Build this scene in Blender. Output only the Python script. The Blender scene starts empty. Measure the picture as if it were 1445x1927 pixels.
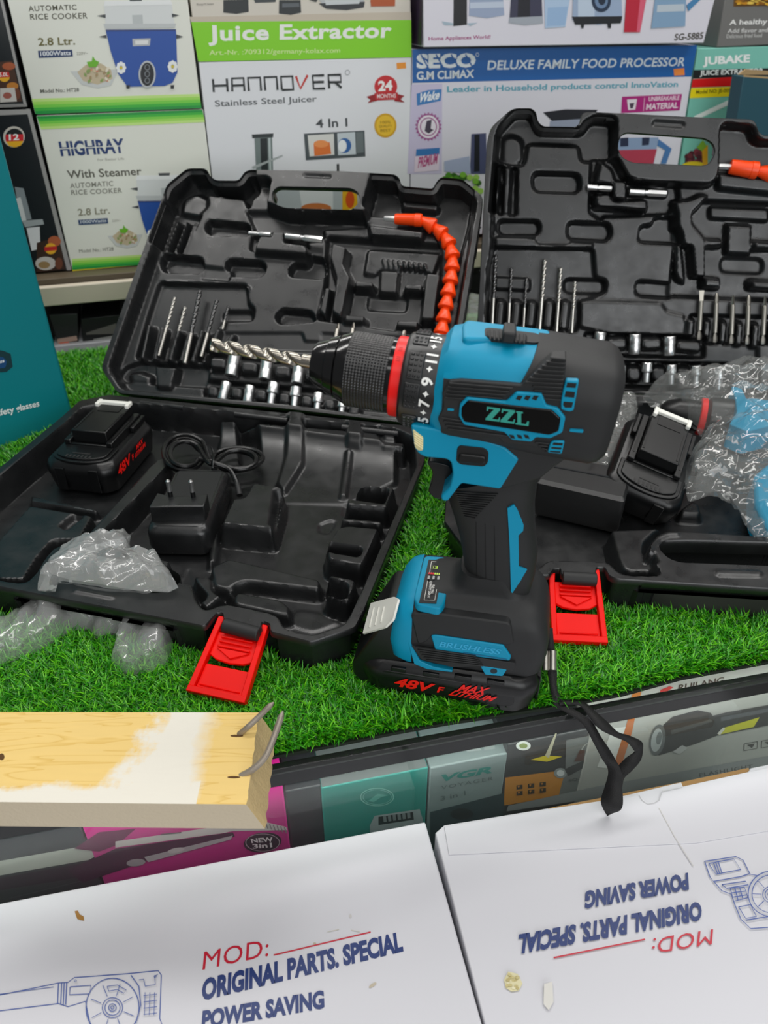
import bpy, bmesh, math, random
import numpy as np
from mathutils import Matrix, Vector
from mathutils.bvhtree import BVHTree

# ---------------------------------------------------------------- camera, world, lights, exposure
W, HH, FPX = 1445, 1927, 1447.0
TH, PSI, CAMZ = math.atan(0.70), math.radians(13.6), 0.5
S = bpy.context.scene
COL = S.collection
fw = np.array([math.sin(PSI)*math.cos(TH), math.cos(PSI)*math.cos(TH), -math.sin(TH)])
rt = np.array([math.cos(PSI), -math.sin(PSI), 0.0])
upv = np.cross(rt, fw)
ROT = np.array([rt, upv, fw]); CAM = np.array([0, 0, CAMZ])
cd = bpy.data.cameras.new('camera')
cd.sensor_fit = 'VERTICAL'; cd.sensor_height = 36.0; cd.lens = FPX/HH*36.0
cd.clip_start = 0.01; cd.clip_end = 30
cd.dof.use_dof = True; cd.dof.focus_distance = 0.66
cd.dof.aperture_fstop = (cd.lens/1000.0)/0.0030
cam = bpy.data.objects.new('camera', cd); COL.objects.link(cam)
cam.matrix_world = Matrix(((rt[0], upv[0], -fw[0], CAM[0]), (rt[1], upv[1], -fw[1], CAM[1]), (rt[2], upv[2], -fw[2], CAM[2]), (0, 0, 0, 1)))
S.camera = cam
S.view_settings.view_transform = 'Standard'; S.view_settings.look = 'None'
S.view_settings.exposure = 0.0; S.view_settings.gamma = 1.0; S.view_settings.use_curve_mapping = False
w = bpy.data.worlds.new('world'); S.world = w; w.use_nodes = True
w.node_tree.nodes['Background'].inputs[0].default_value = (0.97, 0.99, 1.0, 1)
w.node_tree.nodes['Background'].inputs[1].default_value = 0.16
def area(name, loc, sx, sy, power, aim=(0, 0, -1), col=(1, 0.98, 0.95)):
    l = bpy.data.lights.new(name, 'AREA'); l.shape = 'RECTANGLE'; l.size = sx; l.size_y = sy; l.energy = power; l.color = col
    o = bpy.data.objects.new(name, l); COL.objects.link(o); o.location = loc
    o.rotation_euler = Vector(aim).to_track_quat('-Z', 'Y').to_euler(); return o
# the shop's ceiling strips, parallel to the counter
area('ceiling_strip_light', (0.2, 1.30, 2.10), 3.0, 0.20, 30)
area('ceiling_strip_light', (0.2, 0.10, 2.15), 3.0, 0.18, 13)
area('ceiling_strip_light', (0.2, -1.10, 2.15), 3.0, 0.30, 17)
area('added_rear_sheen_light', (0.2, 3.50, 1.95), 4.0, 0.7, 75, (0, -1, -.45))  # added light beyond the shelf, gives upward faces a sheen; no known lamp
area('added_front_fill_light', (0.6, -3.4, 1.15), 4.2, 1.7, 75, (0, 1, -.15), (.97, .99, 1))  # added fill far behind the camera for lids and box fronts; no known window
area('ceiling_panel_light', (1.7, 0.6, 2.0), 0.6, 0.6, 8, (-0.5, 0.1, -1))

# ---------------------------------------------------------------- tracing helpers: pixel ray -> point on a plane of the place
def ray(x, y):
    return ROT.T @ np.array([(x-W/2)/FPX, -(y-HH/2)/FPX, 1.0])
def P(x, y, z=0.0):
    d = ray(x, y); return CAM + d*((z-CAM[2])/d[2])
class Fr:
    """A local frame of the place; loc() gives the local point a traced pixel has on the plane local z = h."""
    def __init__(s, o, ex, ey, ez):
        s.o = np.array(o, float); s.B = np.array([ex, ey, ez], float)
        s.M = Matrix(((ex[0], ey[0], ez[0], o[0]), (ex[1], ey[1], ez[1], o[1]), (ex[2], ey[2], ez[2], o[2]), (0, 0, 0, 1)))
    def loc(s, p, h=0.0):
        d = ray(*p); n = s.B[2]; o = s.o+n*h
        q = CAM+d*(np.dot(o-CAM, n)/np.dot(d, n))-s.o
        return s.B @ q
    def l2(s, p, h=0.0):
        q = s.loc(p, h); return (float(q[0]), float(q[1]))
    def poly(s, pts, h=0.0):
        return [s.l2(p, h) for p in pts]
    def lray(s, p):
        return s.B @ (CAM-s.o), s.B @ ray(*p)
    def world(s, v):
        return s.o + s.B.T @ np.array(v, float)
def yawfr(o, yaw, tilt=None):
    """tilt None: ground frame (x along yaw, y away, z up). Else upright plane leaned back by tilt degrees (y up, z to the viewer)."""
    c, q = math.cos(math.radians(yaw)), math.sin(math.radians(yaw))
    u = np.array([c, q, 0]); b = np.array([-q, c, 0]); z = np.array([0, 0, 1.0])
    if tilt is None: return Fr(o, u, b, z)
    t = math.radians(tilt); e = math.sin(t)*b+math.cos(t)*z
    return Fr(o, u, e, np.cross(u, e))
def crop(x0, y0, k):
    return lambda pts: [(x0+k*a, y0+k*b) for a, b in pts]

# ---------------------------------------------------------------- materials
def lin(hexs):
    v = [int(hexs[i:i+2], 16)/255 for i in (0, 2, 4)]
    return tuple((c/12.92 if c <= 0.04045 else ((c+0.055)/1.055)**2.4) for c in v)+(1,)
MC = {}
def mat(hexs, rough=0.5, metal=0.0, bump=0.0, bscale=400.0, spec=0.5, var=0.0, coat=0.0, name=None):
    key = (hexs, rough, metal, bump, bscale, spec, var, coat)
    if key in MC: return MC[key]
    m = bpy.data.materials.new(name or 'surface_'+hexs); m.use_nodes = True
    nt = m.node_tree; b = nt.nodes['Principled BSDF']
    b.inputs['Base Color'].default_value = lin(hexs); b.inputs['Roughness'].default_value = rough
    b.inputs['Metallic'].default_value = metal; b.inputs['Specular IOR Level'].default_value = spec
    b.inputs['Coat Weight'].default_value = coat; b.inputs['Coat Roughness'].default_value = 0.08
    if bump or var:
        tc = nt.nodes.new('ShaderNodeTexCoord'); n = nt.nodes.new('ShaderNodeTexNoise')
        n.inputs['Scale'].default_value = bscale; n.inputs['Detail'].default_value = 3
        nt.links.new(tc.outputs['Object'], n.inputs['Vector'])
        if bump:
            bp = nt.nodes.new('ShaderNodeBump'); bp.inputs['Strength'].default_value = bump; bp.inputs['Distance'].default_value = 0.001
            nt.links.new(n.outputs['Fac'], bp.inputs['Height']); nt.links.new(bp.outputs['Normal'], b.inputs['Normal'])
        if var:
            n2 = nt.nodes.new('ShaderNodeTexNoise'); n2.inputs['Scale'].default_value = bscale*0.03; n2.inputs['Detail'].default_value = 5
            nt.links.new(tc.outputs['Object'], n2.inputs['Vector'])
            mp = nt.nodes.new('ShaderNodeMapRange'); mp.inputs['From Min'].default_value = .35; mp.inputs['From Max'].default_value = .7
            mp.inputs['To Min'].default_value = rough-var; mp.inputs['To Max'].default_value = rough+var
            nt.links.new(n2.outputs['Fac'], mp.inputs['Value']); nt.links.new(mp.outputs['Result'], b.inputs['Roughness'])
    MC[key] = m; return m
def ink(h): return mat(h, 0.42)
BLK = mat('191a1b', 0.34, bump=0.12, bscale=1500, var=0.08, spec=0.7, name='moulded_black_plastic')
BLK2 = mat('0b0c0d', 0.34, bump=0.05, bscale=1500, name='smooth_black_plastic')
RUB = mat('1e1f20', 0.58, bump=0.10, bscale=2500, name='black_rubber')
BLUE = mat('0090b6', 0.44, spec=0.32, bump=0.05, bscale=2500, name='teal_blue_plastic')
RED = mat('f00800', 0.36, bump=0.04, bscale=600, spec=0.25, name='red_plastic')
CHROME = mat('eceded', 0.30, 1.0, name='chrome_steel')
STEEL = mat('c4c1ba', 0.34, 1.0, name='drill_steel')
DKSTEEL = mat('6a6a6a', 0.28, 1.0, name='dark_steel')
ORANGE = mat('ff4a0a', 0.35, name='orange_plastic')
WHITEP = mat('eeeee6', 0.35, name='white_plastic')

# ---------------------------------------------------------------- mesh helpers
class MB:
    def __init__(s): s.v = []; s.f = []; s.mi = []; s.mats = []
    def mid(s, m):
        if m is None: return 0
        if m not in s.mats: s.mats.append(m)
        return s.mats.index(m)
    def add(s, v, f, m=None):
        k = len(s.v); i = s.mid(m); s.v += [tuple(map(float, a)) for a in v]
        s.f += [tuple(int(a)+k for a in q) for q in f]; s.mi += [i]*len(f); return s
    def prism(s, poly, z0, z1, m=None, inset=0.0):
        n = len(poly); p2 = poly if not inset else inset_poly(poly, inset)
        v = [(x, y, z0) for x, y in poly]+[(x, y, z1) for x, y in p2]
        f = [tuple(range(n))[::-1], tuple(range(n, 2*n))]+[(i, (i+1) % n, n+(i+1) % n, n+i) for i in range(n)]
        return s.add(v, f, m)
    def flat(s, poly, z, m=None):
        return s.add([(x, y, z) for x, y in poly], [tuple(range(len(poly)))], m)
    def box(s, a, b, m=None):
        return s.prism([(a[0], a[1]), (b[0], a[1]), (b[0], b[1]), (a[0], b[1])], a[2], b[2], m)
    def loft(s, secs, m=None, cap=True, closed=True):
        n = len(secs[0]); v = [p for q in secs for p in q]; f = []
        for i in range(len(secs)-1):
            for j in range(n if closed else n-1):
                k = (j+1) % n; f.append((i*n+j, i*n+k, (i+1)*n+k, (i+1)*n+j))
        if cap: f += [tuple(range(n))[::-1], tuple(range((len(secs)-1)*n, len(secs)*n))]
        return s.add(v, f, m)
    def lathe(s, prof, o, ax, n=32, m=None, cap=True):
        ax = Vector(ax).normalized(); a = ax.orthogonal().normalized(); b = ax.cross(a); o = Vector(o)
        secs = [[o+ax*t+(a*math.cos(2*math.pi*i/n)+b*math.sin(2*math.pi*i/n))*max(r, 1e-5) for i in range(n)] for t, r in prof]
        return s.loft(secs, m, cap)
    def tube(s, pts, r, n=10, m=None, flat=None):
        pts = [Vector(p) for p in pts]; N = len(pts); rr = r if isinstance(r, (list, tuple)) else [r]*N
        secs = []; ref = None
        for i, p in enumerate(pts):
            t = (pts[min(i+1, N-1)]-pts[max(i-1, 0)]).normalized()
            ref = (ref-t*ref.dot(t)) if ref is not None else t.orthogonal()
            ref.normalize(); b = t.cross(ref)
            secs.append([p+(ref*math.cos(2*math.pi*k/n)+b*math.sin(2*math.pi*k/n))*rr[i] for k in range(n)])
        return s.loft(secs, m)
def inset_poly(poly, d):
    n = len(poly); A = sum(poly[i][0]*poly[(i+1) % n][1]-poly[(i+1) % n][0]*poly[i][1] for i in range(n)); sg = 1 if A > 0 else -1
    out = []
    for i in range(n):
        p0, p1, p2 = (Vector(poly[i-1]), Vector(poly[i]), Vector(poly[(i+1) % n]))
        e1, e2 = (p1-p0), (p2-p1)
        if e1.length < 1e-9 or e2.length < 1e-9: out.append(tuple(p1)); continue
        e1.normalize(); e2.normalize(); n1 = Vector((-e1.y, e1.x))*sg; n2 = Vector((-e2.y, e2.x))*sg
        b = n1+n2; L = max(b.dot(n1), 0.35); out.append(tuple(p1+b*(d/L)))
    return out
def rnd(poly, r, k=4):
    """round every corner of a polygon"""
    n = len(poly); out = []
    for i in range(n):
        p0, p1, p2 = (Vector(poly[i-1]), Vector(poly[i]), Vector(poly[(i+1) % n]))
        a, b = p0-p1, p2-p1; d = min(r, a.length*.45, b.length*.45)
        if d < 1e-6: out.append(tuple(p1)); continue
        q0, q1 = p1+a.normalized()*d, p1+b.normalized()*d
        for j in range(k+1):
            t = j/k; out.append(tuple(q0*(1-t)**2+p1*2*t*(1-t)+q1*t*t))
    return out
def spline(pts, k=8):
    P_ = [Vector(p) for p in pts]; out = []
    for i in range(len(P_)-1):
        a, b, c, d = P_[max(i-1, 0)], P_[i], P_[i+1], P_[min(i+2, len(P_)-1)]
        for j in range(k):
            t = j/k; out.append(0.5*((2*b)+(c-a)*t+(2*a-5*b+4*c-d)*t*t+(3*b-a-3*c+d)*t**3))
    out.append(P_[-1]); return out
def ell(cx, cy, rx, ry, n=28, a=0.0):
    ca, sa = math.cos(a), math.sin(a)
    return [(cx+rx*math.cos(t)*ca-ry*math.sin(t)*sa, cy+rx*math.cos(t)*sa+ry*math.sin(t)*ca) for t in (2*math.pi*i/n for i in range(n))]
def mesh_of(name, mb, m=None, smooth=35, recalc=True):
    me = bpy.data.meshes.new(name); me.from_pydata(mb.v, [], mb.f)
    for q in (mb.mats or [m]): me.materials.append(q)
    if mb.mats: me.polygons.foreach_set('material_index', mb.mi)
    if recalc:
        bm = bmesh.new(); bm.from_mesh(me); bmesh.ops.recalc_face_normals(bm, faces=bm.faces); bm.to_mesh(me); bm.free()
    if smooth:
        me.polygons.foreach_set('use_smooth', [True]*len(me.polygons)); me.set_sharp_from_angle(angle=math.radians(smooth))
    me.update(); return me
def put(name, me, parent=None, M=None, label=None, bevel=0.0, seg=2):
    o = bpy.data.objects.new(name, me); COL.objects.link(o)
    if parent is not None: o.parent = parent
    if M is not None: o.matrix_local = M
    if label: o['label'] = label
    if bevel:
        b = o.modifiers.new('edge', 'BEVEL'); b.width = bevel; b.segments = seg; b.limit_method = 'ANGLE'; b.angle_limit = math.radians(38)
    return o
def part(name, mb, m=None, parent=None, M=None, label=None, bevel=0.0, seg=2, smooth=35):
    return put(name, mesh_of(name, mb, m, smooth), parent, M, label, bevel, seg)
def tag(o, label, cat, group=None, kind=None):
    o['label'] = label; o['category'] = cat
    if group: o['group'] = group
    if kind: o['kind'] = kind
    return o
def thing(name, label, cat, M=None, group=None):
    o = bpy.data.objects.new(name, None); COL.objects.link(o); o.empty_display_size = 0.02
    if M is not None: o.matrix_world = M
    return tag(o, label, cat, group)
def struct(name, mb, m, M=None, bevel=0.0, label=None):
    o = part(name, mb, m, None, M, bevel=bevel); o['kind'] = 'structure'
    if label: o['label'] = label
    return o
# ---- lettering
GC = {}
def glyphs(s, bold=0.0, shear=0.0, sp=1.0):
    k = (s, bold, shear, sp)
    if k in GC: return GC[k]
    c = bpy.data.curves.new('lettering', 'FONT'); c.body = s; c.offset = bold; c.shear = shear; c.space_character = sp; c.resolution_u = 3
    o = bpy.data.objects.new('lettering', c); COL.objects.link(o)
    dg = bpy.context.evaluated_depsgraph_get(); me = bpy.data.meshes.new_from_object(o.evaluated_get(dg))
    v = np.array([q.co[:] for q in me.vertices]); f = [tuple(p.vertices) for p in me.polygons]
    bpy.data.objects.remove(o); bpy.data.curves.remove(c); bpy.data.meshes.remove(me)
    mn, mx = v[:, :2].min(0), v[:, :2].max(0); v[:, :2] = (v[:, :2]-mn)/(mx-mn)
    GC[k] = (v[:, :2], f); return GC[k]
class Print:
    """flat printed artwork on a surface plane of a frame, traced by pixel; every new mark lies a hair above the last"""
    def __init__(s, fr, h, step=0.00006, tf=None):
        s.fr, s.h, s.step, s.k, s.tf = fr, h, step, 0, tf or (lambda p: p); s.mb = MB()
    def z(s): s.k += 1; return s.h+s.k*s.step
    def poly(s, pts, c):
        z = s.z(); s.mb.flat(s.fr.poly(s.tf(pts), s.h), z, c if not isinstance(c, str) else ink(c)); return s
    def ell(s, cx, cy, rx, ry, c, a=0.0, n=24): return s.poly(ell(cx, cy, rx, ry, n, a), c)
    def ring(s, cx, cy, rx, ry, w, c, n=28): return s.line(ell(cx, cy, rx, ry, n)+[ell(cx, cy, rx, ry, n)[0]], w, c)
    def line(s, pts, w, c):
        q = [Vector(a) for a in s.fr.poly(s.tf(pts), s.h)]; z = s.z(); m = c if not isinstance(c, str) else ink(c)
        kx = (Vector(s.fr.l2(s.tf([pts[0]])[0], s.h))-Vector(s.fr.l2(s.tf([(pts[0][0]+1, pts[0][1])])[0], s.h))).length*w/2
        L = []; R = []
        for i in range(len(q)):
            t = q[min(i+1, len(q)-1)]-q[max(i-1, 0)]; t = t.normalized() if t.length else Vector((1, 0)); n = Vector((-t.y, t.x))*kx
            L.append(q[i]+n); R.append(q[i]-n)
        v = [(a.x, a.y, z) for a in L]+[(a.x, a.y, z) for a in R]; n = len(L)
        s.mb.add(v, [(i, i+1, n+i+1, n+i) for i in range(n-1)], m); return s
    def text(s, t, p0, p1, p2, c, bold=0.0, shear=0.0, sp=1.0):
        """lower-left, lower-right and upper-left pixel corners of the word's own box"""
        a, b, d = [np.array(x) for x in s.fr.poly(s.tf([p0, p1, p2]), s.h)]
        g, f = glyphs(t, bold, shear, sp); z = s.z()
        q = a+g[:, :1]*(b-a)+g[:, 1:]*(d-a)
        s.mb.add([(x, y, z) for x, y in q], f, c if not isinstance(c, str) else ink(c)); return s
    def build(s, name, parent, M=None, label=None):
        o = part(name, s.mb, None, parent, M, label, smooth=0); return o
# ---------------------------------------------------------------- moulded plastic shells (height field over a traced outline, walls and back)
def sdf(poly, X, Y):
    p = np.array(poly, float); q = np.roll(p, -1, 0); d2 = np.full(X.shape, 1e9); ins = np.zeros(X.shape, bool)
    for (ax, ay), (bx, by) in zip(p, q):
        ex, ey = bx-ax, by-ay; L = ex*ex+ey*ey
        if L < 1e-14: continue
        t = np.clip(((X-ax)*ex+(Y-ay)*ey)/L, 0, 1)
        d2 = np.minimum(d2, (X-ax-t*ex)**2+(Y-ay-t*ey)**2)
        if abs(ey) > 1e-12:
            c = (ay > Y) != (by > Y); ins ^= c & (X < ex*(Y-ay)/ey+ax)
    return np.where(ins, -1, 1)*np.sqrt(d2)
def closest(polys, x, y):
    best = None
    for p in polys:
        n = len(p)
        for i in range(n):
            ax, ay = p[i]; bx, by = p[(i+1) % n]; ex, ey = bx-ax, by-ay; L = ex*ex+ey*ey
            if L < 1e-14: continue
            t = min(1, max(0, ((x-ax)*ex+(y-ay)*ey)/L)); dx, dy = x-ax-t*ex, y-ay-t*ey; d = dx*dx+dy*dy
            if best is None or d < best[0]: best = (d, ax+t*ex, ay+t*ey)
    return best[1], best[2]
def molded(outline, holes, steps, cell=0.0013, depth=0.04, flange=0.006, inset=0.004, blur=1, hdepth=0.009, hrad=.030):
    o = np.array(outline); x0, y0 = o.min(0)-cell*1.5; x1, y1 = o.max(0)+cell*1.5
    nx, ny = int((x1-x0)/cell)+1, int((y1-y0)/cell)+1
    gx, gy = x0+np.arange(nx)*cell, y0+np.arange(ny)*cell; X, Y = np.meshgrid(gx, gy)
    Z = np.zeros_like(X)
    for st in steps:
        poly, h, wall = st[0], st[1], st[2]; pp = np.array(poly); m = wall+cell*2
        i0, i1 = max(0, int((pp[:, 0].min()-m-x0)/cell)), min(nx, int((pp[:, 0].max()+m-x0)/cell)+2)
        j0, j1 = max(0, int((pp[:, 1].min()-m-y0)/cell)), min(ny, int((pp[:, 1].max()+m-y0)/cell)+2)
        if i1 <= i0 or j1 <= j0: continue
        xs, ys = X[j0:j1, i0:i1], Y[j0:j1, i0:i1]; d = sdf(poly, xs, ys)
        t = np.clip(0.5-d/wall, 0, 1); t = t*t*(3-2*t)
        if callable(h): hv = h(xs, ys)
        else: hv = h
        z = Z[j0:j1, i0:i1]; mode = st[3] if len(st) > 3 else 'set'
        if mode == 'add': z += t*hv
        elif mode == 'max': z[:] = np.maximum(z, z*(1-t)+hv*t)
        else: z[:] = z*(1-t)+hv*t
    for _ in range(blur):
        Zp = np.pad(Z, 1, mode='edge'); Z = (Zp[1:-1, 1:-1]*4+Zp[:-2, 1:-1]*2+Zp[2:, 1:-1]*2+Zp[1:-1, :-2]*2+Zp[1:-1, 2:]*2+Zp[:-2, :-2]+Zp[:-2, 2:]+Zp[2:, :-2]+Zp[2:, 2:])/16
    Xc, Yc = X[:-1, :-1]+cell/2, Y[:-1, :-1]+cell/2
    keep = sdf(outline, Xc, Yc) < 0
    for hq in holes: keep &= sdf(hq, Xc, Yc) > 0
    J, I = np.nonzero(keep); a = J*nx+I; F = np.stack([a, a+1, a+1+nx, a+nx], 1)
    used = np.unique(F); remap = np.full(nx*ny, -1); remap[used] = np.arange(len(used)); F = remap[F]
    V = np.stack([X.ravel()[used], Y.ravel()[used], Z.ravel()[used]], 1)
    E = np.concatenate([F[:, [0, 1]], F[:, [1, 2]], F[:, [2, 3]], F[:, [3, 0]]]); key = np.sort(E, 1); code = key[:, 0]*len(V)+key[:, 1]
    u, inv, cnt = np.unique(code, return_inverse=True, return_counts=True); B = E[cnt[inv] == 1]
    bv = np.unique(B)
    for i in bv: V[i, 0], V[i, 1] = closest([outline]+holes, V[i, 0], V[i, 1])
    # average outward normal of boundary vertices
    nrm = np.zeros((len(V), 2))
    for e0, e1 in B:
        d = V[e1, :2]-V[e0, :2]; n = np.array([d[1], -d[0]]); nrm[e0] += n; nrm[e1] += n
    L = np.linalg.norm(nrm, axis=1, keepdims=True); nrm = nrm/np.maximum(L, 1e-12)
    n0 = len(V); rows = []; pos = {int(q): k for k, q in enumerate(bv)}; NB = len(bv)
    for off, dz in ((0.0008, -0.0012), (0.0008, -flange), (-inset, -flange-0.002), (-inset-0.002, -depth)):
        r = V[bv].copy(); r[:, :2] += nrm[bv]*off; r[:, 2] = V[bv, 2]*0+dz
        for hq in holes:
            nh = np.abs(sdf(hq, V[bv, 0], V[bv, 1])) < 1e-5
            if off < 0: r[nh, :2] = V[bv][nh, :2]; r[nh, 2] = -hdepth*.9 if dz > -.03 else -hdepth
            near = (sdf(hq, V[bv, 0], V[bv, 1]) < hrad) & ~nh
            if off < 0: r[near, 2] = -hdepth*.9 if dz > -.03 else -hdepth
        rows.append(r)
    V2 = np.concatenate([V]+rows); ff = [F]
    e0 = np.array([pos[int(q)] for q in B[:, 0]]); e1 = np.array([pos[int(q)] for q in B[:, 1]])
    prev0, prev1 = B[:, 0], B[:, 1]
    for k in range(len(rows)):
        c0, c1 = n0+k*NB+e0, n0+k*NB+e1
        ff.append(np.stack([prev1, prev0, c0, c1], 1)); prev0, prev1 = c0, c1
    # back sheet: same plan at -depth, sharing the last wall row
    m2 = np.arange(n0); back = V.copy(); back[:, 2] = np.minimum(-depth, V[:, 2]-0.0015)
    for hq in holes:
        nh = (sdf(hq, V[:, 0], V[:, 1]) < hrad) & (V[:, 2] > -.006); back[nh, 2] = -hdepth
    bid = len(V2)+np.arange(n0); bid[bv] = n0+3*NB+np.arange(NB)
    V2 = np.concatenate([V2, back]); ff.append(bid[F][:, ::-1])
    FF = np.concatenate(ff); used = np.unique(FF); rm = np.full(len(V2), -1); rm[used] = np.arange(len(used))
    return V2[used], rm[FF]
def big_mesh(name, V, F, m, smooth=None):
    me = bpy.data.meshes.new(name); nf, k = F.shape
    me.vertices.add(len(V)); me.vertices.foreach_set('co', V.astype(np.float32).ravel())
    me.loops.add(nf*k); me.loops.foreach_set('vertex_index', F.astype(np.int32).ravel())
    me.polygons.add(nf); me.polygons.foreach_set('loop_start', np.arange(0, nf*k, k, dtype=np.int32))
    me.update(calc_edges=True); me.validate()
    me.materials.append(m)
    if smooth:
        me.polygons.foreach_set('use_smooth', np.ones(nf, bool)); me.set_sharp_from_angle(angle=math.radians(smooth))
    return me
# ---------------------------------------------------------------- frames of the place, read off the photograph's perspective
BK = yawfr((0, 1.30, 0), 2.0, 0.0)                     # fronts of the boxes stacked behind
gl = P(480, 1454, 0); GL = yawfr(gl, -0.87, 0.0)       # counter front glass (x along it, y up, z to the viewer)
CT = yawfr((0, 0.36, -0.085), -1.6)                    # tops of the two white cartons
LTILT, RTILT = 46.0, 18.0
LL = yawfr(P(220, 738, .05), -25.0, LTILT); TL = yawfr(P(222, 752, .05), -27.5)
LR = yawfr(P(1150, 738, .05), -22.0, RTILT); TR = yawfr(P(1150, 745, .05), -19.0)
dyaw = -24.2; c_, s_ = math.cos(math.radians(dyaw)), math.sin(math.radians(dyaw)); dn = np.array([s_, -c_, 0])
DR = Fr(P(690, 1296, .012)-dn*.037, (c_, s_, 0), (0, 0, 1.0), dn)

# ---------------------------------------------------------------- setting
mb = MB(); mb.box((-3, -2.2, -1.0), (3, 2.6, -0.95)); struct('floor', mb, mat('8c8a86', .4))
mb = MB(); mb.box((-3, 1.75, -0.95), (3, 1.8, 1.0)); struct('wall_back', mb, mat('55534f', .7))
# the display counter: glass top and front, dark rail, dark shelf inside
def glass(name, tint='dfe9e6', rough=0.02, body=0.08, gl_=1.0):
    m = bpy.data.materials.new(name); m.use_nodes = True; nt = m.node_tree; nt.nodes.clear()
    o = nt.nodes.new('ShaderNodeOutputMaterial'); t = nt.nodes.new('ShaderNodeBsdfTransparent'); g = nt.nodes.new('ShaderNodeBsdfGlossy')
    d = nt.nodes.new('ShaderNodeBsdfTranslucent'); d2 = nt.nodes.new('ShaderNodeBsdfDiffuse'); mx = nt.nodes.new('ShaderNodeMixShader'); mx2 = nt.nodes.new('ShaderNodeMixShader'); mx3 = nt.nodes.new('ShaderNodeMixShader')
    lw = nt.nodes.new('ShaderNodeLayerWeight'); pw = nt.nodes.new('ShaderNodeMath'); pw.operation = 'POWER'; pw.inputs[1].default_value = 4.5; nt.links.new(lw.outputs['Facing'], pw.inputs[0])
    f = nt.nodes.new('ShaderNodeMapRange'); f.inputs['To Min'].default_value = .035; f.inputs['To Max'].default_value = .8; nt.links.new(pw.outputs[0], f.inputs[0])
    t.inputs[0].default_value = lin(tint); g.inputs['Roughness'].default_value = rough; mx.inputs[0].default_value = body
    nt.links.new(d.outputs[0], mx3.inputs[1]); nt.links.new(d2.outputs[0], mx3.inputs[2])
    nt.links.new(t.outputs[0], mx.inputs[1]); nt.links.new(mx3.outputs[0], mx.inputs[2])
    nt.links.new(f.outputs[0], mx2.inputs[0]); nt.links.new(mx.outputs[0], mx2.inputs[1]); nt.links.new(g.outputs[0], mx2.inputs[2])
    nt.links.new(mx2.outputs[0], o.inputs[0]); return m
GLASS = glass('counter_glass', 'f3f7f5', 0.02, 0.02)
ct = thing('display_counter', 'glass display counter with a dark rail under its top edge', 'counter', GL.M)
mb = MB(); mb.box((-.9, -.008, -1.15), (1.4, -.001, 0)); part('glass_top', mb, GLASS, ct, bevel=.0008)
mb = MB(); mb.box((-.9, -.024, -.012), (1.4, -.0085, -.001)); part('rail', mb, mat('16181a', .35), ct, bevel=.001)
mb = MB(); mb.box((-.9, -.60, -.005), (1.4, -.0245, -.001)); part('front_pane', mb, GLASS, ct)
mb = MB(); mb.box((-.9, -.625, -1.15), (1.4, -.60, -.001)); mb.box((-.9, -.60, -1.15), (1.4, -.01, -1.13)); mb.box((-.9, -.6, -1.13), (-.88, -.01, -.02)); mb.box((1.38, -.6, -1.13), (1.4, -.01, -.02))
part('carcass', mb, mat('1c1d1f', .6), ct)
mb = MB(); mb.box((-.875, -.262, -.5), (1.375, -.255, -.02)); part('inner_shelf', mb, mat('3a3c3d', .4), ct)

# ---------------------------------------------------------------- artificial grass mat
from mathutils import noise as mnoise
GRASS = bpy.data.materials.new('grass_blades'); GRASS.use_nodes = True
nt = GRASS.node_tree; b = nt.nodes['Principled BSDF']; gi = nt.nodes.new('ShaderNodeNewGeometry'); cr = nt.nodes.new('ShaderNodeValToRGB')
cr.color_ramp.elements[0].color = lin('145e04'); cr.color_ramp.elements[1].color = lin('78d422')
e = cr.color_ramp.elements.new(.55); e.color = lin('339c0c')
nt.links.new(gi.outputs['Random Per Island'], cr.inputs[0]); nt.links.new(cr.outputs[0], b.inputs['Base Color'])
b.inputs['Roughness'].default_value = .34; b.inputs['Specular IOR Level'].default_value = .5
b.inputs['Subsurface Weight'].default_value = 0
front_px = [(-300, 1594), (491, 1427), (624, 1402), (746, 1377), (840, 1360), (948, 1344), (1058, 1327), (1174, 1305), (1283, 1275), (1445, 1245), (1800, 1180)]
fpts = [P(x, y, .004) for x, y in front_px]
matpoly = [(float(q[0]), float(q[1])) for q in fpts]+[(1.25, 1.215), (-.75, 1.215)]
mb = MB(); mb.prism(matpoly, .0003, .0035); base = part('grass_backing', mb, mat('0c1a08', .8))
def in_frame(X, Y, Z):
    q = (np.stack([X, Y, Z], 1)-CAM) @ ROT.T
    px, py = W/2+FPX*q[:, 0]/q[:, 2], HH/2-FPX*q[:, 1]/q[:, 2]
    return (px > -60) & (px < W+60) & (py > -40) & (py < HH+60)
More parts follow.
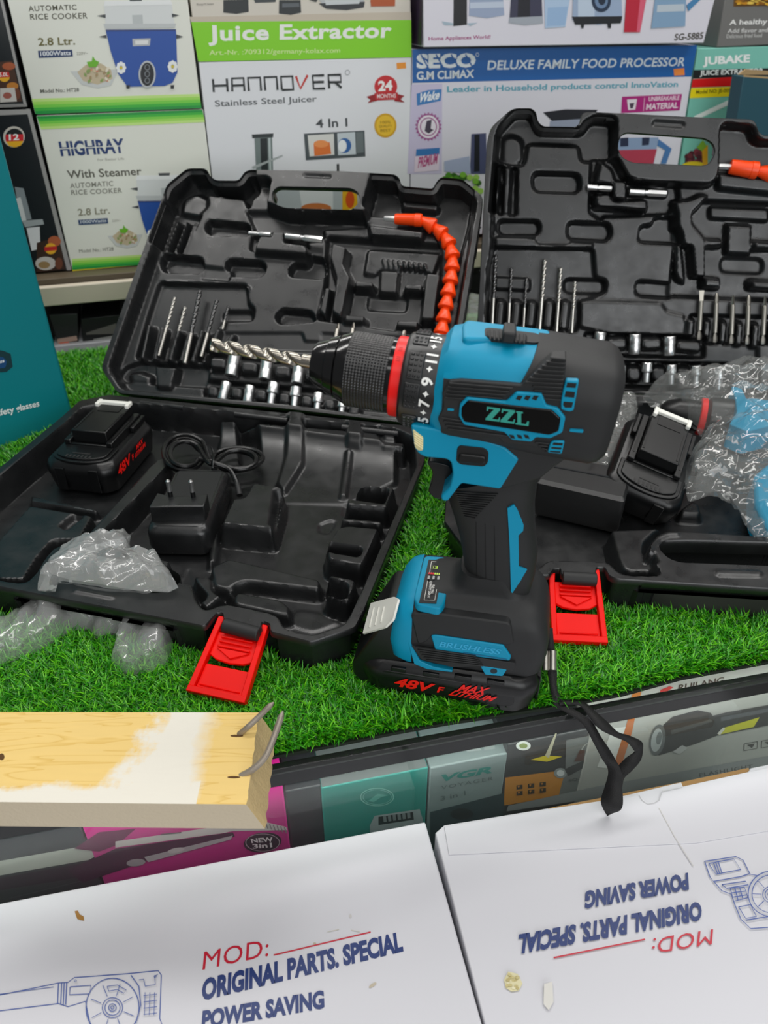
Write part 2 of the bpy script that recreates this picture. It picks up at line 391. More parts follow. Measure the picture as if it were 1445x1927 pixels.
def blades(keepout, n=1000000, seed=3):
    r = np.random.default_rng(seed); mp = np.array(matpoly)
    X = r.uniform(-.5, 1.05, n); Y = r.uniform(.33, 1.215, n)
    k = (sdf(matpoly, X, Y) < -.0015) & in_frame(X, Y, 0*X)
    for kp, dlt, *al in keepout:
        q = sdf(kp, X, Y) > dlt
        for a_ in al: q |= sdf(a_, X, Y) < .012
        k &= q
    X, Y = X[k], Y[k]; n = len(X)
    tuft = np.array([mnoise.noise((x*45, y*45, 0)) for x, y in zip(X, Y)])
    az = r.uniform(0, 2*np.pi, n)+tuft*2; L = r.uniform(.010, .021, n); bend = r.uniform(.45, 1.15, n); wd = r.uniform(.0006, .0011, n)
    dx, dy = np.cos(az), np.sin(az); sx, sy = -dy, dx
    V = np.zeros((n, 7, 3)); 
    for i, t in enumerate((0, .38, .74)):
        hz = L*t*np.cos(bend*t*.8); hr = L*t*np.sin(bend*t*.95); ww = wd*(1, .9, .62)[i]
        for j, sg in ((0, -1), (1, 1)):
            V[:, i*2+j, 0] = X+dx*hr+sx*ww*sg; V[:, i*2+j, 1] = Y+dy*hr+sy*ww*sg; V[:, i*2+j, 2] = .003+hz
    V[:, 6, 0] = X+dx*L*np.sin(bend*.95); V[:, 6, 1] = Y+dy*L*np.sin(bend*.95); V[:, 6, 2] = .003+L*np.cos(bend*.85)
    o = (np.arange(n)*7)[:, None]
    F = np.concatenate([o+np.array([0, 1, 3, 2]), o+np.array([2, 3, 5, 4])]); T = o+np.array([4, 5, 6])
    loops = np.concatenate([F.ravel(), T.ravel()]); ls = np.concatenate([np.arange(0, len(F)*4, 4), len(F)*4+np.arange(0, len(T)*3, 3)])
    me = bpy.data.meshes.new('grass_blades'); me.vertices.add(n*7); me.vertices.foreach_set('co', V.astype(np.float32).ravel())
    me.loops.add(len(loops)); me.loops.foreach_set('vertex_index', loops.astype(np.int32))
    me.polygons.add(len(ls)); me.polygons.foreach_set('loop_start', ls.astype(np.int32)); me.update(calc_edges=True)
    me.materials.append(GRASS); print('blades', n); return me
KEEP = []
# ---------------------------------------------------------------- the two open tool cases
class Tr:
    """collects height steps traced on one shell"""
    def __init__(s, fr, tf): s.fr, s.tf, s.st = fr, tf, []
    def __call__(s, pts, h, wall=3.2, r=3.0, at=None, mode='set', tf=None):
        a = (at if at is not None else (h if not callable(h) else -20))/1000
        poly = rnd(s.fr.poly((tf or s.tf)(pts), a), r/1000)
        s.st.append((poly, h if callable(h) else h/1000, wall/1000, mode)); return s
    def bar(s, p0, p1, wpx, h, **k):
        a, b = Vector(p0), Vector(p1); d = (b-a).normalized(); n = Vector((-d.y, d.x))*wpx/2
        return s([tuple(a+n), tuple(b+n), tuple(b-n), tuple(a-n)], h, **k)
    def out(s, pts, r=3, tf=None): return rnd(s.fr.poly((tf or s.tf)(pts), 0), r/1000)
def rel(child, parent): return parent.inverted() @ child

# ---- left lid
A4 = crop(180, 300, .5121); T = Tr(LL, A4)
ll_out = [(335, 33), (405, 33), (418, 62), (440, 77), (525, 78), (548, 45), (565, 38), (900, 43), (1098, 55), (1114, 68), (1122, 98), (1240, 108), (1252, 84), (1268, 65), (1345, 72), (1420, 135), (1418, 180), (1285, 985), (700, 915), (82, 858), (22, 768), (30, 735), (262, 92)]
T([(343, 56), (402, 56), (414, 85), (436, 100), (530, 101), (560, 68), (620, 62), (640, 75), (622, 150), (626, 190), (700, 214), (960, 216), (996, 186), (1012, 100), (1034, 66), (1090, 74), (1106, 118), (1245, 130), (1270, 84), (1335, 90), (1396, 148), (1262, 962), (700, 893), (95, 838), (50, 765), (285, 100)], -21, wall=5, r=7, at=0)
# deep areas along the walls
T([(343, 66), (402, 62), (425, 105), (540, 108), (565, 72), (610, 68), (612, 150), (586, 168), (575, 205), (560, 168), (425, 152), (408, 195), (340, 220), (300, 215), (292, 110)], -37, wall=5, r=5)
T([(322, 142), (372, 122), (412, 142), (418, 180), (366, 226), (312, 206)], -27, wall=9, r=6)
T([(1040, 80), (1085, 85), (1105, 130), (1245, 142), (1275, 98), (1335, 104), (1388, 155), (1375, 250), (1285, 590), (1240, 590), (1270, 350), (1262, 300), (1190, 235), (1000, 228)], -37, wall=6, r=6)
T([(1125, 150), (1262, 165), (1255, 190), (1125, 178)], -26, wall=4, r=4)
# left channel with its long ribs
T([(290, 205), (402, 225), (335, 362), (238, 350)], -35, wall=4, r=3)
for x in (0, 32, 62): T.bar((305+x, 222+x*.05), (252+x*1.1, 352), 13, -20, wall=3, r=2)
T([(425, 246), (560, 258), (580, 268), (574, 300), (440, 298), (415, 280)], -36, r=5)
# block that carries the two adapters
T([(560, 205), (640, 205), (720, 232), (995, 238), (1000, 262), (840, 270), (850, 310), (780, 318), (790, 345), (770, 380), (575, 345), (578, 300), (590, 268)], -30, wall=4, r=3)
T([(600, 275), (690, 282), (690, 300), (772, 310), (782, 350), (580, 334), (584, 314)], -7, wall=5, r=4)
T.bar((560, 270), (842, 297), 22, -22, wall=4, r=3)
T([(645, 258), (695, 264), (692, 306), (640, 298)], -7, wall=4, r=2)
T([(1000, 236), (1208, 262), (1196, 302), (1010, 292)], -12, wall=5, r=4)
# socket slots in the middle
T([(265, 368), (402, 382), (412, 415), (396, 436), (268, 432), (252, 402)], -36, r=6)
T([(496, 388), (622, 394), (638, 420), (620, 450), (505, 446), (488, 420)], -36, r=6)
T([(400, 398), (500, 408), (494, 452), (392, 444)], -25, r=3)
T([(248, 440), (388, 446), (498, 454), (560, 462), (566, 476), (250, 462)], -15, wall=3, r=2)
T([(242, 462), (560, 472), (566, 538), (590, 560), (584, 602), (470, 606), (445, 640), (420, 752), (158, 742), (200, 590)], -30, wall=4, r=5)
T([(480, 566), (580, 566), (582, 600), (470, 600)], -37, r=5)
T([(738, 400), (788, 404), (795, 376), (846, 385), (852, 430), (842, 456), (725, 448), (720, 425)], -36, r=5)
T([(690, 566), (800, 576), (820, 610), (690, 622), (668, 600)], -36, r=6)
T([(640, 640), (760, 640), (770, 670), (830, 672), (826, 640), (1230, 660), (1220, 720), (400, 700), (420, 640)], -24, wall=3)
# right hand cluster of odd pockets
T([(855, 300), (1275, 330), (1240, 660), (820, 600), (850, 470)], -33, wall=5, r=5)
T([(865, 300), (925, 318), (912, 380), (938, 430), (905, 588), (862, 560), (880, 440), (856, 360)], -9, wall=5, r=4)
T([(818, 555), (842, 465), (866, 470), (846, 585)], -18, wall=4, r=3)
T([(1000, 330), (1270, 345), (1240, 420), (1225, 420), (1205, 400), (1120, 396), (1118, 412), (1040, 405), (1030, 425), (985, 420)], -27, wall=4, r=4)
for k in range(9): T.bar((1055+k*19, 364+k*2), (1062+k*19, 392+k*2), 8, -24, wall=2, r=1)
T([(1045, 405), (1115, 410), (1105, 505), (1040, 500)], -22, wall=4, r=3)
T([(950, 442), (1022, 446), (1020, 472), (945, 470)], -14, wall=4, r=4)
T([(1132, 455), (1205, 455), (1200, 485), (1128, 480)], -14, wall=4, r=4)
T([(1005, 508), (1150, 516), (1142, 568), (998, 560)], -38, wall=4, r=6)
T([(1212, 412), (1272, 418), (1246, 590), (1190, 590)], -13, wall=5, r=5)
T([(915, 565), (992, 570), (988, 600), (908, 596)], -12, wall=5, r=4)
T([(1105, 585), (1190, 590), (1184, 622), (1098, 616)], -12, wall=5, r=4)
# fins that hold the drill bits
for x0, y0, x1, y1 in ((196, 602, 168, 735), (246, 612, 214, 740), (305, 622, 268, 745), (345, 628, 308, 750), (392, 622, 350, 752), (450, 620, 398, 756), (505, 640, 470, 690)):
    T.bar((x0, y0), (x1, y1), 21, -13, wall=4, r=3)
# lower left pockets
T([(170, 752), (420, 768), (425, 800), (410, 846), (110, 826), (92, 805), (120, 770)], -30, wall=4, r=4)
T([(212, 756), (300, 762), (278, 840), (222, 836)], -14, wall=4, r=4)
T([(120, 785), (160, 778), (205, 795), (200, 828), (130, 822)], -20, wall=9, r=5)
# socket rows
T([(430, 720), (1230, 800), (1218, 850), (418, 790)], -30, wall=4, r=4)
T([(415, 818), (1220, 890), (1205, 945), (405, 878)], -30, wall=4, r=4)
SK1 = [(505, 760), (627, 772), (745, 786)]; SK2 = [(472, 853), (562, 867), (650, 860), (734, 875), (815, 897), (903, 918)]
for x, y in ((448, 748), (564, 762), (686, 776), (800, 790), (905, 800)): T([(x-32, y-26), (x+34, y-22), (x+30, y+24), (x-34, y+20)], -8, wall=6, r=6)
for x, y in ((428, 852), (517, 857), (606, 864), (692, 877), (774, 886), (858, 898), (950, 915)): T([(x-22, y-26), (x+24, y-24), (x+21, y+22), (x-24, y+20)], -9, wall=6, r=7)
hole_l = rnd(LL.poly(A4([(668, 98), (940, 104), (968, 122), (972, 150), (945, 186), (690, 178), (650, 160), (645, 122)]), 0), .012)
T([(768, 57), (866, 62), (864, 72), (766, 67)], -2, wall=2, r=2)
LLV = molded(T.out(ll_out, 6), [hole_l], T.st)

# ---- left tray
A6 = crop(0, 720, .30115); A7 = crop(260, 760, .38754); T = Tr(TL, lambda p: p)
lc = [(TL.world(q)) for q in ((-.047, -.325, 0), (-.020, -.358, 0))]
def topx(q):
    v = ROT @ (np.array(q)-CAM); return (W/2+FPX*v[0]/v[2], HH/2-FPX*v[1]/v[2])
lcp = [topx(q) for q in lc]
tl_out = [(206, 743), (150, 754), (118, 783), (0, 880), lcp[0], lcp[1], (0, 1103), (385, 1177), (400, 1160), (408, 1152), (420, 1152), (424, 1172), (488, 1188), (492, 1167), (508, 1172), (510, 1188), (586, 1207), (667, 1180), (684, 1147), (798, 866), (800, 812), (790, 804)]
LB = [topx(TL.world(q)) for q in ((-.034, -.318, 0), (-.014, -.345, 0))]
T([(214, 757), (156, 767), (130, 792), (0, 897), LB[0], LB[1], (20, 1092), (48, 1094), (64, 1078), (80, 1050), (94, 1030), (125, 1018), (165, 1014), (300, 1048), (345, 1062), (360, 1078), (367, 1105), (373, 1128), (388, 1146), (410, 1136), (432, 1134), (510, 1150), (528, 1158), (540, 1180), (585, 1192), (645, 1172), (662, 1140), (780, 876), (776, 822), (740, 806), (330, 766)], -35, wall=4, r=5, at=0)
c6 = lambda p, h, **k: T(p, h, tf=A6, **k); c7 = lambda p, h, **k: T(p, h, tf=A7, **k)
# curved cradle for the drill body along the hinge side
def cradle(x, y):
    t = np.clip((y+.135)/.12, 0, 1); return -.034+.030*(1-np.sqrt(np.clip(1-t*t, 0, 1)))
c7([(400, 130), (1255, 200), (1250, 350), (1000, 440), (640, 430), (360, 300)], cradle, wall=6, r=5)
c7([(735, 110), (810, 118), (800, 280), (705, 400), (670, 360), (715, 250)], lambda x, y: cradle(x, y)+.007, wall=5, r=4)
c7([(1015, 150), (1095, 160), (1085, 240), (1015, 230)], lambda x, y: cradle(x, y)+.006, wall=4, r=3)
c7([(1010, 240), (1040, 245), (1010, 420), (975, 420)], lambda x, y: cradle(x, y)+.006, wall=4, r=3)
c7([(1170, 130), (1200, 180), (1300, 190), (1290, 215), (1190, 205), (1155, 150)], -8, wall=3, r=2)
c7([(490, 200), (590, 215), (600, 320), (500, 330)], -38, wall=5, r=6)
# ridge between battery bay and charger bay
c6([(985, 470), (1060, 465), (1075, 500), (600, 985), (505, 985), (520, 965), (930, 520)], -7, wall=4, r=4)
c6([(190, 700), (620, 792), (600, 812), (185, 745)], -24, wall=3, r=2)
c6([(180, 762), (590, 828), (500, 985), (330, 985), (240, 1090), (150, 1235), (-20, 1235), (-40, 1010)], -16, wall=4, r=5)
c6([(385, 930), (470, 858), (530, 868), (430, 955)], -24, wall=3, r=3)
c6([(265, 1105), (320, 1035), (400, 1000), (545, 985), (550, 1000), (410, 1030), (340, 1070), (290, 1120)], -4, wall=3, r=3)
# raised wedge in the middle
c7([(395, 585), (455, 455), (510, 450), (555, 375), (705, 400), (700, 470), (655, 612)], -7, wall=6, r=3, at=-7)
c7([(615, 385), (645, 392), (615, 440), (585, 436)], -26, wall=4, r=2)
c7([(672, 470), (705, 470), (672, 640), (650, 640)], -22, wall=7, r=3)
c7([(350, 550), (400, 560), (380, 760), (340, 780)], -26, wall=4, r=3)
c7([(260, 830), (355, 840), (365, 900), (400, 930), (460, 920), (470, 880), (330, 1000), (290, 960)], -20, wall=4, r=3)
# right hand bumps and slots
c7([(1005, 480), (1015, 440), (1055, 395), (1130, 390), (1255, 402), (1212, 508), (1010, 492)], -9, wall=5, r=5, at=-9)
c7([(1000, 500), (1212, 515), (1190, 585), (990, 555)], -37, wall=3, r=4)
c7([(985, 548), (1190, 566), (1184, 590), (980, 572)], -16, wall=4, r=3)
c7([(905, 690), (960, 600), (1010, 585), (1180, 600), (1092, 792), (915, 758)], -10, wall=5, r=6, at=-10)
c7([(880, 590), (935, 570), (965, 580), (925, 640), (875, 630)], -37, wall=3, r=4)
c7([(925, 775), (1085, 800), (1070, 840), (930, 812)], -36, wall=3, r=4)
c7([(920, 820), (1068, 850), (1030, 970), (905, 935)], -12, wall=5, r=6, at=-12)
c7([(890, 935), (1015, 965), (1010, 1040), (895, 1000)], -36, wall=4, r=6)
# front ledges
c7([(345, 790), (440, 745), (890, 850), (885, 905), (520, 862), (470, 880), (440, 905), (365, 890)], -20, wall=5, r=5)
c7([(660, 720), (900, 770), (895, 830), (660, 770)], -35, wall=5, r=4)
c7([(470, 905), (700, 945), (745, 985), (750, 1030), (700, 1030), (450, 975)], -22, wall=6, r=8)
c7([(775, 1000), (880, 1015), (990, 1060), (850, 1110), (745, 1080), (740, 1040)], -34, wall=5, r=6)
c7([(155, 985), (245, 800), (262, 850), (285, 930), (340, 992), (320, 1022)], -36, wall=4, r=5)
# handle: raised mark and shallow groove round the rim
c6([(470, 1285), (715, 1330), (700, 1345), (455, 1300)], 1.6, wall=1.6, r=2)
hole_tl = rnd(TL.poly(A6([(300, 1185), (325, 1130), (400, 1075), (520, 1050), (700, 1080), (980, 1125), (1090, 1165), (1130, 1195), (1135, 1230), (1080, 1300), (960, 1320), (600, 1255), (400, 1225)]), 0), .010)
TLV = molded(rnd(TL.poly(tl_out, 0), .003), [hole_tl], T.st, depth=.043, hdepth=.016, hrad=.036)

# ---- right lid
A5 = crop(880, 190, .391); T = Tr(LR, A5)
rx = [topx(LR.world(q)) for q in ((.245, .318, 0), (.262, .300, 0), (.262, .02, 0), (.255, .0, 0))]
i5 = lambda p: [((a-880)/.391, (b-190)/.391) for a, b in p]
RX = i5(rx)
lr_out = [(215, 38), (305, 38), (325, 52), (335, 100), (360, 125), (520, 128), (540, 110), (552, 62), (575, 55), (800, 65), (1080, 80), (1380, 92), (1398, 150), (1420, 168), (1560, 178)]+[RX[0], RX[1], RX[2], RX[3]]+[(690, 1400), (160, 1372), (70, 1320), (40, 1250), (95, 200), (112, 130)]
T([(225, 62), (300, 62), (318, 105), (345, 142), (540, 148), (570, 90), (650, 88), (695, 105), (702, 180), (690, 260), (730, 350), (830, 392), (1170, 405), (1205, 375), (1218, 320), (1222, 130), (1240, 110), (1370, 122), (1385, 175), (1415, 195), (1560, 200), (1900, 300), (1850, 1380), (690, 1375), (170, 1345), (100, 1290), (128, 300), (140, 150)], -21, wall=5, r=8, at=0)
T([(225, 75), (300, 75), (340, 160), (545, 165), (585, 105), (690, 110), (690, 290), (640, 300), (540, 300), (530, 225), (285, 215), (265, 320), (140, 300), (150, 160)], -37, wall=6, r=6)
T([(165, 180), (215, 165), (262, 190), (268, 290), (230, 318), (160, 300)], -30, wall=9, r=6)
T([(128, 310), (235, 330), (232, 555), (108, 545)], -36, wall=4, r=3)
for x0, x1 in ((140, 158), (176, 212)): T([(x0, 315), (x1, 318), (x1-12, 550), (x0-12, 548)], -20, wall=4, r=3)
T([(308, 352), (532, 358), (536, 450), (312, 442)], -37, wall=4, r=9)
T([(590, 285), (700, 290), (760, 400), (1000, 412), (1010, 470), (960, 550), (650, 560), (640, 580), (582, 540)], -31, wall=4, r=4)
T([(612, 450), (690, 445), (700, 480), (866, 472), (872, 530), (612, 512)], -7, wall=5, r=5)
T([(640, 282), (700, 330), (720, 405), (612, 395)], -9, wall=5, r=4)
T.bar((575, 420), (960, 445), 34, -22, wall=4, r=4)
T([(698, 380), (768, 385), (768, 480), (698, 470)], -7, wall=4, r=3)
T([(1205, 345), (1560, 385), (1560, 455), (1205, 420)], -10, wall=5, r=4)
T([(145, 578), (335, 582), (348, 620), (330, 652), (145, 648)], -36, wall=4, r=8)
T([(475, 588), (670, 592), (685, 640), (665, 678), (475, 668)], -36, wall=4, r=8)
T([(130, 655), (320, 660), (340, 690), (480, 690), (500, 678), (605, 685), (600, 712), (130, 706)], -14, wall=4, r=3)
T([(125, 706), (600, 715), (610, 850), (660, 860), (666, 900), (630, 940), (560, 955), (520, 1110), (90, 1085), (100, 800)], -29, wall=4, r=5)
T([(460, 858), (655, 862), (655, 930), (460, 925)], -37, wall=4, r=8)
T([(130, 848), (300, 855), (300, 915), (125, 905)], -24, wall=3, r=4)
T([(820, 605), (878, 600), (890, 565), (980, 560), (970, 620), (1010, 640), (1000, 690), (812, 682)], -36, wall=4, r=7)
T([(800, 865), (990, 880), (1010, 905), (970, 950), (800, 938)], -36, wall=4, r=8)
T([(540, 960), (930, 970), (960, 1015), (1045, 1035), (1045, 1150), (1120, 1160), (1115, 1210), (540, 1090)], -17, wall=4, r=4)
T([(995, 480), (1900, 520), (1900, 980), (960, 940), (985, 700)], -33, wall=5, r=5)
T([(992, 482), (1085, 470), (1120, 450), (1162, 455), (1120, 510), (1085, 540), (1090, 590), (1150, 660), (1150, 850), (1090, 848), (1078, 700), (1035, 695), (1030, 640), (1008, 600), (1010, 545)], -9, wall=5, r=4)
T([(1000, 690), (1030, 690), (1050, 880), (1010, 860), (998, 830)], -17, wall=4, r=3)
T([(1165, 510), (1450, 520), (1450, 580), (1165, 565)], -26, wall=3, r=4)
T([(1250, 592), (1370, 600), (1365, 740), (1245, 735)], -20, wall=4, r=3)
T([(1140, 662), (1232, 668), (1235, 700), (1135, 705)], -10, wall=5, r=4)
T([(1380, 672), (1520, 680), (1520, 715), (1375, 715)], -12, wall=5, r=4)
T([(1212, 755), (1415, 762), (1412, 835), (1210, 825)], -38, wall=4, r=8)
T([(1140, 850), (1225, 858), (1225, 905), (1135, 898)], -10, wall=5, r=4)
T([(1368, 862), (1520, 870), (1520, 915), (1365, 905)], -10, wall=5, r=4)
T([(1060, 1030), (1900, 1050), (1900, 1175), (1060, 1165)], -30, wall=4, r=4)
for k in range(7): T.bar((1078+k*78, 1050+k*6), (1068+k*78, 1150+k*10), 40, -11, wall=5, r=5)
for x0, y0, x1, y1 in ((160, 960, 148, 1090), (238, 962, 225, 1092), (312, 965, 298, 1095), (396, 960, 382, 1100), (474, 962, 458, 1105)): T.bar((x0, y0), (x1, y1), 46, -13, wall=5, r=6)
T([(560, 1115), (1130, 1130), (1130, 1235), (560, 1220)], -30, wall=4, r=4)
T([(560, 1250), (1245, 1262), (1240, 1385), (560, 1370)], -30, wall=4, r=4)
for x in (722, 890): T([(x-55, 1140), (x+48, 1138), (x+48, 1200), (x-55, 1200)], -8, wall=6, r=8)
T([(1005, 1150), (1130, 1155), (1130, 1215), (1000, 1205)], -8, wall=6, r=8)
for x in (690, 800, 920, 1040, 1150): T([(x-38, 1270+x*.01), (x+38, 1270+x*.01), (x+38, 1350+x*.01), (x-38, 1345+x*.01)], -10, wall=6, r=10)
T([(1312, 1255), (1392, 1250), (1392, 1400), (1308, 1400)], -38, wall=3, r=8)
T([(1396, 1170), (1900, 1180), (1900, 1390), (1400, 1385)], -15, wall=4, r=3)
T([(890, 95), (1042, 105), (1038, 132), (886, 122)], -2.5, wall=2.5, r=4)
hole_r = rnd(LR.poly(A5([(765, 150), (1145, 178), (1185, 205), (1195, 250), (1165, 305), (1130, 315), (790, 300), (735, 270), (718, 215), (735, 165)]), 0), .014)
LRV = molded(T.out(lr_out, 7), [hole_r], T.st)

# ---- right tray
A8 = crop(980, 700, .3218); T = Tr(TR, A8)
i8 = lambda p: [((a-980)/.3218, (b-700)/.3218) for a, b in p]
tp = lambda *q: i8([topx(TR.world((a, b, 0))) for a, b in q])
HL = tp((-.195, .008), (-.205, -.01), (-.207, -.300), (-.182, -.352))
RT = tp((.235, -.345), (.262, -.315), (.262, -.01), (.25, .008))
tr_out = [(0, 0)][:0]+[(75, 1182), (165, 1185), (185, 1150), (235, 1145), (240, 1185), (432, 1188), (438, 1138), (492, 1138), (520, 1190), (560, 1206), (1445, 1262)]+RT+HL
T([(80, 1150), (140, 1098), (190, 1090), (480, 1100), (530, 1112), (580, 1165), (640, 1182), (790, 1182), (802, 1165), (735, 1060), (735, 1010), (790, 945), (860, 918), (930, 925), (1445, 955)]+tp((.24, -.250), (.248, -.02), (-.19, -.012), (-.195, -.29)), -36, wall=4, r=5, at=0)
T([(515, 918), (860, 905), (795, 935), (728, 1000), (726, 1060), (785, 1172), (640, 1176), (590, 1150), (560, 1090)], -13, wall=6, r=5)
T([(745, 1048), (746, 1012), (795, 955), (862, 928), (930, 932), (925, 952), (868, 952), (815, 975), (776, 1018), (780, 1048)], 2.2, wall=2.2, r=2)
T([(925, 800), (1000, 745), (1050, 770), (1060, 835), (935, 830)], -24, wall=5, r=5)
T([(1145, 1150), (1412, 1158), (1410, 1192), (1145, 1185)], 1.8, wall=1.8, r=4)
hole_tr = rnd(TR.poly(A8([(805, 1010), (835, 985), (960, 980), (1445, 992), (1800, 1010), (1800, 1150), (1445, 1134), (930, 1115), (860, 1090), (812, 1040)]), 0), .010)
TRV = molded(rnd(TR.poly(A8(tr_out), 0), .003), [hole_tr], T.st, depth=.043, hdepth=.016, hrad=.046)

def case(label, tray, lid, frT, frL):
    t = thing('tool_case', label, 'tool case', frT.M, 'open black tool cases')
    put('tray', big_mesh('tray', *tray, BLK, 40), t)
    put('lid', big_mesh('lid', *lid, BLK, 40), t, rel(frL.M, frT.M))
    return t
case_l = case('open black tool case on the grass beside the tall teal carton, red latch hanging out', TLV, LLV, TL, LL)
case_r = case('open black tool case behind the drill, holding the clear bag with a blue tool', TRV, LRV, TR, LR)
# hinge knuckles between tray and lid
for cs, fT, spans in ((case_l, TL, ((.03, .09), (.16, .23), (.30, .37))), (case_r, TR, ((-.14, -.08), (-.01, .05), (.12, .18)))):
    for a, b_ in spans:
        mb = MB(); mb.lathe([(0, .004), (b_-a, .004)], (a, .004, -.003), (1, 0, 0), 14); part('hinge_knuckle', mb, BLK, cs)
# latches
def latch(cs, fT, TLp, TRp, BLp, BRp, zt, zb, barrel):
    a, b_, c, d = P(*TLp, zt), P(*TRp, zt), P(*BLp, zb), P(*BRp, zb)
    # a regular plate fitted to the four traced corners
    ex = (b_-a+d-c); ex /= np.linalg.norm(ex); dwn = ((c-a)+(d-b_))/2; ey = dwn-ex*np.dot(dwn, ex); h = np.linalg.norm(ey); ey = -ey/h
    ez = np.cross(ex, ey); w_ = (np.linalg.norm(b_-a)+np.linalg.norm(d-c))/2; cen = (a+b_+c+d)/4
    f = Fr(cen, ex, ey, ez); k = (np.linalg.norm(d-c)-np.linalg.norm(b_-a))/4
    hw, hh = w_/2, h/2
    L = lambda u, v: ((hw+k*(-v))*u, hh*v)
    o = thing_part = part('latch', MB_latch(L), RED, cs, rel(f.M, fT.M), label='red plastic latch', bevel=.0008)
    mb = MB()
    for v in (.52, .40, .28): mb.prism([L(-.62, v), L(.62, v), L(.60, v-.05), L(-.60, v-.05)], .0012, .0034)
    mb.prism([L(-.62, .20), L(.62, .20), L(.0, -.02)], .001, .0028)
    part('latch_ridges', mb, RED, o, bevel=.0005)
    mb = MB(); p0, p1 = fT.loc(barrel[0], -.004), fT.loc(barrel[1], -.004)
    mb.lathe([(0, .0062), (np.linalg.norm(p1-p0), .0062)], p0, p1-p0, 20); part('latch_barrel', mb, RUB, cs, bevel=.0008)
def MB_latch(L):
    mb = MB(); t0, t1 = -.003, .003
    for s in (-1, 1): mb.prism(rnd([L(s*1, 1), L(s*.72, 1), L(s*.78, .6), L(s*.80, -.92), L(s*1.0, -.92)], .002), t0-.001, t1+.001)
    mb.prism([L(-.79, .62), L(.79, .62), L(.79, .02), L(.5, -.08), L(0, -.12), L(-.5, -.08), L(-.79, .02)], t0, t1-.002)
    mb.prism([L(-.79, -.22), L(.79, -.22), L(.79, -.95), L(-.79, -.95)], t0, t1-.0025)
    mb.prism([L(-1, -.84), L(1, -.84), L(1, -1), L(-1, -1)], t0-.001, t1+.0015)
    mb.prism([L(-.70, -.74), L(.70, -.74), L(.70, -.78), L(-.70, -.78)], t0, t1-.001)
    return mb
latch(case_l, TL, (409, 1162), (503, 1178), (357, 1302), (466, 1329), .044, .017, ((422, 1176), (488, 1194)))
latch(case_r, TR, (1037, 1070), (1132, 1074), (1031, 1208), (1136, 1213), .044, .017, ((1058, 1087), (1122, 1091)))
# ---------------------------------------------------------------- what lies in the cases
def ax_mat(fr, p0, p1, h0, h1=None):
    """matrix whose z runs from traced point p0 to p1 (both over the frame plane), and the length"""
    a = Vector(fr.world(fr.loc(p0, h0))); b = Vector(fr.world(fr.loc(p1, h1 if h1 is not None else h0)))
    z = (b-a); L = z.length; z.normalize(); n = Vector(fr.B[2]); x = n.cross(z).normalized(); y = z.cross(x)
    return Matrix(((x.x, y.x, z.x, a.x), (x.y, y.y, z.y, a.y), (x.z, y.z, z.z, a.z), (0, 0, 0, 1))), L
def twist_mesh(name, L, r, frac, m):
    """fluted drill bit: twisted two-flute section over the upper part, plain shank below; z=0 is the shank end"""
    mb = MB(); n = 24; secs = []; N = 110; zs = L*(1-frac)
    for z in (0, zs*.98): secs.append([(r*math.cos(2*math.pi*i/n), r*math.sin(2*math.pi*i/n), z) for i in range(n)])
    for k in range(N+1):
        z = zs+(L-zs)*k/N*.97; a = k/N*(L-zs)/(r*6.0)*2*math.pi; q = []
        for i in range(n):
            t = 2*math.pi*i/n; rr = r*(1-.40*max(0, math.cos(2*t)+.1)**.9); q.append((rr*math.cos(t+a), rr*math.sin(t+a), z))
        secs.append(q)
    mb.loft(secs, m); tip = len(mb.v); mb.v.append((0, 0, L)); o = tip-n
    for i in range(n): mb.f.append((o+i, o+(i+1) % n, tip)); mb.mi.append(mb.mi[-1])
    mb.f = [f for f in mb.f if not (len(f) == n and min(f) == o)] if False else mb.f
    return mb
ORD = ['first', 'second', 'third', 'fourth', 'fifth', 'sixth']
def bit(fr, tip, end, h, r, m, label, grp, frac=.55):
    M, L = ax_mat(fr, end, tip, h); t = thing('drill_bit', label, 'drill bit', M, grp)
    mb = twist_mesh('flutes', L, r, frac, m); full = mesh_of('flutes', mb, m, 30); put('fluted_shaft', full, t)
    sh = MB(); sh.lathe([(0, r*1.04), (L*(1-frac)*.9, r*1.04)], (0, 0, -.0002), (0, 0, 1), 16); part('shank', sh, STEEL, t, bevel=.0003)
    return t
L5 = [((292, 505), (232, 722)), ((330, 540), (280, 720)), ((385, 480), (328, 750)), ((447, 515), (388, 725)), ((487, 543), (466, 625))]
for i, (a, b_) in enumerate(L5):
    bit(LL, A4([a])[0], A4([b_])[0], -.017, (.0024, .0022, .0031, .0027, .0020)[i], STEEL if i < 2 else DKSTEEL, f'{ORD[i]} twist drill bit from the hinge-side corner in the lid by the teal carton', 'drill bits in the lid by the teal carton')
R6 = [((135, 738), (117, 1085)), ((210, 800), (196, 1085)), ((282, 850), (268, 1090)), ((371, 760), (345, 1105)), ((447, 800), (427, 1110)), ((516, 865), (500, 1115))]
for i, (a, b_) in enumerate(R6):
    bit(LR, A5([a])[0], A5([b_])[0], -.017, (.0026, .0023, .0020, .0028, .0026, .0023)[i], DKSTEEL if i < 3 else STEEL, f'{ORD[i]} twist drill bit from the outer edge, {"dark" if i < 3 else "bright"}, in the lid behind the drill', 'drill bits in the lid behind the drill')
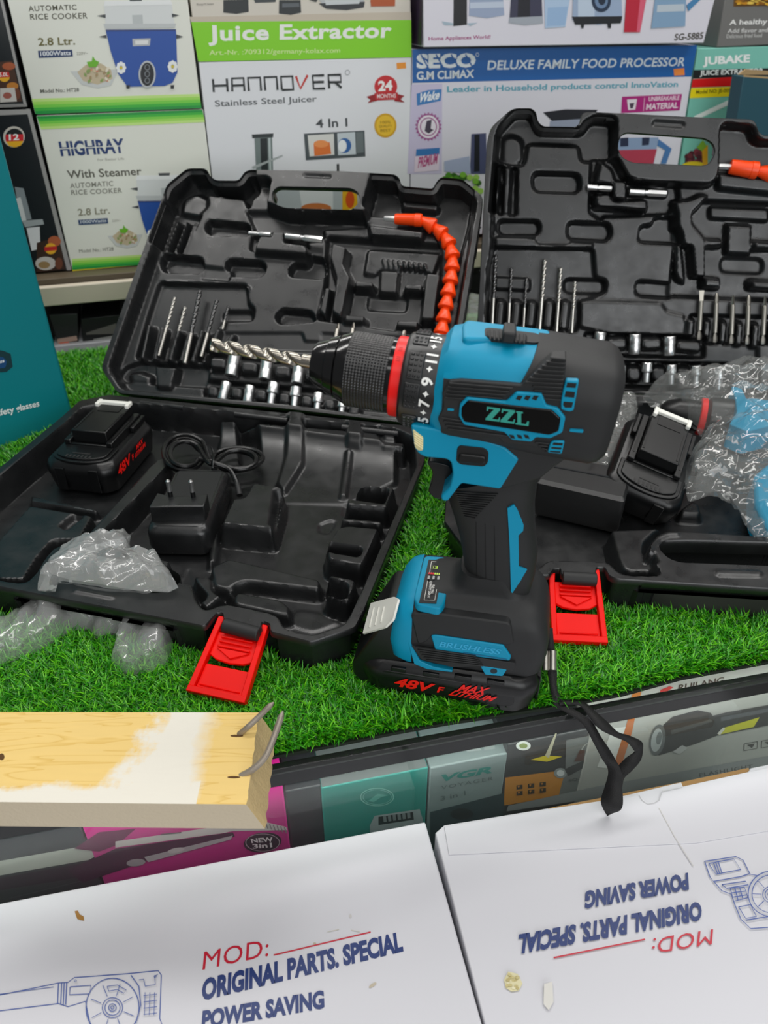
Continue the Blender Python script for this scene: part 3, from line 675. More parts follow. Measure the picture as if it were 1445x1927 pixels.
def socket(fr, top, bot, h, r, stepped, label, grp):
    M, L = ax_mat(fr, bot, top, h); t = thing('hex_socket', label, 'socket', M, grp)
    mb = MB()
    if stepped:
        prof = [(0, r*.70), (L*.48, r*.70), (L*.52, r*1.0), (L*.60, r*1.06), (L*.72, r), (L*.97, r), (L, r*.92)]
    else: prof = [(0, r*.93), (.0008, r), (L*.40, r), (L*.46, r*.96), (L*.54, r*.96), (L*.6, r), (L-.0008, r), (L, r*.93)]
    mb.lathe(prof, (0, 0, 0), (0, 0, 1), 24); part('socket_body', mb, CHROME, t)
    mb = MB(); mb.lathe([(0, r*.62), (.0006, r*.62)], (0, 0, L), (0, 0, 1), 6); part('socket_mouth', mb, mat('141414', .5), t); mb = MB(); mb.lathe([(0, r*.45), (.0006, r*.45)], (0, 0, -.0006), (0, 0, 1), 4)
    part('drive_end', mb, mat('141414', .5), t); return t
for i, (a, b_) in enumerate((((512, 722), (497, 797)), ((632, 735), (621, 810)), ((750, 748), (739, 825)))):
    socket(LL, A4([a])[0], A4([b_])[0], -.014, (.0088, .0086, .0082)[i], False, f'{ORD[i]} plain chrome socket in the upper row of the lid by the teal carton', 'upper sockets by the teal carton')
for i, (a, b_) in enumerate((((482, 820), (465, 886)), ((568, 834), (558, 897)), ((655, 822), (643, 902)), ((737, 838), (729, 910)), ((820, 860), (812, 932)), ((908, 888), (902, 938)))):
    socket(LL, A4([a])[0], A4([b_])[0], -.014, (.0070, .0068, .0074, .0072, .0068, .0062)[i], i > 1, f'{ORD[i]} {"stepped" if i > 1 else "plain"} chrome socket in the bottom row of the lid by the teal carton', 'lower sockets by the teal carton')
for i, (a, b_) in enumerate((((640, 1112), (626, 1195)), ((806, 1122), (802, 1218)), ((972, 1133), (969, 1224)))):
    socket(LR, A5([a])[0], A5([b_])[0], -.013, .0076, False, f'{ORD[i]} plain chrome socket in the upper row of the lid behind the drill', 'upper sockets behind the drill')
for i, (a, b_) in enumerate((((740, 1272), (734, 1362)), ((864, 1258), (858, 1352)), ((981, 1268), (977, 1362)), ((1099, 1273), (1095, 1370)), ((1210, 1290), (1203, 1388)))):
    socket(LR, A5([a])[0], A5([b_])[0], -.014, (.0062, .0070, .0067, .0066, .0060)[i], i > 0, f'{ORD[i]} {"stepped" if i else "plain"} chrome socket in the bottom row of the lid behind the drill', 'lower sockets behind the drill')
def driver(fr, tip, end, h, r, kind, label, grp):
    M, L = ax_mat(fr, end, tip, h); t = thing('screwdriver_bit', label, 'screwdriver bit', M, grp)
    mb = MB(); mb.lathe([(0, r*.9), (L*.03, r*1.12), (L*.10, r*1.12), (L*.17, r*.72), (L*.19, r*.72), (L*.20, r*1.1)], (0, 0, 0), (0, 0, 1), 6); mb.lathe([(L*.2, r), (L*.76, r), (L*.80, r*.72)], (0, 0, 0), (0, 0, 1), 20); part('shank', mb, mat('a9a69e', .42, 1.0), t)
    mb = MB()
    if kind == 0:
        secs = [[(r*.7*a, r*b_*.6, z) for a, b_ in ((1, 1), (-1, 1), (-1, -1), (1, -1))] for z in (L*.79,)]+[[(r*1.0*a, r*b_*.22, L) for a, b_ in ((1, 1), (-1, 1), (-1, -1), (1, -1))]]
        mb.loft(secs)
    elif kind == 1:
        secs = []
        for z, q in ((L*.79, .72), (L*.86, .6), (L*.97, .35), (L, .08)):
            secs.append([((r*q*(1 if i % 2 == 0 else .55))*math.cos(2*math.pi*i/8), (r*q*(1 if i % 2 == 0 else .55))*math.sin(2*math.pi*i/8), z) for i in range(8)])
        mb.loft(secs)
    else: mb.lathe([(L*.79, r*.75), (L*.84, r*.9), (L*.96, r*.8), (L, r*.5)], (0, 0, 0), (0, 0, 1), 6)
    part('tip', mb, mat('b8b4aa', .38, 1.0), t); return t
for i, (a, b_) in enumerate((((1126, 912), (1112, 1150)), ((1199, 925), (1188, 1162)), ((1278, 932), (1267, 1168)), ((1353, 934), (1343, 1172)), ((1432, 936), (1419, 1172)), ((1512, 940), (1497, 1175)))):
    driver(LR, A5([a])[0], A5([b_])[0], -.013, .0030, (0, 2, 1, 2, 1, 0)[i], f'{ORD[i]} steel screwdriver bit from the middle of the lid behind the drill', 'screwdriver bits behind the drill')
for i, (a, b_) in enumerate((((892, 602), (872, 710)), ((948, 598), (932, 712)), ((1135, 628), (1118, 740)))):
    driver(LL, A4([a])[0], A4([b_])[0], -.013, .0030, (1, 1, 2)[i], f'{ORD[i]} steel screwdriver bit peeking up behind the drill chuck, lid by the teal carton', 'screwdriver bits by the teal carton')
def adapter(fr, a, b_, h, r, long, label):
    M, L = ax_mat(fr, a, b_, h); t = thing('bit_adapter', label, 'bit adapter', M, 'bit adapters in the lids')
    mb = MB()
    mb.lathe([(0, r), (.0006, r*1.03), (L*.40, r*1.03), (L*.42, r*.8), (L*.5, r*.8)], (0, 0, 0), (0, 0, 1), 24); part('sleeve', mb, CHROME, t)
    mb = MB(); mb.lathe([(L*.48, r*.82), (L*.53, r*.98), (L*.97, r*.98), (L, r*.85)], (0, 0, 0), (0, 0, 1), 6); part('hex_shank', mb, CHROME, t)
adapter(LL, A4([(563, 271)])[0], A4([(642, 276)])[0], -.012, .0027, 0, 'short chrome bit adapter in the lid by the teal carton')
adapter(LL, A4([(699, 282)])[0], A4([(833, 297)])[0], -.010, .0044, 1, 'long chrome bit adapter in the lid by the teal carton')
adapter(LR, A5([(576, 415)])[0], A5([(693, 423)])[0], -.012, .0036, 0, 'short chrome bit adapter in the lid behind the drill')
adapter(LR, A5([(778, 437)])[0], A5([(957, 446)])[0], -.010, .0042, 1, 'long chrome bit adapter in the lid behind the drill')
# flexible shafts: steel end, sleeve, string of cones
def flexi(fr, tf, tip, sl0, sl1, sr, path, r, step, label):
    g = [Vector(fr.loc(tf([p])[0], -.012)) for p in path]; t = thing('flexible_shaft', label, 'flexible shaft', fr.M, 'orange flexible shafts in the lids')
    a, b_, c = [Vector(fr.loc(tf([p])[0], -.010)) for p in (tip, sl0, sl1)]
    mb = MB(); mb.lathe([(0, .0030), (.001, .0034), ((b_-a).length, .0034)], a, b_-a, 6); part('steel_tip', mb, CHROME, t)
    d = (c-b_).length; mb = MB(); mb.lathe([(0, sr*.86), (.001, sr*.92), (d*.72, sr*1.05), (d*.74, sr*1.12), (d*.96, sr*1.12), (d, sr*.9)], b_, c-b_, 28); part('grip_sleeve', mb, ORANGE, t, label='orange grip sleeve')
    s = spline([c]+g, 24); L = [0]
    for i in range(1, len(s)): L.append(L[-1]+(s[i]-s[i-1]).length)
    def at(d):
        for i in range(1, len(s)):
            if L[i] >= d: return s[i-1].lerp(s[i], (d-L[i-1])/max(1e-9, L[i]-L[i-1]))
        return s[-1]
    k = 0; d = 0.0
    while d+step < L[-1]:
        p, q = at(d), at(d+step); h = (q-p).length
        mb = MB(); mb.lathe([(-h*.05, r*.50), (h*.12, r*.60), (h*.55, r*.86), (h*.86, r*1.06), (h*.98, r*1.02), (h*1.04, r*.62)], p, q-p, 26)
        part('cone_segment', mb, ORANGE, t); d += step; k += 1
    return t
flexi(LL, A4, (1060, 217), (1100, 219), (1200, 224), .0074, [(1226, 238), (1262, 262), (1288, 290), (1306, 330), (1312, 372), (1306, 430), (1298, 480), (1288, 530), (1278, 590), (1270, 640), (1258, 700)], .0098, .0178, 'orange flexible shaft curving down the lid by the teal carton')
flexi(LR, A5, (1208, 314), (1262, 316), (1395, 336), .0090, [(1440, 345), (1500, 365), (1560, 400), (1600, 470), (1610, 560)], .0098, .0178, 'orange flexible shaft end at the far edge of the lid behind the drill')

# ---- battery packs
def bevel_poly(w_, l, c): return [(-w_+c, -l), (w_-c, -l), (w_, -l+c), (w_, l-c), (w_-c, l), (-w_+c, l), (-w_, l-c), (-w_, -l+c)]
def battery(M, label, parent=None, top=True, group='slide battery packs'):
    """x across (0.084), y along (0.118, front at -y), z up"""
    if parent is None: t = thing('battery_pack', label, 'battery', M, group)
    else:
        t = bpy.data.objects.new('battery_pack', None); COL.objects.link(t); t.parent = parent; t.matrix_local = M; t['label'] = label
    mb = MB(); h = .040
    secs = []
    for z, w_, l in ((0, .036, .052), (.004, .0395, .056), (.018, .041, .058), (.024, .042, .059), (.031, .042, .059), (.037, .0395, .0565), (.040, .036, .053)):
        secs.append([(x, y, z) for x, y in rnd(bevel_poly(w_, l, .010), .004, 3)])
    mb.loft(secs); part('body', mb, BLK2, t, bevel=0)
    for s in (-1, 1):
        mb = MB(); mb.prism(rnd([(s*.014, -.0600), (s*.026, -.0600), (s*.024, -.057), (s*.016, -.057)], .001), .006, .034); part('front_rib', mb, BLK2, t, bevel=.0015)
    mb = MB(); ap = [(-.034, -.02), (-.034, -.040)]+[(.034*math.cos(a), -.040-.0165*math.sin(a)) for a in np.linspace(math.pi, 0, 15)[1:-1]]+[(.034, -.040), (.034, -.02)]
    mb.prism(ap, .039, .0425); mb.prism(inset_poly(ap, .004), .0425, .0445); part('apron', mb, BLK2, t, bevel=.0007)
    mb = MB()
    for k in range(7): mb.box((-.015+k*.0046, -.0505, .0440), (-.0125+k*.0046, -.0455, .0449))
    mb.box((-.010, -.0425, .0440), (.011, -.0405, .0449)); part('vent_slots', mb, mat('1c1c1c', .6), t)
    if top:
        mb = MB()
        mb.box((-.021, -.018, .040), (.021, .050, .060)); mb.box((-.029, -.024, .040), (-.0215, .050, .050)); mb.box((.0215, -.024, .040), (.029, .050, .050))
        mb.box((-.034, .02, .040), (-.029, .052, .047)); mb.box((.029, .02, .040), (.034, .052, .047))
        mb.box((-.029, -.024, .040), (.029, -.020, .046)); part('terminal_block', mb, BLK2, t, bevel=.001)
        mb = MB()
        for x in (-.0255, -.0185, .0185, .0255): mb.box((x-.0012, -.014, .0500 if abs(x) > .02 else .060), (x+.0012, .028, .0505 if abs(x) > .02 else .0605))
        part('contact_slots', mb, mat('050505', .5), t)
        mb = MB(); mb.box((-.013, .030, .0595), (.013, .045, .0606)); part('latch_window', mb, mat('030303', .4), t)
        mb = MB(); mb.prism([(-.020, .046), (.020, .046), (.020, .052), (-.020, .052)], .0595, .064)
        for s in (-1, 1): mb.prism([(s*.0165, .040), (s*.021, .040), (s*.021, .0525), (s*.0165, .0525)], .0595, .0645)
        part('release_latch', mb, WHITEP, t, label='white release latch', bevel=.0009)
    return t
def side_print(t, M_side, scale=1.0):
    """red 48V F MAX LITHIUM lettering on the side plate (x along, y up in the plane of M_side)"""
    mb = MB()
    def put_t(s, x0, x1, y0, y1, bold=0, shear=0):
        g, f = glyphs(s, bold, shear); q = np.stack([x0+g[:, 0]*(x1-x0), y0+g[:, 1]*(y1-y0)], 1); mb.add([(a, b_, .0003) for a, b_ in q], f)
    put_t('48V', -.034, -.0015, -.0065, .0060, .035, .12); put_t('F', .0010, .0055, -.0065, .0012, .03, .12)
    put_t('MAX', .0135, .0330, .0006, .0062, .03, .35); put_t('LITHIUM', .0080, .0370, -.0068, -.0012, .03, .35)
    part('red_lettering', mb, mat('f0140c', .45), t, M_side, label='red 48V MAX lettering', smooth=0)
bl_ = battery(yawfr((-.138, .838, .0165), -23.5).M, 'black battery pack with a white latch lying in the tray by the teal carton')
side_print(bl_, Matrix.Translation((.0424, -.012, .0275)) @ Matrix(((0, 0, 1, 0), (1, 0, 0, 0), (0, 1, 0, 0), (0, 0, 0, 1))))
pr_ = Print(Fr((0, 0, 0), (1, 0, 0), (0, 1, 0), (0, 0, 1)), 0)
a = P(1240, 905, .055); bR = yawfr((.452, .640, .0315), -36.0).M @ Matrix.Rotation(math.radians(14), 4, 'Y') @ Matrix.Rotation(math.radians(13), 4, 'X')
br_ = battery(bR, 'black battery pack with a white latch tipped up against the clear bag')

# ---- plug charger with its coiled cable (by the teal carton), charger block (behind the drill)
cf = yawfr((-.0405, .700, .0160), -15.5)
ch = thing('plug_charger', 'black plug-in charger with two pins up and a coiled cable', 'charger', cf.M)
mb = MB(); secs = []
for z, d in ((0, .004), (.003, .001), (.012, 0), (.026, .0004), (.031, .002), (.034, .0052)): secs.append([(x, y, z) for x, y in rnd(bevel_poly(.032-d, .059-d, .006), .004, 3)])
mb.loft(secs); part('body', mb, BLK, ch)
mb = MB(); mb.prism([(-.027, -.046), (.027, -.042), (.026, -.020), (.010, -.026), (-.010, -.026), (-.026, -.020)], .033, .052); part('plug_base', mb, BLK, ch, bevel=.0012)
for x in (-.0105, .0125):
    mb = MB(); mb.lathe([(0, .0024), (.010, .0024)], (x, -.026, .048), (0, 0, 1), 16); pn = part('pin_sleeve', mb, BLK2, ch)
    mb = MB(); mb.lathe([(0, .0023), (.012, .0023), (.0135, .0012)], (x, -.026, .058), (0, 0, 1), 16); part('pin', mb, CHROME, ch, label='chrome pin')
pl = MB(); pl.box((-.024, -.012, .0339), (.024, .050, .0341)); part('rating_plate', pl, mat('1a1b1c', .5), ch)
loops = []
def cz(x, y, z): return TL.loc((x, y), z)
inv = cf.B @ TL.B.T
def tl2cf(v): return cf.B @ (TL.world(v)-cf.o)
coil = []
rr = random.Random(5)
for k in range(4):
    z0 = -.020+.0045*k; q = [1.0, .86, 1.06, .76][k]; dx, dy = (0, -3, 2, 3)[k], (0, 2, -4, -1)[k]
    for i in range(12):
        t = math.radians(25+i*28); coil.append((346+dx+38*q*math.cos(t), 855+dy+31*q*math.sin(t), z0+.010*math.sin(t*.5)))
    coil.append((396, 858+k*5, z0+.008))
    for i in range(9):
        t = math.radians(200+i*36); coil.append((446+dx+44*q*math.cos(t), 866+dy+(14+5*q)*math.sin(t), z0+.004))
    coil.append((402, 866+k*3, z0+.006))
coil += [(405, 872, .004), (430, 882, -.002), (444, 905, -.010), (450, 930, -.016)]
pts = [tl2cf(cz(*c)) for c in coil]; mb = MB(); mb.tube(spline(pts, 7), .0027, 8); part('cable', mb, BLK2, ch)
mb = MB(); mb.tube([tl2cf(cz(*c)) for c in ((444, 903, -.010), (448, 917, -.013), (451, 932, -.017))], [.0024, .0032, .0034], 12); part('strain_relief', mb, RUB, ch)
mb = MB(); q = [tl2cf(cz(*c)) for c in ((398, 842, .004), (402, 858, .008), (400, 880, .002), (396, 890, -.014))]; mb.tube(spline(q, 5), .0012, 6); part('cable_tie', mb, BLK2, ch)
c2f = yawfr(P(1098, 897, .030), -34.5)
cb = thing('charger_block', 'black charger block with a pale satin top in the case behind the drill', 'charger', c2f.M)
f60 = Fr(c2f.o, *c2f.B); tp4 = [f60.l2(p, .032) for p in ((1062, 864), (1190, 886), (1176, 941), (1009, 904))]
ang4 = rnd(tp4, .004)
mb = MB(); secs = [[(x*.97, y*.97, -.012) for x, y in ang4], [(x, y, -.006) for x, y in ang4], [(x, y, .029) for x, y in ang4], [(x*.95, y*.95, .0325) for x, y in ang4]]
mb.loft(secs); part('body', mb, mat('0d0e0f', .44, bump=.25, bscale=1800, spec=1.0), cb)
ml = MB(); a, b_ = f60.l2((1043, 879), .0325), f60.l2((1181, 905), .0325); d = Vector((b_[0]-a[0], b_[1]-a[1])).normalized(); n_ = Vector((-d.y, d.x))*.0011
ml.prism([(a[0]+n_.x, a[1]+n_.y), (b_[0]+n_.x, b_[1]+n_.y), (b_[0]-n_.x, b_[1]-n_.y), (a[0]-n_.x, a[1]-n_.y)], .032, .0334); part('seam_ridge', ml, mat('2a2c2e', .3), cb)

for tip_, root_ in (((1181, 823), (1170, 866)), ((1188, 852), (1182, 882))):
    a, b_ = Vector(f60.loc(root_, .034)), Vector(f60.loc(tip_, .040)); d = b_-a; mb = MB(); mb.lathe([(0, .0026), (d.length*.5, .0026)], a, d, 14); part('pin_sleeve', mb, BLK2, cb)
    mb = MB(); mb.lathe([(d.length*.45, .0028), (d.length*.92, .0028), (d.length, .0014)], a, d, 14); part('pin', mb, CHROME, cb, label='chrome pin')
pq = f60.poly([(1150, 868), (1178, 846), (1192, 884), (1188, 892)], .020); mb = MB(); mb.prism(pq, -.005, .034); part('plug_base', mb, BLK2, cb, bevel=.001)
# ---------------------------------------------------------------- clear plastic bags
def film(name, white, tr=.72, rough=.10):
    m = bpy.data.materials.new(name); m.use_nodes = True; nt = m.node_tree; nt.nodes.clear()
    o = nt.nodes.new('ShaderNodeOutputMaterial'); t = nt.nodes.new('ShaderNodeBsdfTransparent'); g = nt.nodes.new('ShaderNodeBsdfGlossy'); d = nt.nodes.new('ShaderNodeBsdfDiffuse')
    a = nt.nodes.new('ShaderNodeMixShader'); b = nt.nodes.new('ShaderNodeMixShader'); lw = nt.nodes.new('ShaderNodeLayerWeight'); lw.inputs['Blend'].default_value = .5; pw = nt.nodes.new('ShaderNodeMath'); pw.operation = 'POWER'; pw.inputs[1].default_value = 3.0; nt.links.new(lw.outputs['Facing'], pw.inputs[0])
    d.inputs[0].default_value = lin(white); t.inputs[0].default_value = (.97, .98, .98, 1); g.inputs['Roughness'].default_value = rough
    a.inputs[0].default_value = 1-tr; nt.links.new(t.outputs[0], a.inputs[1]); nt.links.new(d.outputs[0], a.inputs[2])
    mp = nt.nodes.new('ShaderNodeMapRange'); mp.inputs['To Min'].default_value = .06; mp.inputs['To Max'].default_value = .7; nt.links.new(pw.outputs[0], mp.inputs[0])
    nt.links.new(mp.outputs[0], b.inputs[0]); nt.links.new(a.outputs[0], b.inputs[1]); nt.links.new(g.outputs[0], b.inputs[2]); nt.links.new(b.outputs[0], o.inputs[0]); return m
FILM = film('clear_film', 'eef0ec', .90, .09); FILM2 = film('milky_film', 'f0f2f0', .80, .11)
def bag(name, fr, outline, h0, bulge, m, parent, amp=.006, cell=.0026, seed=0, fold=80.0, fs=1.0, lift=None):
    """crumpled closed film: a creased upper sheet over a flatter lower one, inside a traced outline at local height h0"""
    op = fr.poly(outline, h0); o = np.array(op); r = np.random.default_rng(seed)
    x0, y0 = o.min(0)-cell; x1, y1 = o.max(0)+cell; nx, ny = int((x1-x0)/cell)+2, int((y1-y0)/cell)+2
    X, Y = np.meshgrid(x0+np.arange(nx)*cell, y0+np.arange(ny)*cell); X = X+r.uniform(-.2, .2, X.shape)*cell; Y = Y+r.uniform(-.32, .32, Y.shape)*cell
    D = -sdf(op, X, Y); R = max(1e-4, D.max()); keep = D > 0; idx = -np.ones(X.shape, int); V = []
    dirs = [(r.uniform(0, 2*math.pi), f*r.uniform(.8, 1.25), r.uniform(0, 9), w_) for f, w_ in ((10, 1.0), (14, .9), (19, .75), (27, .5), (38, .36), (55, .22))]
    def crease(x, y, k):
        v = mnoise.noise_vector((x*fold*.5+seed, y*fold*.5, k)); x2, y2 = x+v[0]*.022, y+v[1]*.022; s_ = 0
        for a, f, ph, w_ in dirs:
            u = ((math.cos(a+k)*x2+math.sin(a+k)*y2)*f*fs+ph) % 1.0; s_ += w_*abs(u-.5)*2
        return s_/3.0
    tris = []; cellsk = keep[:-1, :-1] | keep[1:, :-1] | keep[:-1, 1:] | keep[1:, 1:]
    J, I = np.nonzero(cellsk); need = set()
    for j, i in zip(J, I):
        for q in ((j, i), (j, i+1), (j+1, i+1), (j+1, i)): need.add(q)
        a, b, c, d = (j, i), (j, i+1), (j+1, i+1), (j+1, i)
        tris += [(a, b, c), (a, c, d)] if (i+j) % 2 else [(a, b, d), (b, c, d)]
    ids = {}; top = []; bot = []
    for q in need:
        x, y, dd = X[q], Y[q], D[q]
        if dd <= 0: x, y = closest([op], x, y); dd = 0
        e = math.sqrt(min(1, dd/(R*.7))); ids[q] = len(top); lf = lift(x, y) if lift else 0
        top.append((x, y, h0+lf+bulge*e+amp*crease(x, y, 0)*min(1, dd/.004+.15))); bot.append((x, y, h0+lf*.6+.0012-.6*amp*crease(x, y, 3)*min(1, dd/.004)))
    n = len(top); mb = MB(); mb.add(top+bot, [tuple(ids[q] for q in t) for t in tris]+[tuple(n+ids[q] for q in t[::-1]) for t in tris])
    return part(name, mb, m, parent, smooth=32)
b1 = thing('plastic_bag', 'crumpled clear plastic bag poking through the handle slot of the case beside the carton', 'plastic bag', TL.M)
bag('upper_film', TL, [(72, 1114), (92, 1075), (118, 1045), (170, 1030), (247, 1008), (244, 1025), (250, 1046), (302, 1058), (322, 1085), (336, 1108), (318, 1117), (270, 1115), (200, 1110), (112, 1096), (105, 1115)], .004, .012, FILM2, b1, .018, .0024, 1, 30.0, 2.0)
GB = yawfr(P(150, 1220, .006), -27.5)
o2 = bag('lower_film', GB, [(-40, 1225), (0, 1190), (40, 1162), (60, 1140), (130, 1140), (230, 1158), (315, 1186), (328, 1215), (318, 1250), (286, 1268), (240, 1274), (210, 1252), (228, 1192), (180, 1204), (172, 1188), (140, 1188), (80, 1226), (0, 1258), (-40, 1266)], .006, .014, FILM2, b1, .019, .0026, 2, 28.0, 1.8); o2.matrix_local = rel(GB.M, TL.M)
TB = Fr(TR.world((0, 0, 0)), *TR.B)
b2 = thing('plastic_bag', 'large clear plastic bag wrapped round a blue tool in the case behind the drill', 'plastic bag', TB.M)
bag('upper_film', TB, [(1208, 752), (1260, 738), (1330, 730), (1400, 722), (1470, 720), (1520, 760), (1530, 1010), (1440, 1012), (1412, 990), (1385, 955), (1368, 928), (1300, 928), (1288, 912), (1292, 872), (1330, 835), (1326, 818), (1290, 792), (1250, 762)], .012, .040, FILM, b2, .026, .0028, 3, 26.0, 1.7)
# the blue tool inside the bag
d2 = thing('cordless_drill', 'second blue cordless drill lying wrapped inside the large clear bag', 'drill', TB.M)
pa_, pb_ = Vector(TB.loc((1290, 780), .012)), Vector(TB.loc((1440, 800), .012)); ax2 = pb_-pa_; L2 = ax2.length
mb = MB(); mb.lathe([(0, .008), (.006, .014), (.02, .019), (.055, .019)], pa_-ax2.normalized()*.03, ax2, 28); part('chuck', mb, BLK2, d2)
mb = MB(); mb.lathe([(0, .020), (.001, .0225), (.007, .0225), (.008, .020)], pa_+ax2*.16, ax2, 28); part('red_ring', mb, RED, d2)
mb = MB(); mb.lathe([(0, .020), (.003, .025), (.028, .0255), (.03, .02)], pa_+ax2*.25, ax2, 28); part('torque_collar', mb, BLK, d2)
mb = MB(); q = pa_+ax2*.58; mb.lathe([(0, .018), (.002, .027), (.02, .029), (.08, .029), (.095, .02)], q, ax2, 28); part('motor_housing', mb, BLUE, d2, bevel=.001)
hx = TB.poly([(1372, 740), (1392, 745), (1404, 772), (1450, 778), (1445, 815), (1402, 826), (1368, 812), (1382, 790), (1380, 765)], .03); mb = MB(); mb.prism(rnd(hx, .004), .010, .040); part('trigger_housing', mb, BLUE, d2, bevel=.003)
hx = TB.poly([(1415, 905), (1445, 880), (1500, 900), (1500, 1000), (1440, 1005), (1418, 960)], .0); mb = MB(); mb.prism(rnd(hx, .006), -.028, .008); part('battery_foot', mb, BLUE, d2, bevel=.004)
SB = yawfr(P(880, 640, .004), 0)
b3 = thing('plastic_bag', 'clear plastic bag of goods lying in the gap between the two lids', 'plastic bag', SB.M)
gb = Fr(P(886, 560, .02), *SB.B); E3 = [P(x, y, .006) for x, y in ((862, 640), (905, 640), (915, 600), (870, 590))]
mbp = [(float(p[0]-SB.o[0]), float(p[1]-SB.o[1])) for p in E3]
bag('film', SB, [(845, 690), (915, 690), (930, 610), (860, 600)], .004, .05, FILM2, b3, .012, .004, 7)

b4 = thing('plastic_bag', 'small clear zip bag with a red seal line between the drill and the tipped battery', 'plastic bag', TB.M)
bag('film', TB, [(1128, 778), (1165, 752), (1196, 748), (1200, 770), (1186, 820), (1168, 868), (1140, 884), (1112, 872)], .002, .012, FILM, b4, .008, .003, 11, 30.0, 2.2)
mb = MB(); mb.tube([TB.loc(p, .022) for p in ((1155, 788), (1142, 815), (1126, 846), (1114, 868))], .0009, 8); part('red_seal', mb, RED, b4, label='red zip seal')
# ---------------------------------------------------------------- the cordless drill
D1 = crop(720, 580, .3183); C2 = crop(660, 920, .2768); D0 = crop(370, 580, .3668); N1 = crop(730, 600, .11938)
drill = thing('cordless_drill', 'blue and black cordless drill standing on its battery on the grass', 'drill', DR.M)
SL = .0897; A_ = Vector((1, -SL, 0)).normalized(); U_ = Vector((SL, 1, 0)).normalized(); Z_ = Vector((0, 0, 1))
def axp(x): return Vector((x, .266-SL*(x-.031), 0))
def dl(name, prof, m, n=56, parent=None, label=None, bevel=0, smooth=30):
    mb = MB(); mb.lathe([(t/1000, r/1000) for t, r in prof], axp(0), A_, n); return part(name, mb, m, parent or drill, label=label, bevel=bevel, smooth=smooth)
dl('chuck_nose', [(-41, 8), (-40.6, 13.0), (-38, 14.8), (-31, 17.2), (-30.2, 18.6), (-24, 21.0), (-23.4, 20.2), (-22.6, 21.6), (-16, 24.2), (-12, 24.6)], mat('0c0c0d', .16, coat=.3), 64)
# knurled sleeve
mb = MB(); secs = []; n = 480; rows = 84
for k in range(rows+1):
    x = -15.5+k*.332; q = []
    for i in range(n):
        t = 2*math.pi*i/n; r = 25.0+.34*(math.cos(t*40+k*.52)*math.cos(t*40-k*.52)) if 0 < k < rows else 24.4
        c = axp(x/1000); q.append(c+(U_*math.cos(t)+Z_*math.sin(t))*(r/1000))
    secs.append(q)
mb.loft(secs); part('knurled_sleeve', mb, mat('131314', .30, spec=.6), drill, smooth=60)
dl('chuck_collar', [(12, 24), (12.3, 25.2), (14.8, 25.2), (15.2, 24.4)], mat('0c0c0d', .15))
dl('red_ring', [(14.8, 25), (15.0, 26.2), (15.8, 26.8), (21.6, 26.8), (22.4, 26.0)], mat('f00d08', .34), label='red lock ring')
dl('torque_collar', [(21.5, 24), (21.8, 28.6), (23.4, 30.4), (26, 31.1), (40, 31.6), (45.5, 31.8), (46, 30)], BLK, 72)
# grip pads with studs around the torque collar
def cyl_pt(x, t, r): return axp(x/1000)+(U_*math.cos(t)+Z_*math.sin(t))*(r/1000)
def cyl_hit(px, R):
    o, d = DR.lray(px); o, d = Vector(o), Vector(d); c = axp(0); w_ = o-c
    d2 = d-A_*d.dot(A_); w2 = w_-A_*w_.dot(A_); a, b_, c2 = d2.dot(d2), 2*d2.dot(w2), w2.dot(w2)-R*R; ds = max(0, b_*b_-4*a*c2)
    p = o+d*((-b_-math.sqrt(ds))/(2*a)); q = p-c; return q.dot(A_), math.atan2(q.dot(Z_), q.dot(U_))
for t0, t1 in ((.08, .36), (.56, 1.13), (1.20, 1.75), (1.95, 2.5), (-.5, -.05), (2.7, 3.2), (3.4, 3.9)):
    mb = MB(); q0 = []; 
    cs = rnd([(25.4, t0), (35.6, t0), (35.6, t1), (25.4, t1)], .06, 3) if False else [(25.4, t0), (35.6, t0), (35.6, t1), (25.4, t1)]
    N = 8; secs = []
    for k in range(N+1):
        t = t0+(t1-t0)*k/N; secs.append([cyl_pt(25.4, t, 30.6), cyl_pt(25.6, t, 32.0), cyl_pt(35.4, t, 32.4), cyl_pt(35.6, t, 30.9)])
    mb.loft(secs); part('grip_pad', mb, BLK, drill, bevel=.0007)
    mb = MB(); nr = max(2, int((t1-t0)/.095))
    for i in range(nr):
        for j in range(3):
            t = t0+(t1-t0)*(i+.6)/(nr+.2); x = 27.6+j*2.9
            a = [cyl_pt(x-1.05, t-.026, 32.1), cyl_pt(x+1.05, t-.026, 32.1), cyl_pt(x+1.05, t+.026, 32.1), cyl_pt(x-1.05, t+.026, 32.1)]; b_ = [cyl_pt(x-.5, t-.012, 32.95), cyl_pt(x+.5, t-.012, 32.95), cyl_pt(x+.5, t+.012, 32.95), cyl_pt(x-.5, t+.012, 32.95)]
            mb.loft([a, b_])
    part('grip_studs', mb, BLK, drill, smooth=0)
mb = MB(); WH = mat('f4f4f0', .5)
for s, c, hh, ww in (('15', (757, 322), 7.4, 7.0), ('11', (690, 622), 7.4, 6.2), ('9', (615, 992), 7.6, 5.4), ('7', (568, 1330), 7.2, 5.2), ('5', (552, 1592), 7.0, 5.0), ('1', (800, 200), 7.0, 2.0)):
    x, t = cyl_hit(N1([c])[0], .0317); g, f = glyphs(s, .03)
    # baseline climbs round the collar, tops of the digits point to the chuck
    v = [cyl_pt(x*1000+hh/2-b_*hh, t-(a-.5)*ww/31.7*1.0, 31.88) for a, b_ in g]; mb.add(v, f)
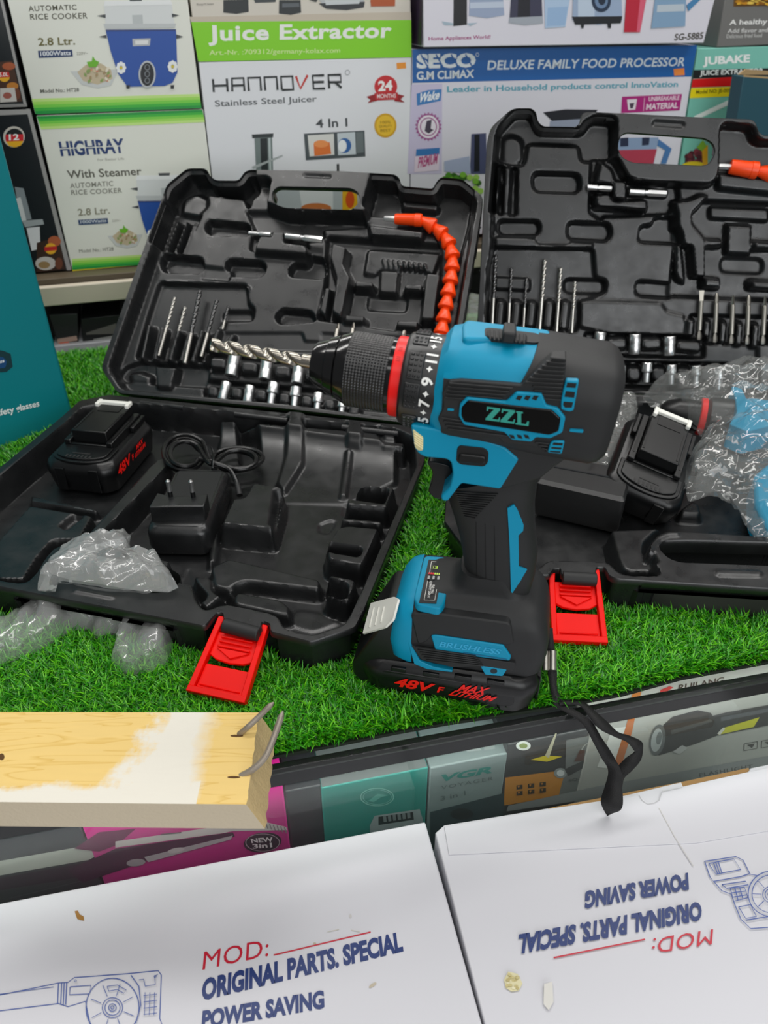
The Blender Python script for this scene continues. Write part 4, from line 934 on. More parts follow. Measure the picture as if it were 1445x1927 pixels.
for c in ((790, 245), (720, 442), (650, 792), (590, 1185), (555, 1475), (553, 1662)):
    x, t = cyl_hit(N1([c])[0], .0317); x *= 1000; s = 2.2
    pts = []
    for i in range(8):
        a = i*math.pi/4; r = s if i % 2 == 0 else s*.48; pts.append(cyl_pt(x+r*math.cos(a), t+r*math.sin(a)/31.7, 31.88))
    mb.add(pts, [tuple(range(8))])
part('torque_numbers', mb, WH, drill, label='white torque numbers', smooth=0)
mb = MB()
for px in ((75, 430), (40, 575)):
    x, t = cyl_hit(N1([px])[0], .0268)
    for k in range(3):
        a0 = t+k*.05; mb.add([cyl_pt(17.0, a0, 26.9), cyl_pt(19.6, a0, 26.9), cyl_pt(19.6, a0+.016, 26.9), cyl_pt(17.0, a0+.016, 26.9)], [(0, 1, 2, 3)])
part('ring_marks', mb, mat('a80806', .5), drill, smooth=0)
BITST = mat('a39e94', .27, 1.0)
# drill bit in the chuck
tip = DR.loc((394, 648), 0); a = axp(-.036); L = (Vector(tip)-a).length
zz = (Vector(tip)-a).normalized(); x_ = Vector((0, 0, 1)).cross(zz).normalized(); y_ = zz.cross(x_)
MT = Matrix(((x_.x, y_.x, zz.x, a.x), (x_.y, y_.y, zz.y, a.y), (x_.z, y_.z, zz.z, a.z), (0, 0, 0, 1)))
put('drill_bit', mesh_of('drill_bit', twist_mesh('b', L, .0047, .84, BITST), BITST, 30), drill, MT, label='steel twist drill bit')

# motor housing
def hsec(x, pts, r, off=0.0):
    p = rnd(inset_poly(pts+[(-a, b_) for a, b_ in pts[::-1]], -off/1000 if off else 0), r, 5) if not off else rnd(inset_poly(pts+[(-a, b_) for a, b_ in pts[::-1]], -off), r, 5)
    c = axp(x); return [c+Z_*v+U_*u for v, u in p]
K = 1000
def ctl(s): return [(a/K, b_/K) for a, b_ in s]
O0 = ctl([(13.5, 30.5), (24, 23), (31, 10), (31, -11), (23, -24), (12, -30.5)])
O1 = ctl([(11, 38.0), (25, 30), (33.5, 17), (34, -9), (29, -22), (13, -31)])
O2 = ctl([(9, 41.0), (26, 35), (34, 22), (35, -10), (30, -22), (14, -30)])
O3 = ctl([(12, 41.0), (28, 36), (35, 22), (35.5, -12), (30, -24), (14, -30)])
O4 = ctl([(14, 39.5), (28, 35), (34.5, 22), (35, -12), (30, -24), (14, -29)])
O5 = ctl([(12, 33), (24, 29), (29, 18), (29, -10), (24, -20), (12, -25)])
def hloft(off=0.0):
    mb = MB(); S_ = []
    for x, o, r in ((.0445, O0, .012), (.049, O1, .011), (.058, O2, .008), (.085, O2, .008), (.112, O3, .009), (.138, O4, .011), (.1485, O4, .012), (.1535, [(a*.93, b_*.95) for a, b_ in O4], .012), (.1575, O5, .012)):
        S_.append(hsec(x, o, r, off))
    mb.loft(S_); return mb
def cut(mb, name, m, planes, smooth=35):
    """keep the side each plane normal points away from; planes in drill coordinates"""
    me = mesh_of(name, mb, m, 0); bm = bmesh.new(); bm.from_mesh(me)
    for co, no in planes:
        r = bmesh.ops.bisect_plane(bm, geom=bm.verts[:]+bm.edges[:]+bm.faces[:], plane_co=co, plane_no=no, clear_outer=True, dist=1e-7)
        ed = [e for e in r['geom_cut'] if isinstance(e, bmesh.types.BMEdge)]
        if ed: bmesh.ops.edgenet_fill(bm, edges=ed)
    bmesh.ops.recalc_face_normals(bm, faces=bm.faces); bm.to_mesh(me); bm.free()
    me.polygons.foreach_set('use_smooth', [True]*len(me.polygons)); me.set_sharp_from_angle(angle=math.radians(smooth)); return me
FV = .035
fl = lambda pts, v=FV, tf=D1: Fr(DR.o, *DR.B).poly(tf(pts), v)
part('motor_housing', hloft(), BLUE, drill, label='teal blue motor housing', smooth=28)
def pl3(p, q, flip=False):
    d = Vector((q[0]-p[0], q[1]-p[1])); n_ = Vector((d.y, -d.x, 0)).normalized(); return (Vector((p[0], p[1], 0)), -n_ if flip else n_)
a, b_ = fl([(985, 205)])[0], fl([(815, 452)])[0]; c = fl([(385, 428)])[0]
pa = pl3(b_, a, True); pb = pl3(c, b_)
put('rear_shell', cut(hloft(.0011), 'rear_shell', RUB, [pa]), drill, label='black rubber rear shell')
lb = fl([(350, 580)])[0][0]
put('side_shell', cut(hloft(.0010), 'side_shell', RUB, [(pa[0], -pa[1]), (pb[0], -pb[1] if False else pb[1]*-1), (Vector((lb, 0, 0)), Vector((-1, 0, 0)))]), drill)
def slab(name, polypx, v0, v1, m, tf=D1, r=.0012, bevel=.0008, parent=None, label=None, vt=None):
    mb = MB(); mb.prism(rnd(fl(polypx, vt or v1, tf), r), v0, v1); return part(name, mb, m, parent or drill, bevel=bevel, label=label)
slab('side_grip', [(395, 432), (460, 425), (820, 456), (1000, 300), (1085, 298), (1062, 600), (1020, 790), (960, 830), (715, 800), (690, 770), (480, 745), (345, 712), (325, 655), (358, 585), (350, 500)], .024, .0362, RUB)
mb = MB()
def ribs(mb, segs, w_=4.5, v0=.0350, v1=.0374):
    for p, q in segs:
        a, b_ = Vector(p), Vector(q); d = (b_-a).normalized(); n_ = Vector((-d.y, d.x))*w_; mb.prism(fl([tuple(a+n_), tuple(b_+n_), tuple(b_-n_), tuple(a-n_)], v1), v0, v1)
sg = []
for k in range(5): sg.append(((392-k*7, 446+k*21), (770-k*20, 476+k*20)))
for k in range(11):
    y = 303+k*24; sg.append((((992-(y-300)*1.02) if y < 452 else 905+(y-540)*.3, y-8), (1084-(y-300)*.11, y+2)))
for k in range(4): sg.append(((346+k*12, 650+k*22), (470+k*90, 668+k*30)))
for k in range(4): sg.append(((900+k*20, 795+k*18), (985-k*6, 803+k*18)))
ribs(mb, sg); part('grip_ribs', mb, RUB, drill, bevel=.0006)
slab('badge_frame', [(455, 570), (495, 528), (730, 553), (792, 498), (940, 508), (967, 577), (1035, 593), (1080, 650), (1062, 737), (990, 772), (905, 765), (880, 792), (762, 780), (718, 735), (480, 692), (448, 640)], .034, .0385, BLUE, bevel=.0008)
slab('badge', [(466, 588), (505, 546), (1000, 602), (1052, 652), (1040, 730), (985, 752), (482, 674), (464, 638)], .036, .0393, mat('040405', .12, spec=.3), bevel=.0008, label='glossy black badge')
# badge letters: slanted block serifs, two greens
mb = MB()
def zz_(x, y, w_, h_):
    k = lambda a, b_: (x+a*w_+ (0)*b_, y-b_*h_+a*w_*.13)
    mb.flat(fl([k(.05, 1), k(1.0, 1), k(1.0, .86), k(.42, .14), k(.86, .14), k(.93, .34), k(1, .34), k(.95, 0), k(-.05, 0), k(-.05, .12), k(.55, .86), k(.17, .86), k(.11, .68), k(.03, .68)], .0396), .03945)
zz_(612, 662, 82, 80); zz_(700, 674, 82, 80)
k = lambda a, b_: (785+a*80, 688-b_*80+a*80*.13)
mb.flat(fl([k(.05, 1), k(.55, 1), k(.55, .88), k(.42, .86), k(.42, .13), k(.78, .13), k(.88, .36), k(1, .36), k(.96, 0), k(0, 0), k(0, .12), k(.14, .14), k(.14, .86), k(.05, .88)], .0396), .03945)
part('badge_letters', mb, mat('3fae9e', .35, 0.3), drill, label='green ZZL badge letters', smooth=0)
mb = MB()
for x in (800, 848, 895): mb.flat(fl([(x, 516), (x+28, 519), (x+12, 546), (x-14, 536)], .0386), .0387)
part('upper_vents', mb, mat('07090a', .6), drill, smooth=0); mb = MB()
for x in (752, 796, 838): mb.flat(fl([(x-6, 746), (x+22, 750), (x+32, 772), (x+6, 768)], .0386), .0387)
part('lower_vents', mb, mat('07090a', .6), drill, smooth=0)
for nm, fr_, wins in (('rear_vent', [(1082, 428), (1160, 432), (1128, 608), (1100, 614), (1054, 600), (1054, 552), (1068, 480)], [[(1090, 440), (1146, 444), (1140, 472), (1084, 468)], [(1082, 490), (1138, 496), (1132, 530), (1074, 524)], [(1070, 552), (1126, 556), (1118, 588), (1078, 588), (1066, 572)]]), ('lower_vent', [(1008, 784), (1076, 788), (1058, 864), (974, 856), (990, 800)], [[(1010, 794), (1066, 798), (1062, 812), (1004, 808)], [(1000, 820), (1058, 824), (1054, 836), (994, 830)], [(990, 842), (1052, 846), (1050, 856), (986, 850)]])):
    o = slab(nm, fr_, .033, .0378, BLUE, bevel=.0007); mb = MB()
    for w_ in wins: mb.flat(fl(w_, .0379), .0379)
    part('vent_slots', mb, mat('07090a', .6), o, smooth=0)
slab('blue_mark', [(384, 592), (422, 596), (420, 608), (382, 604)], .035, .0368, BLUE, bevel=0); slab('blue_mark', [(1106, 716), (1188, 722), (1184, 737), (1104, 730)], .033, .0372, BLUE, bevel=0)
# top slide switch
o = DR.world(axp(.085)+U_*.041); TOPF = Fr(o, DR.B.T @ np.array(A_), -DR.B[2], DR.B.T @ np.array(U_)); RT_ = rel(TOPF.M, DR.M)
tp_ = lambda pts, h=0: TOPF.poly(D1(pts), h)
mb = MB(); mb.prism(rnd(tp_([(470, 100), (490, 72), (985, 132), (1000, 165), (975, 190), (475, 182)]), .004), -.006, .0008); part('top_plate', mb, BLUE, drill, RT_, bevel=.002, seg=3)
mb = MB(); mb.prism(rnd(tp_([(602, 112), (930, 150), (930, 208), (605, 172)], .001), .005), -.002, .0011); part('switch_slot', mb, mat('0a0a0b', .5), drill, RT_)
mb = MB(); mb.prism(rnd(tp_([(615, 118), (855, 148), (855, 202), (615, 168)], .002), .005), .0, .0022); sw = part('speed_slider', mb, RUB, drill, RT_, bevel=.001)
mb = MB()
for k in range(9):
    if 3 <= k <= 5: continue
    x = 632+k*25; mb.prism(tp_([(x, 126+k*3), (x+9, 127+k*3), (x+9, 184+k*3), (x, 183+k*3)], .003), .002, .0032)
part('slider_ribs', mb, RUB, sw, bevel=.0003)
mb = MB(); mb.prism(tp_([(710, 118), (785, 128), (785, 190), (706, 182)], .004), .001, .0085); part('slider_lever', mb, RUB, sw, bevel=.0015, seg=3)
# trigger housing, trigger, selector, lamp
hb = [(165, 690), (345, 722), (480, 762), (600, 778), (720, 822), (805, 895), (695, 1072), (465, 1036), (385, 1142), (350, 1140), (343, 1112), (395, 1062), (414, 985), (406, 915), (380, 893), (250, 882), (212, 862), (188, 830)]
slab('trigger_housing', hb, -.027, .0315, BLUE, r=.002, bevel=.0025, label='teal blue trigger housing')
slab('neck', [(345, 560), (800, 640), (1150, 760), (1100, 890), (1010, 935), (940, 1010), (690, 1080), (600, 900), (400, 800)], -.022, .0305, RUB, r=.006, bevel=.005)
slab('trigger', [(262, 880), (330, 885), (408, 905), (420, 985), (402, 1066), (366, 1104), (316, 1102), (272, 1058), (296, 1000), (302, 940)], -.011, .011, BLK2, r=.003, bevel=.003, vt=.005)
slab('selector_recess', [(455, 812), (600, 828), (626, 850), (622, 915), (600, 938), (460, 925), (434, 905), (440, 830)], .028, .0322, mat('060607', .6), bevel=.0004, r=.003)
slab('selector_button', [(450, 862), (612, 878), (606, 928), (462, 916), (446, 900)], .030, .0334, BLK2, bevel=.001, r=.003)
slab('work_lamp', [(176, 715), (240, 764), (238, 842), (208, 842), (190, 822)], .027, .0322, mat('d9cf9a', .12, spec=.8), bevel=.0006, label='clear yellowish work lamp')
mb = MB(); ribs(mb, [((186, 740+i*14), (236, 775+i*14)) for i in range(5)], 2, .0320, .0328); part('lamp_facets', mb, mat('fff4c8', .1), drill)
# handle
rows = [((842, 900), (1030, 840)), ((846, 935), (1012, 900)), ((855, 962), (1006, 940)), ((866, 1003), (1007, 985)), ((873, 1045), (1012, 1035)), ((877, 1085), (1008, 1072)), ((882, 1110), (997, 1108)), ((890, 1128), (985, 1138))]
mb = MB(); secs = []
for i, (l, r) in enumerate(rows):
    a, b_ = Vector(DR.loc(l, 0)), Vector(DR.loc(r, 0)); c = (a+b_)/2; h = (b_-a)/2; dz = (.024, .022, .0205, .0195, .0195, .020, .0205, .0215)[i]; q = []
    for k in range(40):
        t = 2*math.pi*k/40; ct, st = math.cos(t), math.sin(t); e = .78
        q.append(c+h*(math.copysign(abs(ct)**e, ct))+Z_*(dz*math.copysign(abs(st)**e, st)))
    secs.append(q)
mb.loft([secs[0]]+[[(p*(1-t)+q*t) for p, q in zip(secs[i], secs[i+1])] for i in range(len(secs)-1) for t in ((.25, .5, .75, 1))])
hme = mesh_of('handle', mb, RUB, 40); put('handle', hme, drill)
bvh = BVHTree.FromPolygons([v.co[:] for v in hme.vertices], [tuple(p.vertices) for p in hme.polygons])
def wrap(name, pts, tf, m, off=.0012, label=None, bevel=.0004):
    """a thin plate laid on the handle along a traced outline"""
    q = tf(pts); den = []
    for i in range(len(q)):
        a, b_ = Vector(q[i]), Vector(q[(i+1) % len(q)]); n_ = max(1, int((b_-a).length/6)); den += [a.lerp(b_, j/n_) for j in range(n_)]
    top = []; bot = []
    for p in den:
        o, d = DR.lray(p); o, d = Vector(o), Vector(d).normalized(); hit = bvh.ray_cast(o, d)
        if hit[0] is None: hit = bvh.find_nearest(Vector(DR.loc(p, .01)))
        top.append(hit[0]+hit[1].normalized()*off*(1 if hit[1].dot(d) < 0 else -1)); bot.append(hit[0]-hit[1].normalized()*.002*(1 if hit[1].dot(d) < 0 else -1))
    n_ = len(top); mb = MB(); mb.add(bot+top, [tuple(range(n_, 2*n_))]+[(i, (i+1) % n_, n_+(i+1) % n_, n_+i) for i in range(n_)]); return part(name, mb, m, drill, label=label)
wrap('handle_insert', [(1064, 125), (1108, 100), (1130, 135), (1170, 240), (1166, 280), (1136, 310), (1140, 522), (1194, 540), (1150, 620), (1096, 702), (1088, 690), (1080, 400)], C2, BLUE, label='teal blue handle insert')
for k in range(3):
    x = 850+k*62; wrap('handle_groove', [(x, 225+k*14), (x+3, 225+k*14), (x+8, 640+k*25), (x+5, 640+k*25)], C2, mat('050505', .7), off=.0003)
for k in range(12):
    wrap('handle_rib', [(712+k*5, 20+k*15), (716+k*5, 14+k*15), (1000-k*14, 30+k*15), (1000-k*14, 37+k*15)], C2, RUB, off=.0009)
# foot
def fsec(y, x0, x1, zh, r, off=0):
    x0, x1, zh = x0/K-off, x1/K+off, zh/K+off
    return [(a, y/K, b_) for a, b_ in rnd([(x0, -zh), (x1, -zh), (x1, zh), (x0, zh)], r/K, 6)]
FS = ((35, 27, 134, 33, 10), (42, 20, 139, 37, 13), (58, 17.5, 141, 38, 14), (72, 18.5, 141, 38, 15), (84, 22, 138, 37, 15), (92, 26, 134, 34, 15), (97.5, 31, 128, 28, 14), (100, 37, 122, 22, 13), (103, 60, 120, 21, 14), (108, 66, 117, 20.5, 15), (118, 69, 113, 20, 15))
def floft(off=0, top=len(FS)):
    mb = MB(); mb.loft([fsec(*s, off) for s in FS[:top]]); return mb
part('foot', floft(), RUB, drill, smooth=50)
put('foot_front', cut(floft(.0009, 8), 'foot_front', BLUE, [(Vector((.0365, 0, 0)), Vector((1, 0, 0)))], 50), drill, label='teal blue foot front')
FT = Fr(DR.world((0, .0995, 0)), DR.B[0], -DR.B[2], DR.B[1]); RF = rel(FT.M, DR.M); fp = lambda pts, h=0: FT.poly(C2(pts), h)
mb = MB(); mb.prism(rnd(fp([(500, 462), (640, 470), (678, 520), (640, 780), (605, 826), (445, 792), (430, 740)]), .004), -.006, .0014); pad = part('gauge_pad', mb, BLUE, drill, RF, bevel=.0012, seg=3)
LBT = crop(780, 1030, .0692)
pr = Print(FT, .0016, tf=LBT)
pr.poly([(385, 335), (825, 352), (590, 1535), (118, 1515)], mat('0d0f10', .3))
for a, b_ in (((460, 385), (735, 408)), ((460, 385), (408, 700)), ((735, 408), (685, 690)), ((355, 915), (260, 1440)), ((640, 935), (545, 1450)), ((260, 1440), (545, 1450))): pr.line([a, b_], 14, 'd8d8d2')
pr.ring(545, 555, 34, 40, 12, 'c9e06a'); pr.poly([(600, 525), (670, 530), (682, 560), (660, 602), (590, 598)], 'b4e23c'); pr.line([(475, 520), (465, 590)], 10, '9db060'); pr.line([(475, 520), (600, 525)], 7, '9db060'); pr.line([(465, 595), (590, 600)], 7, '9db060')
for i in range(6): pr.poly([(385+i*54, 700+i*5), (418+i*54, 702+i*5), (410+i*54, 748+i*6), (375+i*54, 746+i*6)], 'e0202a' if i < 3 else 'cfe85a')
for i in range(3): pr.poly([(362+i*132, 800+i*8), (418+i*132, 803+i*8), (404+i*132, 896+i*8), (346+i*132, 892+i*8)], 'a9aaa8')
pr.text('QUANTITY DISPLAY', (405, 955), (335, 1415), (480, 960), 'e8e8e4', .02); pr.text('ELECTRIC', (490, 1055), (440, 1290), (550, 1062), 'e8e8e4', .02)
pr.build('gauge_label', pad, rel(FT.M, DR.M) if False else Matrix.Identity(4), label='black battery gauge label')
pl_ = [(545, 1000), (572, 997), (1035, 1065), (1088, 1142), (1080, 1170), (602, 1112), (572, 1092)]
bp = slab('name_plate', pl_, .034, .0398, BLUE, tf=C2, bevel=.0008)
pr = Print(DR, .0400, tf=C2); pr.text('BRUSHLESS', (598, 1072), (1015, 1128), (606, 1036), mat('2aa9d6', .35), .02, .15); pr.line([(765, 1113), (1062, 1160)], 9, mat('07648a', .5)); pr.build('painted_relief_lettering', bp)  # flat letters; the paler blue paints the light that raised ones would catch
slab('foot_grip', [(412, 1068), (600, 1112), (1120, 1186), (1105, 1240), (880, 1204), (700, 1215), (480, 1160)], .032, .0402, RUB, tf=C2, bevel=.0012)
mb = MB(); 
for k in range(6):
    a, b_ = Vector((440+k*14, 1080+k*17)), Vector((850+k*10, 1140+k*13)); n_ = Vector((-.13, 1)).normalized()*3.2
    mb.prism(fl([tuple(a+n_), tuple(b_+n_), tuple(b_-n_), tuple(a-n_)], .041, C2), .039, .0412)
part('foot_ribs', mb, RUB, drill, bevel=.0004)
ey_ = slab('strap_eye', [(880, 1205), (1060, 1230), (1032, 1274), (914, 1264)], .034, .0405, BLUE, tf=C2, bevel=.0006)
pr = Print(DR, .0406, tf=C2); pr.ell(972, 1239, 24, 17, mat('06232e', .5)); pr.build('eye_hole', ey_)
slab('foot_trim', [(385, 1040), (402, 1040), (468, 1170), (560, 1212), (690, 1236), (690, 1248), (520, 1228), (430, 1192)], .030, .0390, BLUE, tf=C2, bevel=.0006)
slab('foot_side', [(405, 850), (600, 850), (1085, 915), (1110, 1060), (1040, 1062), (560, 990), (520, 1040), (455, 1060)], .030, .0388, RUB, tf=C2, r=.004, bevel=.002)
# battery under the foot
BM = Matrix(((0, -1.24, 0, .0655), (0, 0, 1.0, -.0055), (-.955, 0, 0, 0), (0, 0, 0, 1)))
bt = battery(BM, 'black slide battery', drill, top=False)
pr = Print(DR, .0409, tf=C2)
pr.text('48V', (288, 1338), (550, 1386), (312, 1280), 'f0140c', .035, .12); pr.text('F', (583, 1383), (630, 1388), (592, 1344), 'f0140c', .03, .12)
pr.text('MAX', (716, 1376), (925, 1400), (742, 1328), 'f0140c', .03, .35); pr.text('LITHIUM', (662, 1400), (968, 1448), (690, 1366), 'f0140c', .03, .35)
bx = pr.build('red_lettering', bt, BM.inverted(), label='red 48V MAX LITHIUM lettering')
mb = MB(); mb.prism(rnd(fl([(185, 1250), (240, 1236), (1060, 1365), (1112, 1400), (1108, 1470), (1060, 1482), (250, 1352), (188, 1325)], .0402, C2), .003), .036, .0400); part('side_plate', mb, BLK2, bt, BM.inverted(), bevel=.0006)
mb = MB()
for a, b_ in (((275, 1212), (375, 1226)), ((490, 1245), (600, 1262)), ((705, 1268), (820, 1284)), ((925, 1300), (1045, 1318))):
    mb.prism(fl([a, b_, (b_[0]-4, b_[1]+26), (a[0]-2, a[1]+24)], .0395, C2), .036, .0398)
part('side_clips', mb, BLK2, bt, BM.inverted(), bevel=.0006)
mb = MB(); mb.prism(rnd([(-.0125, .012), (-.0130, .024), (.012, .073), (.030, .078), (.032, .036), (-.004, .002)], .004), -.033, .034); part('front_hump', mb, BLK2, bt, BM.inverted(), bevel=.005, seg=3)
fe = np.array([.47, .8827, 0]); wz = lambda v: DR.B.T @ np.array(v); FB = Fr(DR.world((.0010, .0505, 0)), wz((0, 0, 1)), wz(fe), wz((-fe[1], fe[0], 0))); RB = rel(FB.M, DR.M)
mb = MB(); mb.prism(rnd(FB.poly(C2([(82, 985), (140, 775), (262, 716), (284, 728), (246, 866), (200, 925)]), .0052), .002), .0034, .0052); part('release_button', mb, WHITEP, bt, BM.inverted() @ RB, bevel=.0012, label='white release button')
mb = MB()
for k in range(3): mb.prism(FB.poly(C2([(150+k*26, 800-k*6), (153+k*26, 800-k*6), (120+k*30, 935-k*20), (117+k*30, 935-k*20)]), .0058), .0045, .0060)
part('button_ribs', mb, mat('d8d8d0', .4), bt, BM.inverted() @ RB)

# wrist strap
S6 = crop(920, 1160, .3633)
def ribbon(name, st, m, th=.0009):
    L = []; R = []
    for l, r, z in st:
        dz = z[1]-z[0] if isinstance(z, tuple) else 0; z0 = z[0] if isinstance(z, tuple) else z
        pl_, pr_ = S6([l])[0], S6([r])[0]; L.append(Vector(P(*pl_, z0))); R.append(Vector(P(*pr_, z0+dz)))
    L, R = spline(L, 6), spline(R, 6); inv = DR.M.inverted(); L = [inv @ v for v in L]; R = [inv @ v for v in R]; n_ = len(L); mb = MB()
    mb.add(L+R, [(i, i+1, n_+i+1, n_+i) for i in range(n_-1)]); o = part(name, mb, m, drill); s = o.modifiers.new('thick', 'SOLIDIFY'); s.thickness = th; s.offset = 0; return o
WEB = mat('0a0a0b', .62, bump=.6, bscale=1400, name='black_webbing')
st = ribbon('wrist_strap', [((300, 60), (330, 60), .052), ((305, 130), (335, 130), .044), ((300, 200), (345, 200), .034), ((305, 290), (352, 290), .026), ((318, 370), (352, 370), .018), ((330, 440), (375, 430), .014), ((352, 470), (400, 458), .011), ((425, 512), (470, 500), .009), ((492, 565), (532, 545), .002), ((540, 650), (580, 625), -.012), ((585, 735), (630, 700), -.027), ((618, 800), (684, 800), (-.042, -.036)), ((600, 880), (690, 880), (-.056, -.050)), ((580, 960), (690, 990), (-.069, -.064)), ((612, 1032), (640, 1018), (-.0835, -.080))], WEB)
ribbon('strap_loop', [((362, 440), (366, 462), .014), ((420, 432), (425, 456), .011), ((485, 440), (470, 462), .009), ((545, 488), (515, 512), .006), ((610, 545), (570, 580), .000), ((665, 598), (650, 622), -.006), ((725, 618), (715, 650), -.012), ((788, 648), (750, 690), -.018), ((796, 690), (752, 705), -.024), ((785, 745), (708, 735), -.032), ((740, 800), (672, 770), -.040), ((700, 840), (640, 800), -.046), ((690, 900), (620, 880), -.054)], WEB)
mb = MB()
for x in (292, 328):
    a, b_ = S6([(x, 180)])[0], S6([(x, 280)])[0]; inv = DR.M.inverted(); p, q = inv @ Vector(P(*a, .037)), inv @ Vector(P(*b_, .028)); mb.lathe([(0, .0026 if x < 300 else .0036), ((q-p).length, .0026 if x < 300 else .0036)], p, q-p, 18)
part('metal_crimp', mb, STEEL, drill, label='steel strap crimp')
KEEP += [(foot2 := [tuple(float(c) for c in DR.world((x, 0, z))[:2]) for x, z in ((-.008, -.036), (.134, -.036), (.134, .034), (-.008, .034))], .0)]
# ---------------------------------------------------------------- boxes stacked on the shelf behind
B1 = crop(0, 0, .27682); B2 = crop(340, 0, .31834); B3 = crop(760, 0, .47405)
SHELF_Y = BK.l2((-15, 519), 0)[1]
def carton(label, quad, m, z=0.0, depth=.2, group='appliance boxes on the back shelf', fr=BK, cat='box', name='appliance_box', bevel=.0012, down=False):
    q = fr.poly(quad, z)
    if down: q[2] = (q[2][0], SHELF_Y); q[3] = (q[3][0], SHELF_Y)
    o = fr.world((sum(a for a, _ in q)/4, min(b_ for _, b_ in q), z-depth/2))
    f = Fr(o, *fr.B); t = thing(name, label, cat, f.M, group)
    mb = MB(); mb.prism(f.poly(quad, depth/2), -depth/2, depth/2); part('carton', mb, m, t, bevel=bevel)
    return t, f, depth/2+.0002
def cw(h, r=.38): return mat(h, r, name='printed_card_'+h)
# black boxes at the far left
BKC = cw('15171b', .35)
t, f, h = carton('black appliance box with a grey border, upper one at the end of the shelf', [(-95, -40), (-1, -40), (53, 200), (-45, 205)], BKC)
pr = Print(f, h, tf=B1); pr.poly([(0, 0), (20, 0), (185, 725), (165, 727)], 'a2a09e'); pr.poly([(-150, 712), (165, 705), (185, 725), (-150, 738)], '8e8c8a'); pr.build('border_print', t)
pr = Print(f, h+.0002, tf=B1); pr.poly([(-100, 430), (85, 412), (150, 690), (-100, 705)], '4a2c1c'); pr.ell(60, 450, 45, 26, 'b05a34'); pr.ell(85, 585, 40, 26, 'c7802c'); pr.ell(110, 640, 30, 40, '6e3a22'); pr.poly([(0, 600), (100, 596), (115, 690), (0, 696)], 'cfcac4'); pr.ell(50, 650, 30, 22, 'a4584c'); pr.ell(30, 525, 36, 32, 'f0b428'); pr.poly([(-10, 490), (60, 488), (68, 524), (-6, 528)], 'd02420'); pr.text('5.0L', (-6, 522), (58, 518), (-6, 494), 'f6f2ee', .02); pr.build('food_picture', t)
t, f, h = carton('black grey-bordered appliance box with a round 12 badge, lower one at the shelf end', [(-60, 207), (57, 205), (134, 508), (-15, 519)], BKC)
pr = Print(f, h, tf=B1); pr.poly([(178, 740), (205, 740), (485, 1834), (455, 1838)], 'a2a09e'); pr.poly([(-120, 752), (205, 742), (210, 775), (-120, 790)], 'a8a6a4'); pr.build('border_print', t)
pr = Print(f, h+.0002, tf=B1); pr.ell(95, 930, 74, 72, 'cfcac0'); pr.ell(98, 934, 62, 60, '17181a'); pr.poly([(38, 915), (158, 912), (160, 958), (40, 962)], 'd4202c'); pr.poly([(42, 962), (160, 958), (140, 990), (100, 1002), (62, 992)], 'f2b71e'); pr.text('12', (62, 955), (130, 952), (60, 912), 'fbfaf6', .03); pr.build('warranty_badge', t)
pr = Print(f, h+.0002, tf=B1); pr.poly([(100, 1270), (160, 1280), (215, 1490), (140, 1500)], '8f979c'); pr.poly([(105, 1350), (140, 1340), (180, 1500), (140, 1510)], 'd9dcdd'); pr.poly([(150, 1500), (290, 1490), (300, 1525), (170, 1545)], 'a7adb0'); pr.poly([(180, 1550), (270, 1540), (275, 1690), (215, 1705)], 'e2e3e6'); pr.poly([(250, 1650), (400, 1610), (445, 1830), (250, 1850)], '3b2418'); pr.ell(370, 1640, 44, 36, 'b6603a'); pr.ell(345, 1690, 40, 38, 'f0b428'); pr.poly([(300, 1680), (385, 1672), (388, 1700), (304, 1708)], 'c8242a'); pr.ell(310, 1790, 70, 46, 'cdc9c2'); pr.ell(300, 1800, 40, 24, 'a08458'); pr.ell(400, 1790, 26, 40, '70402a'); pr.build('food_picture', t)
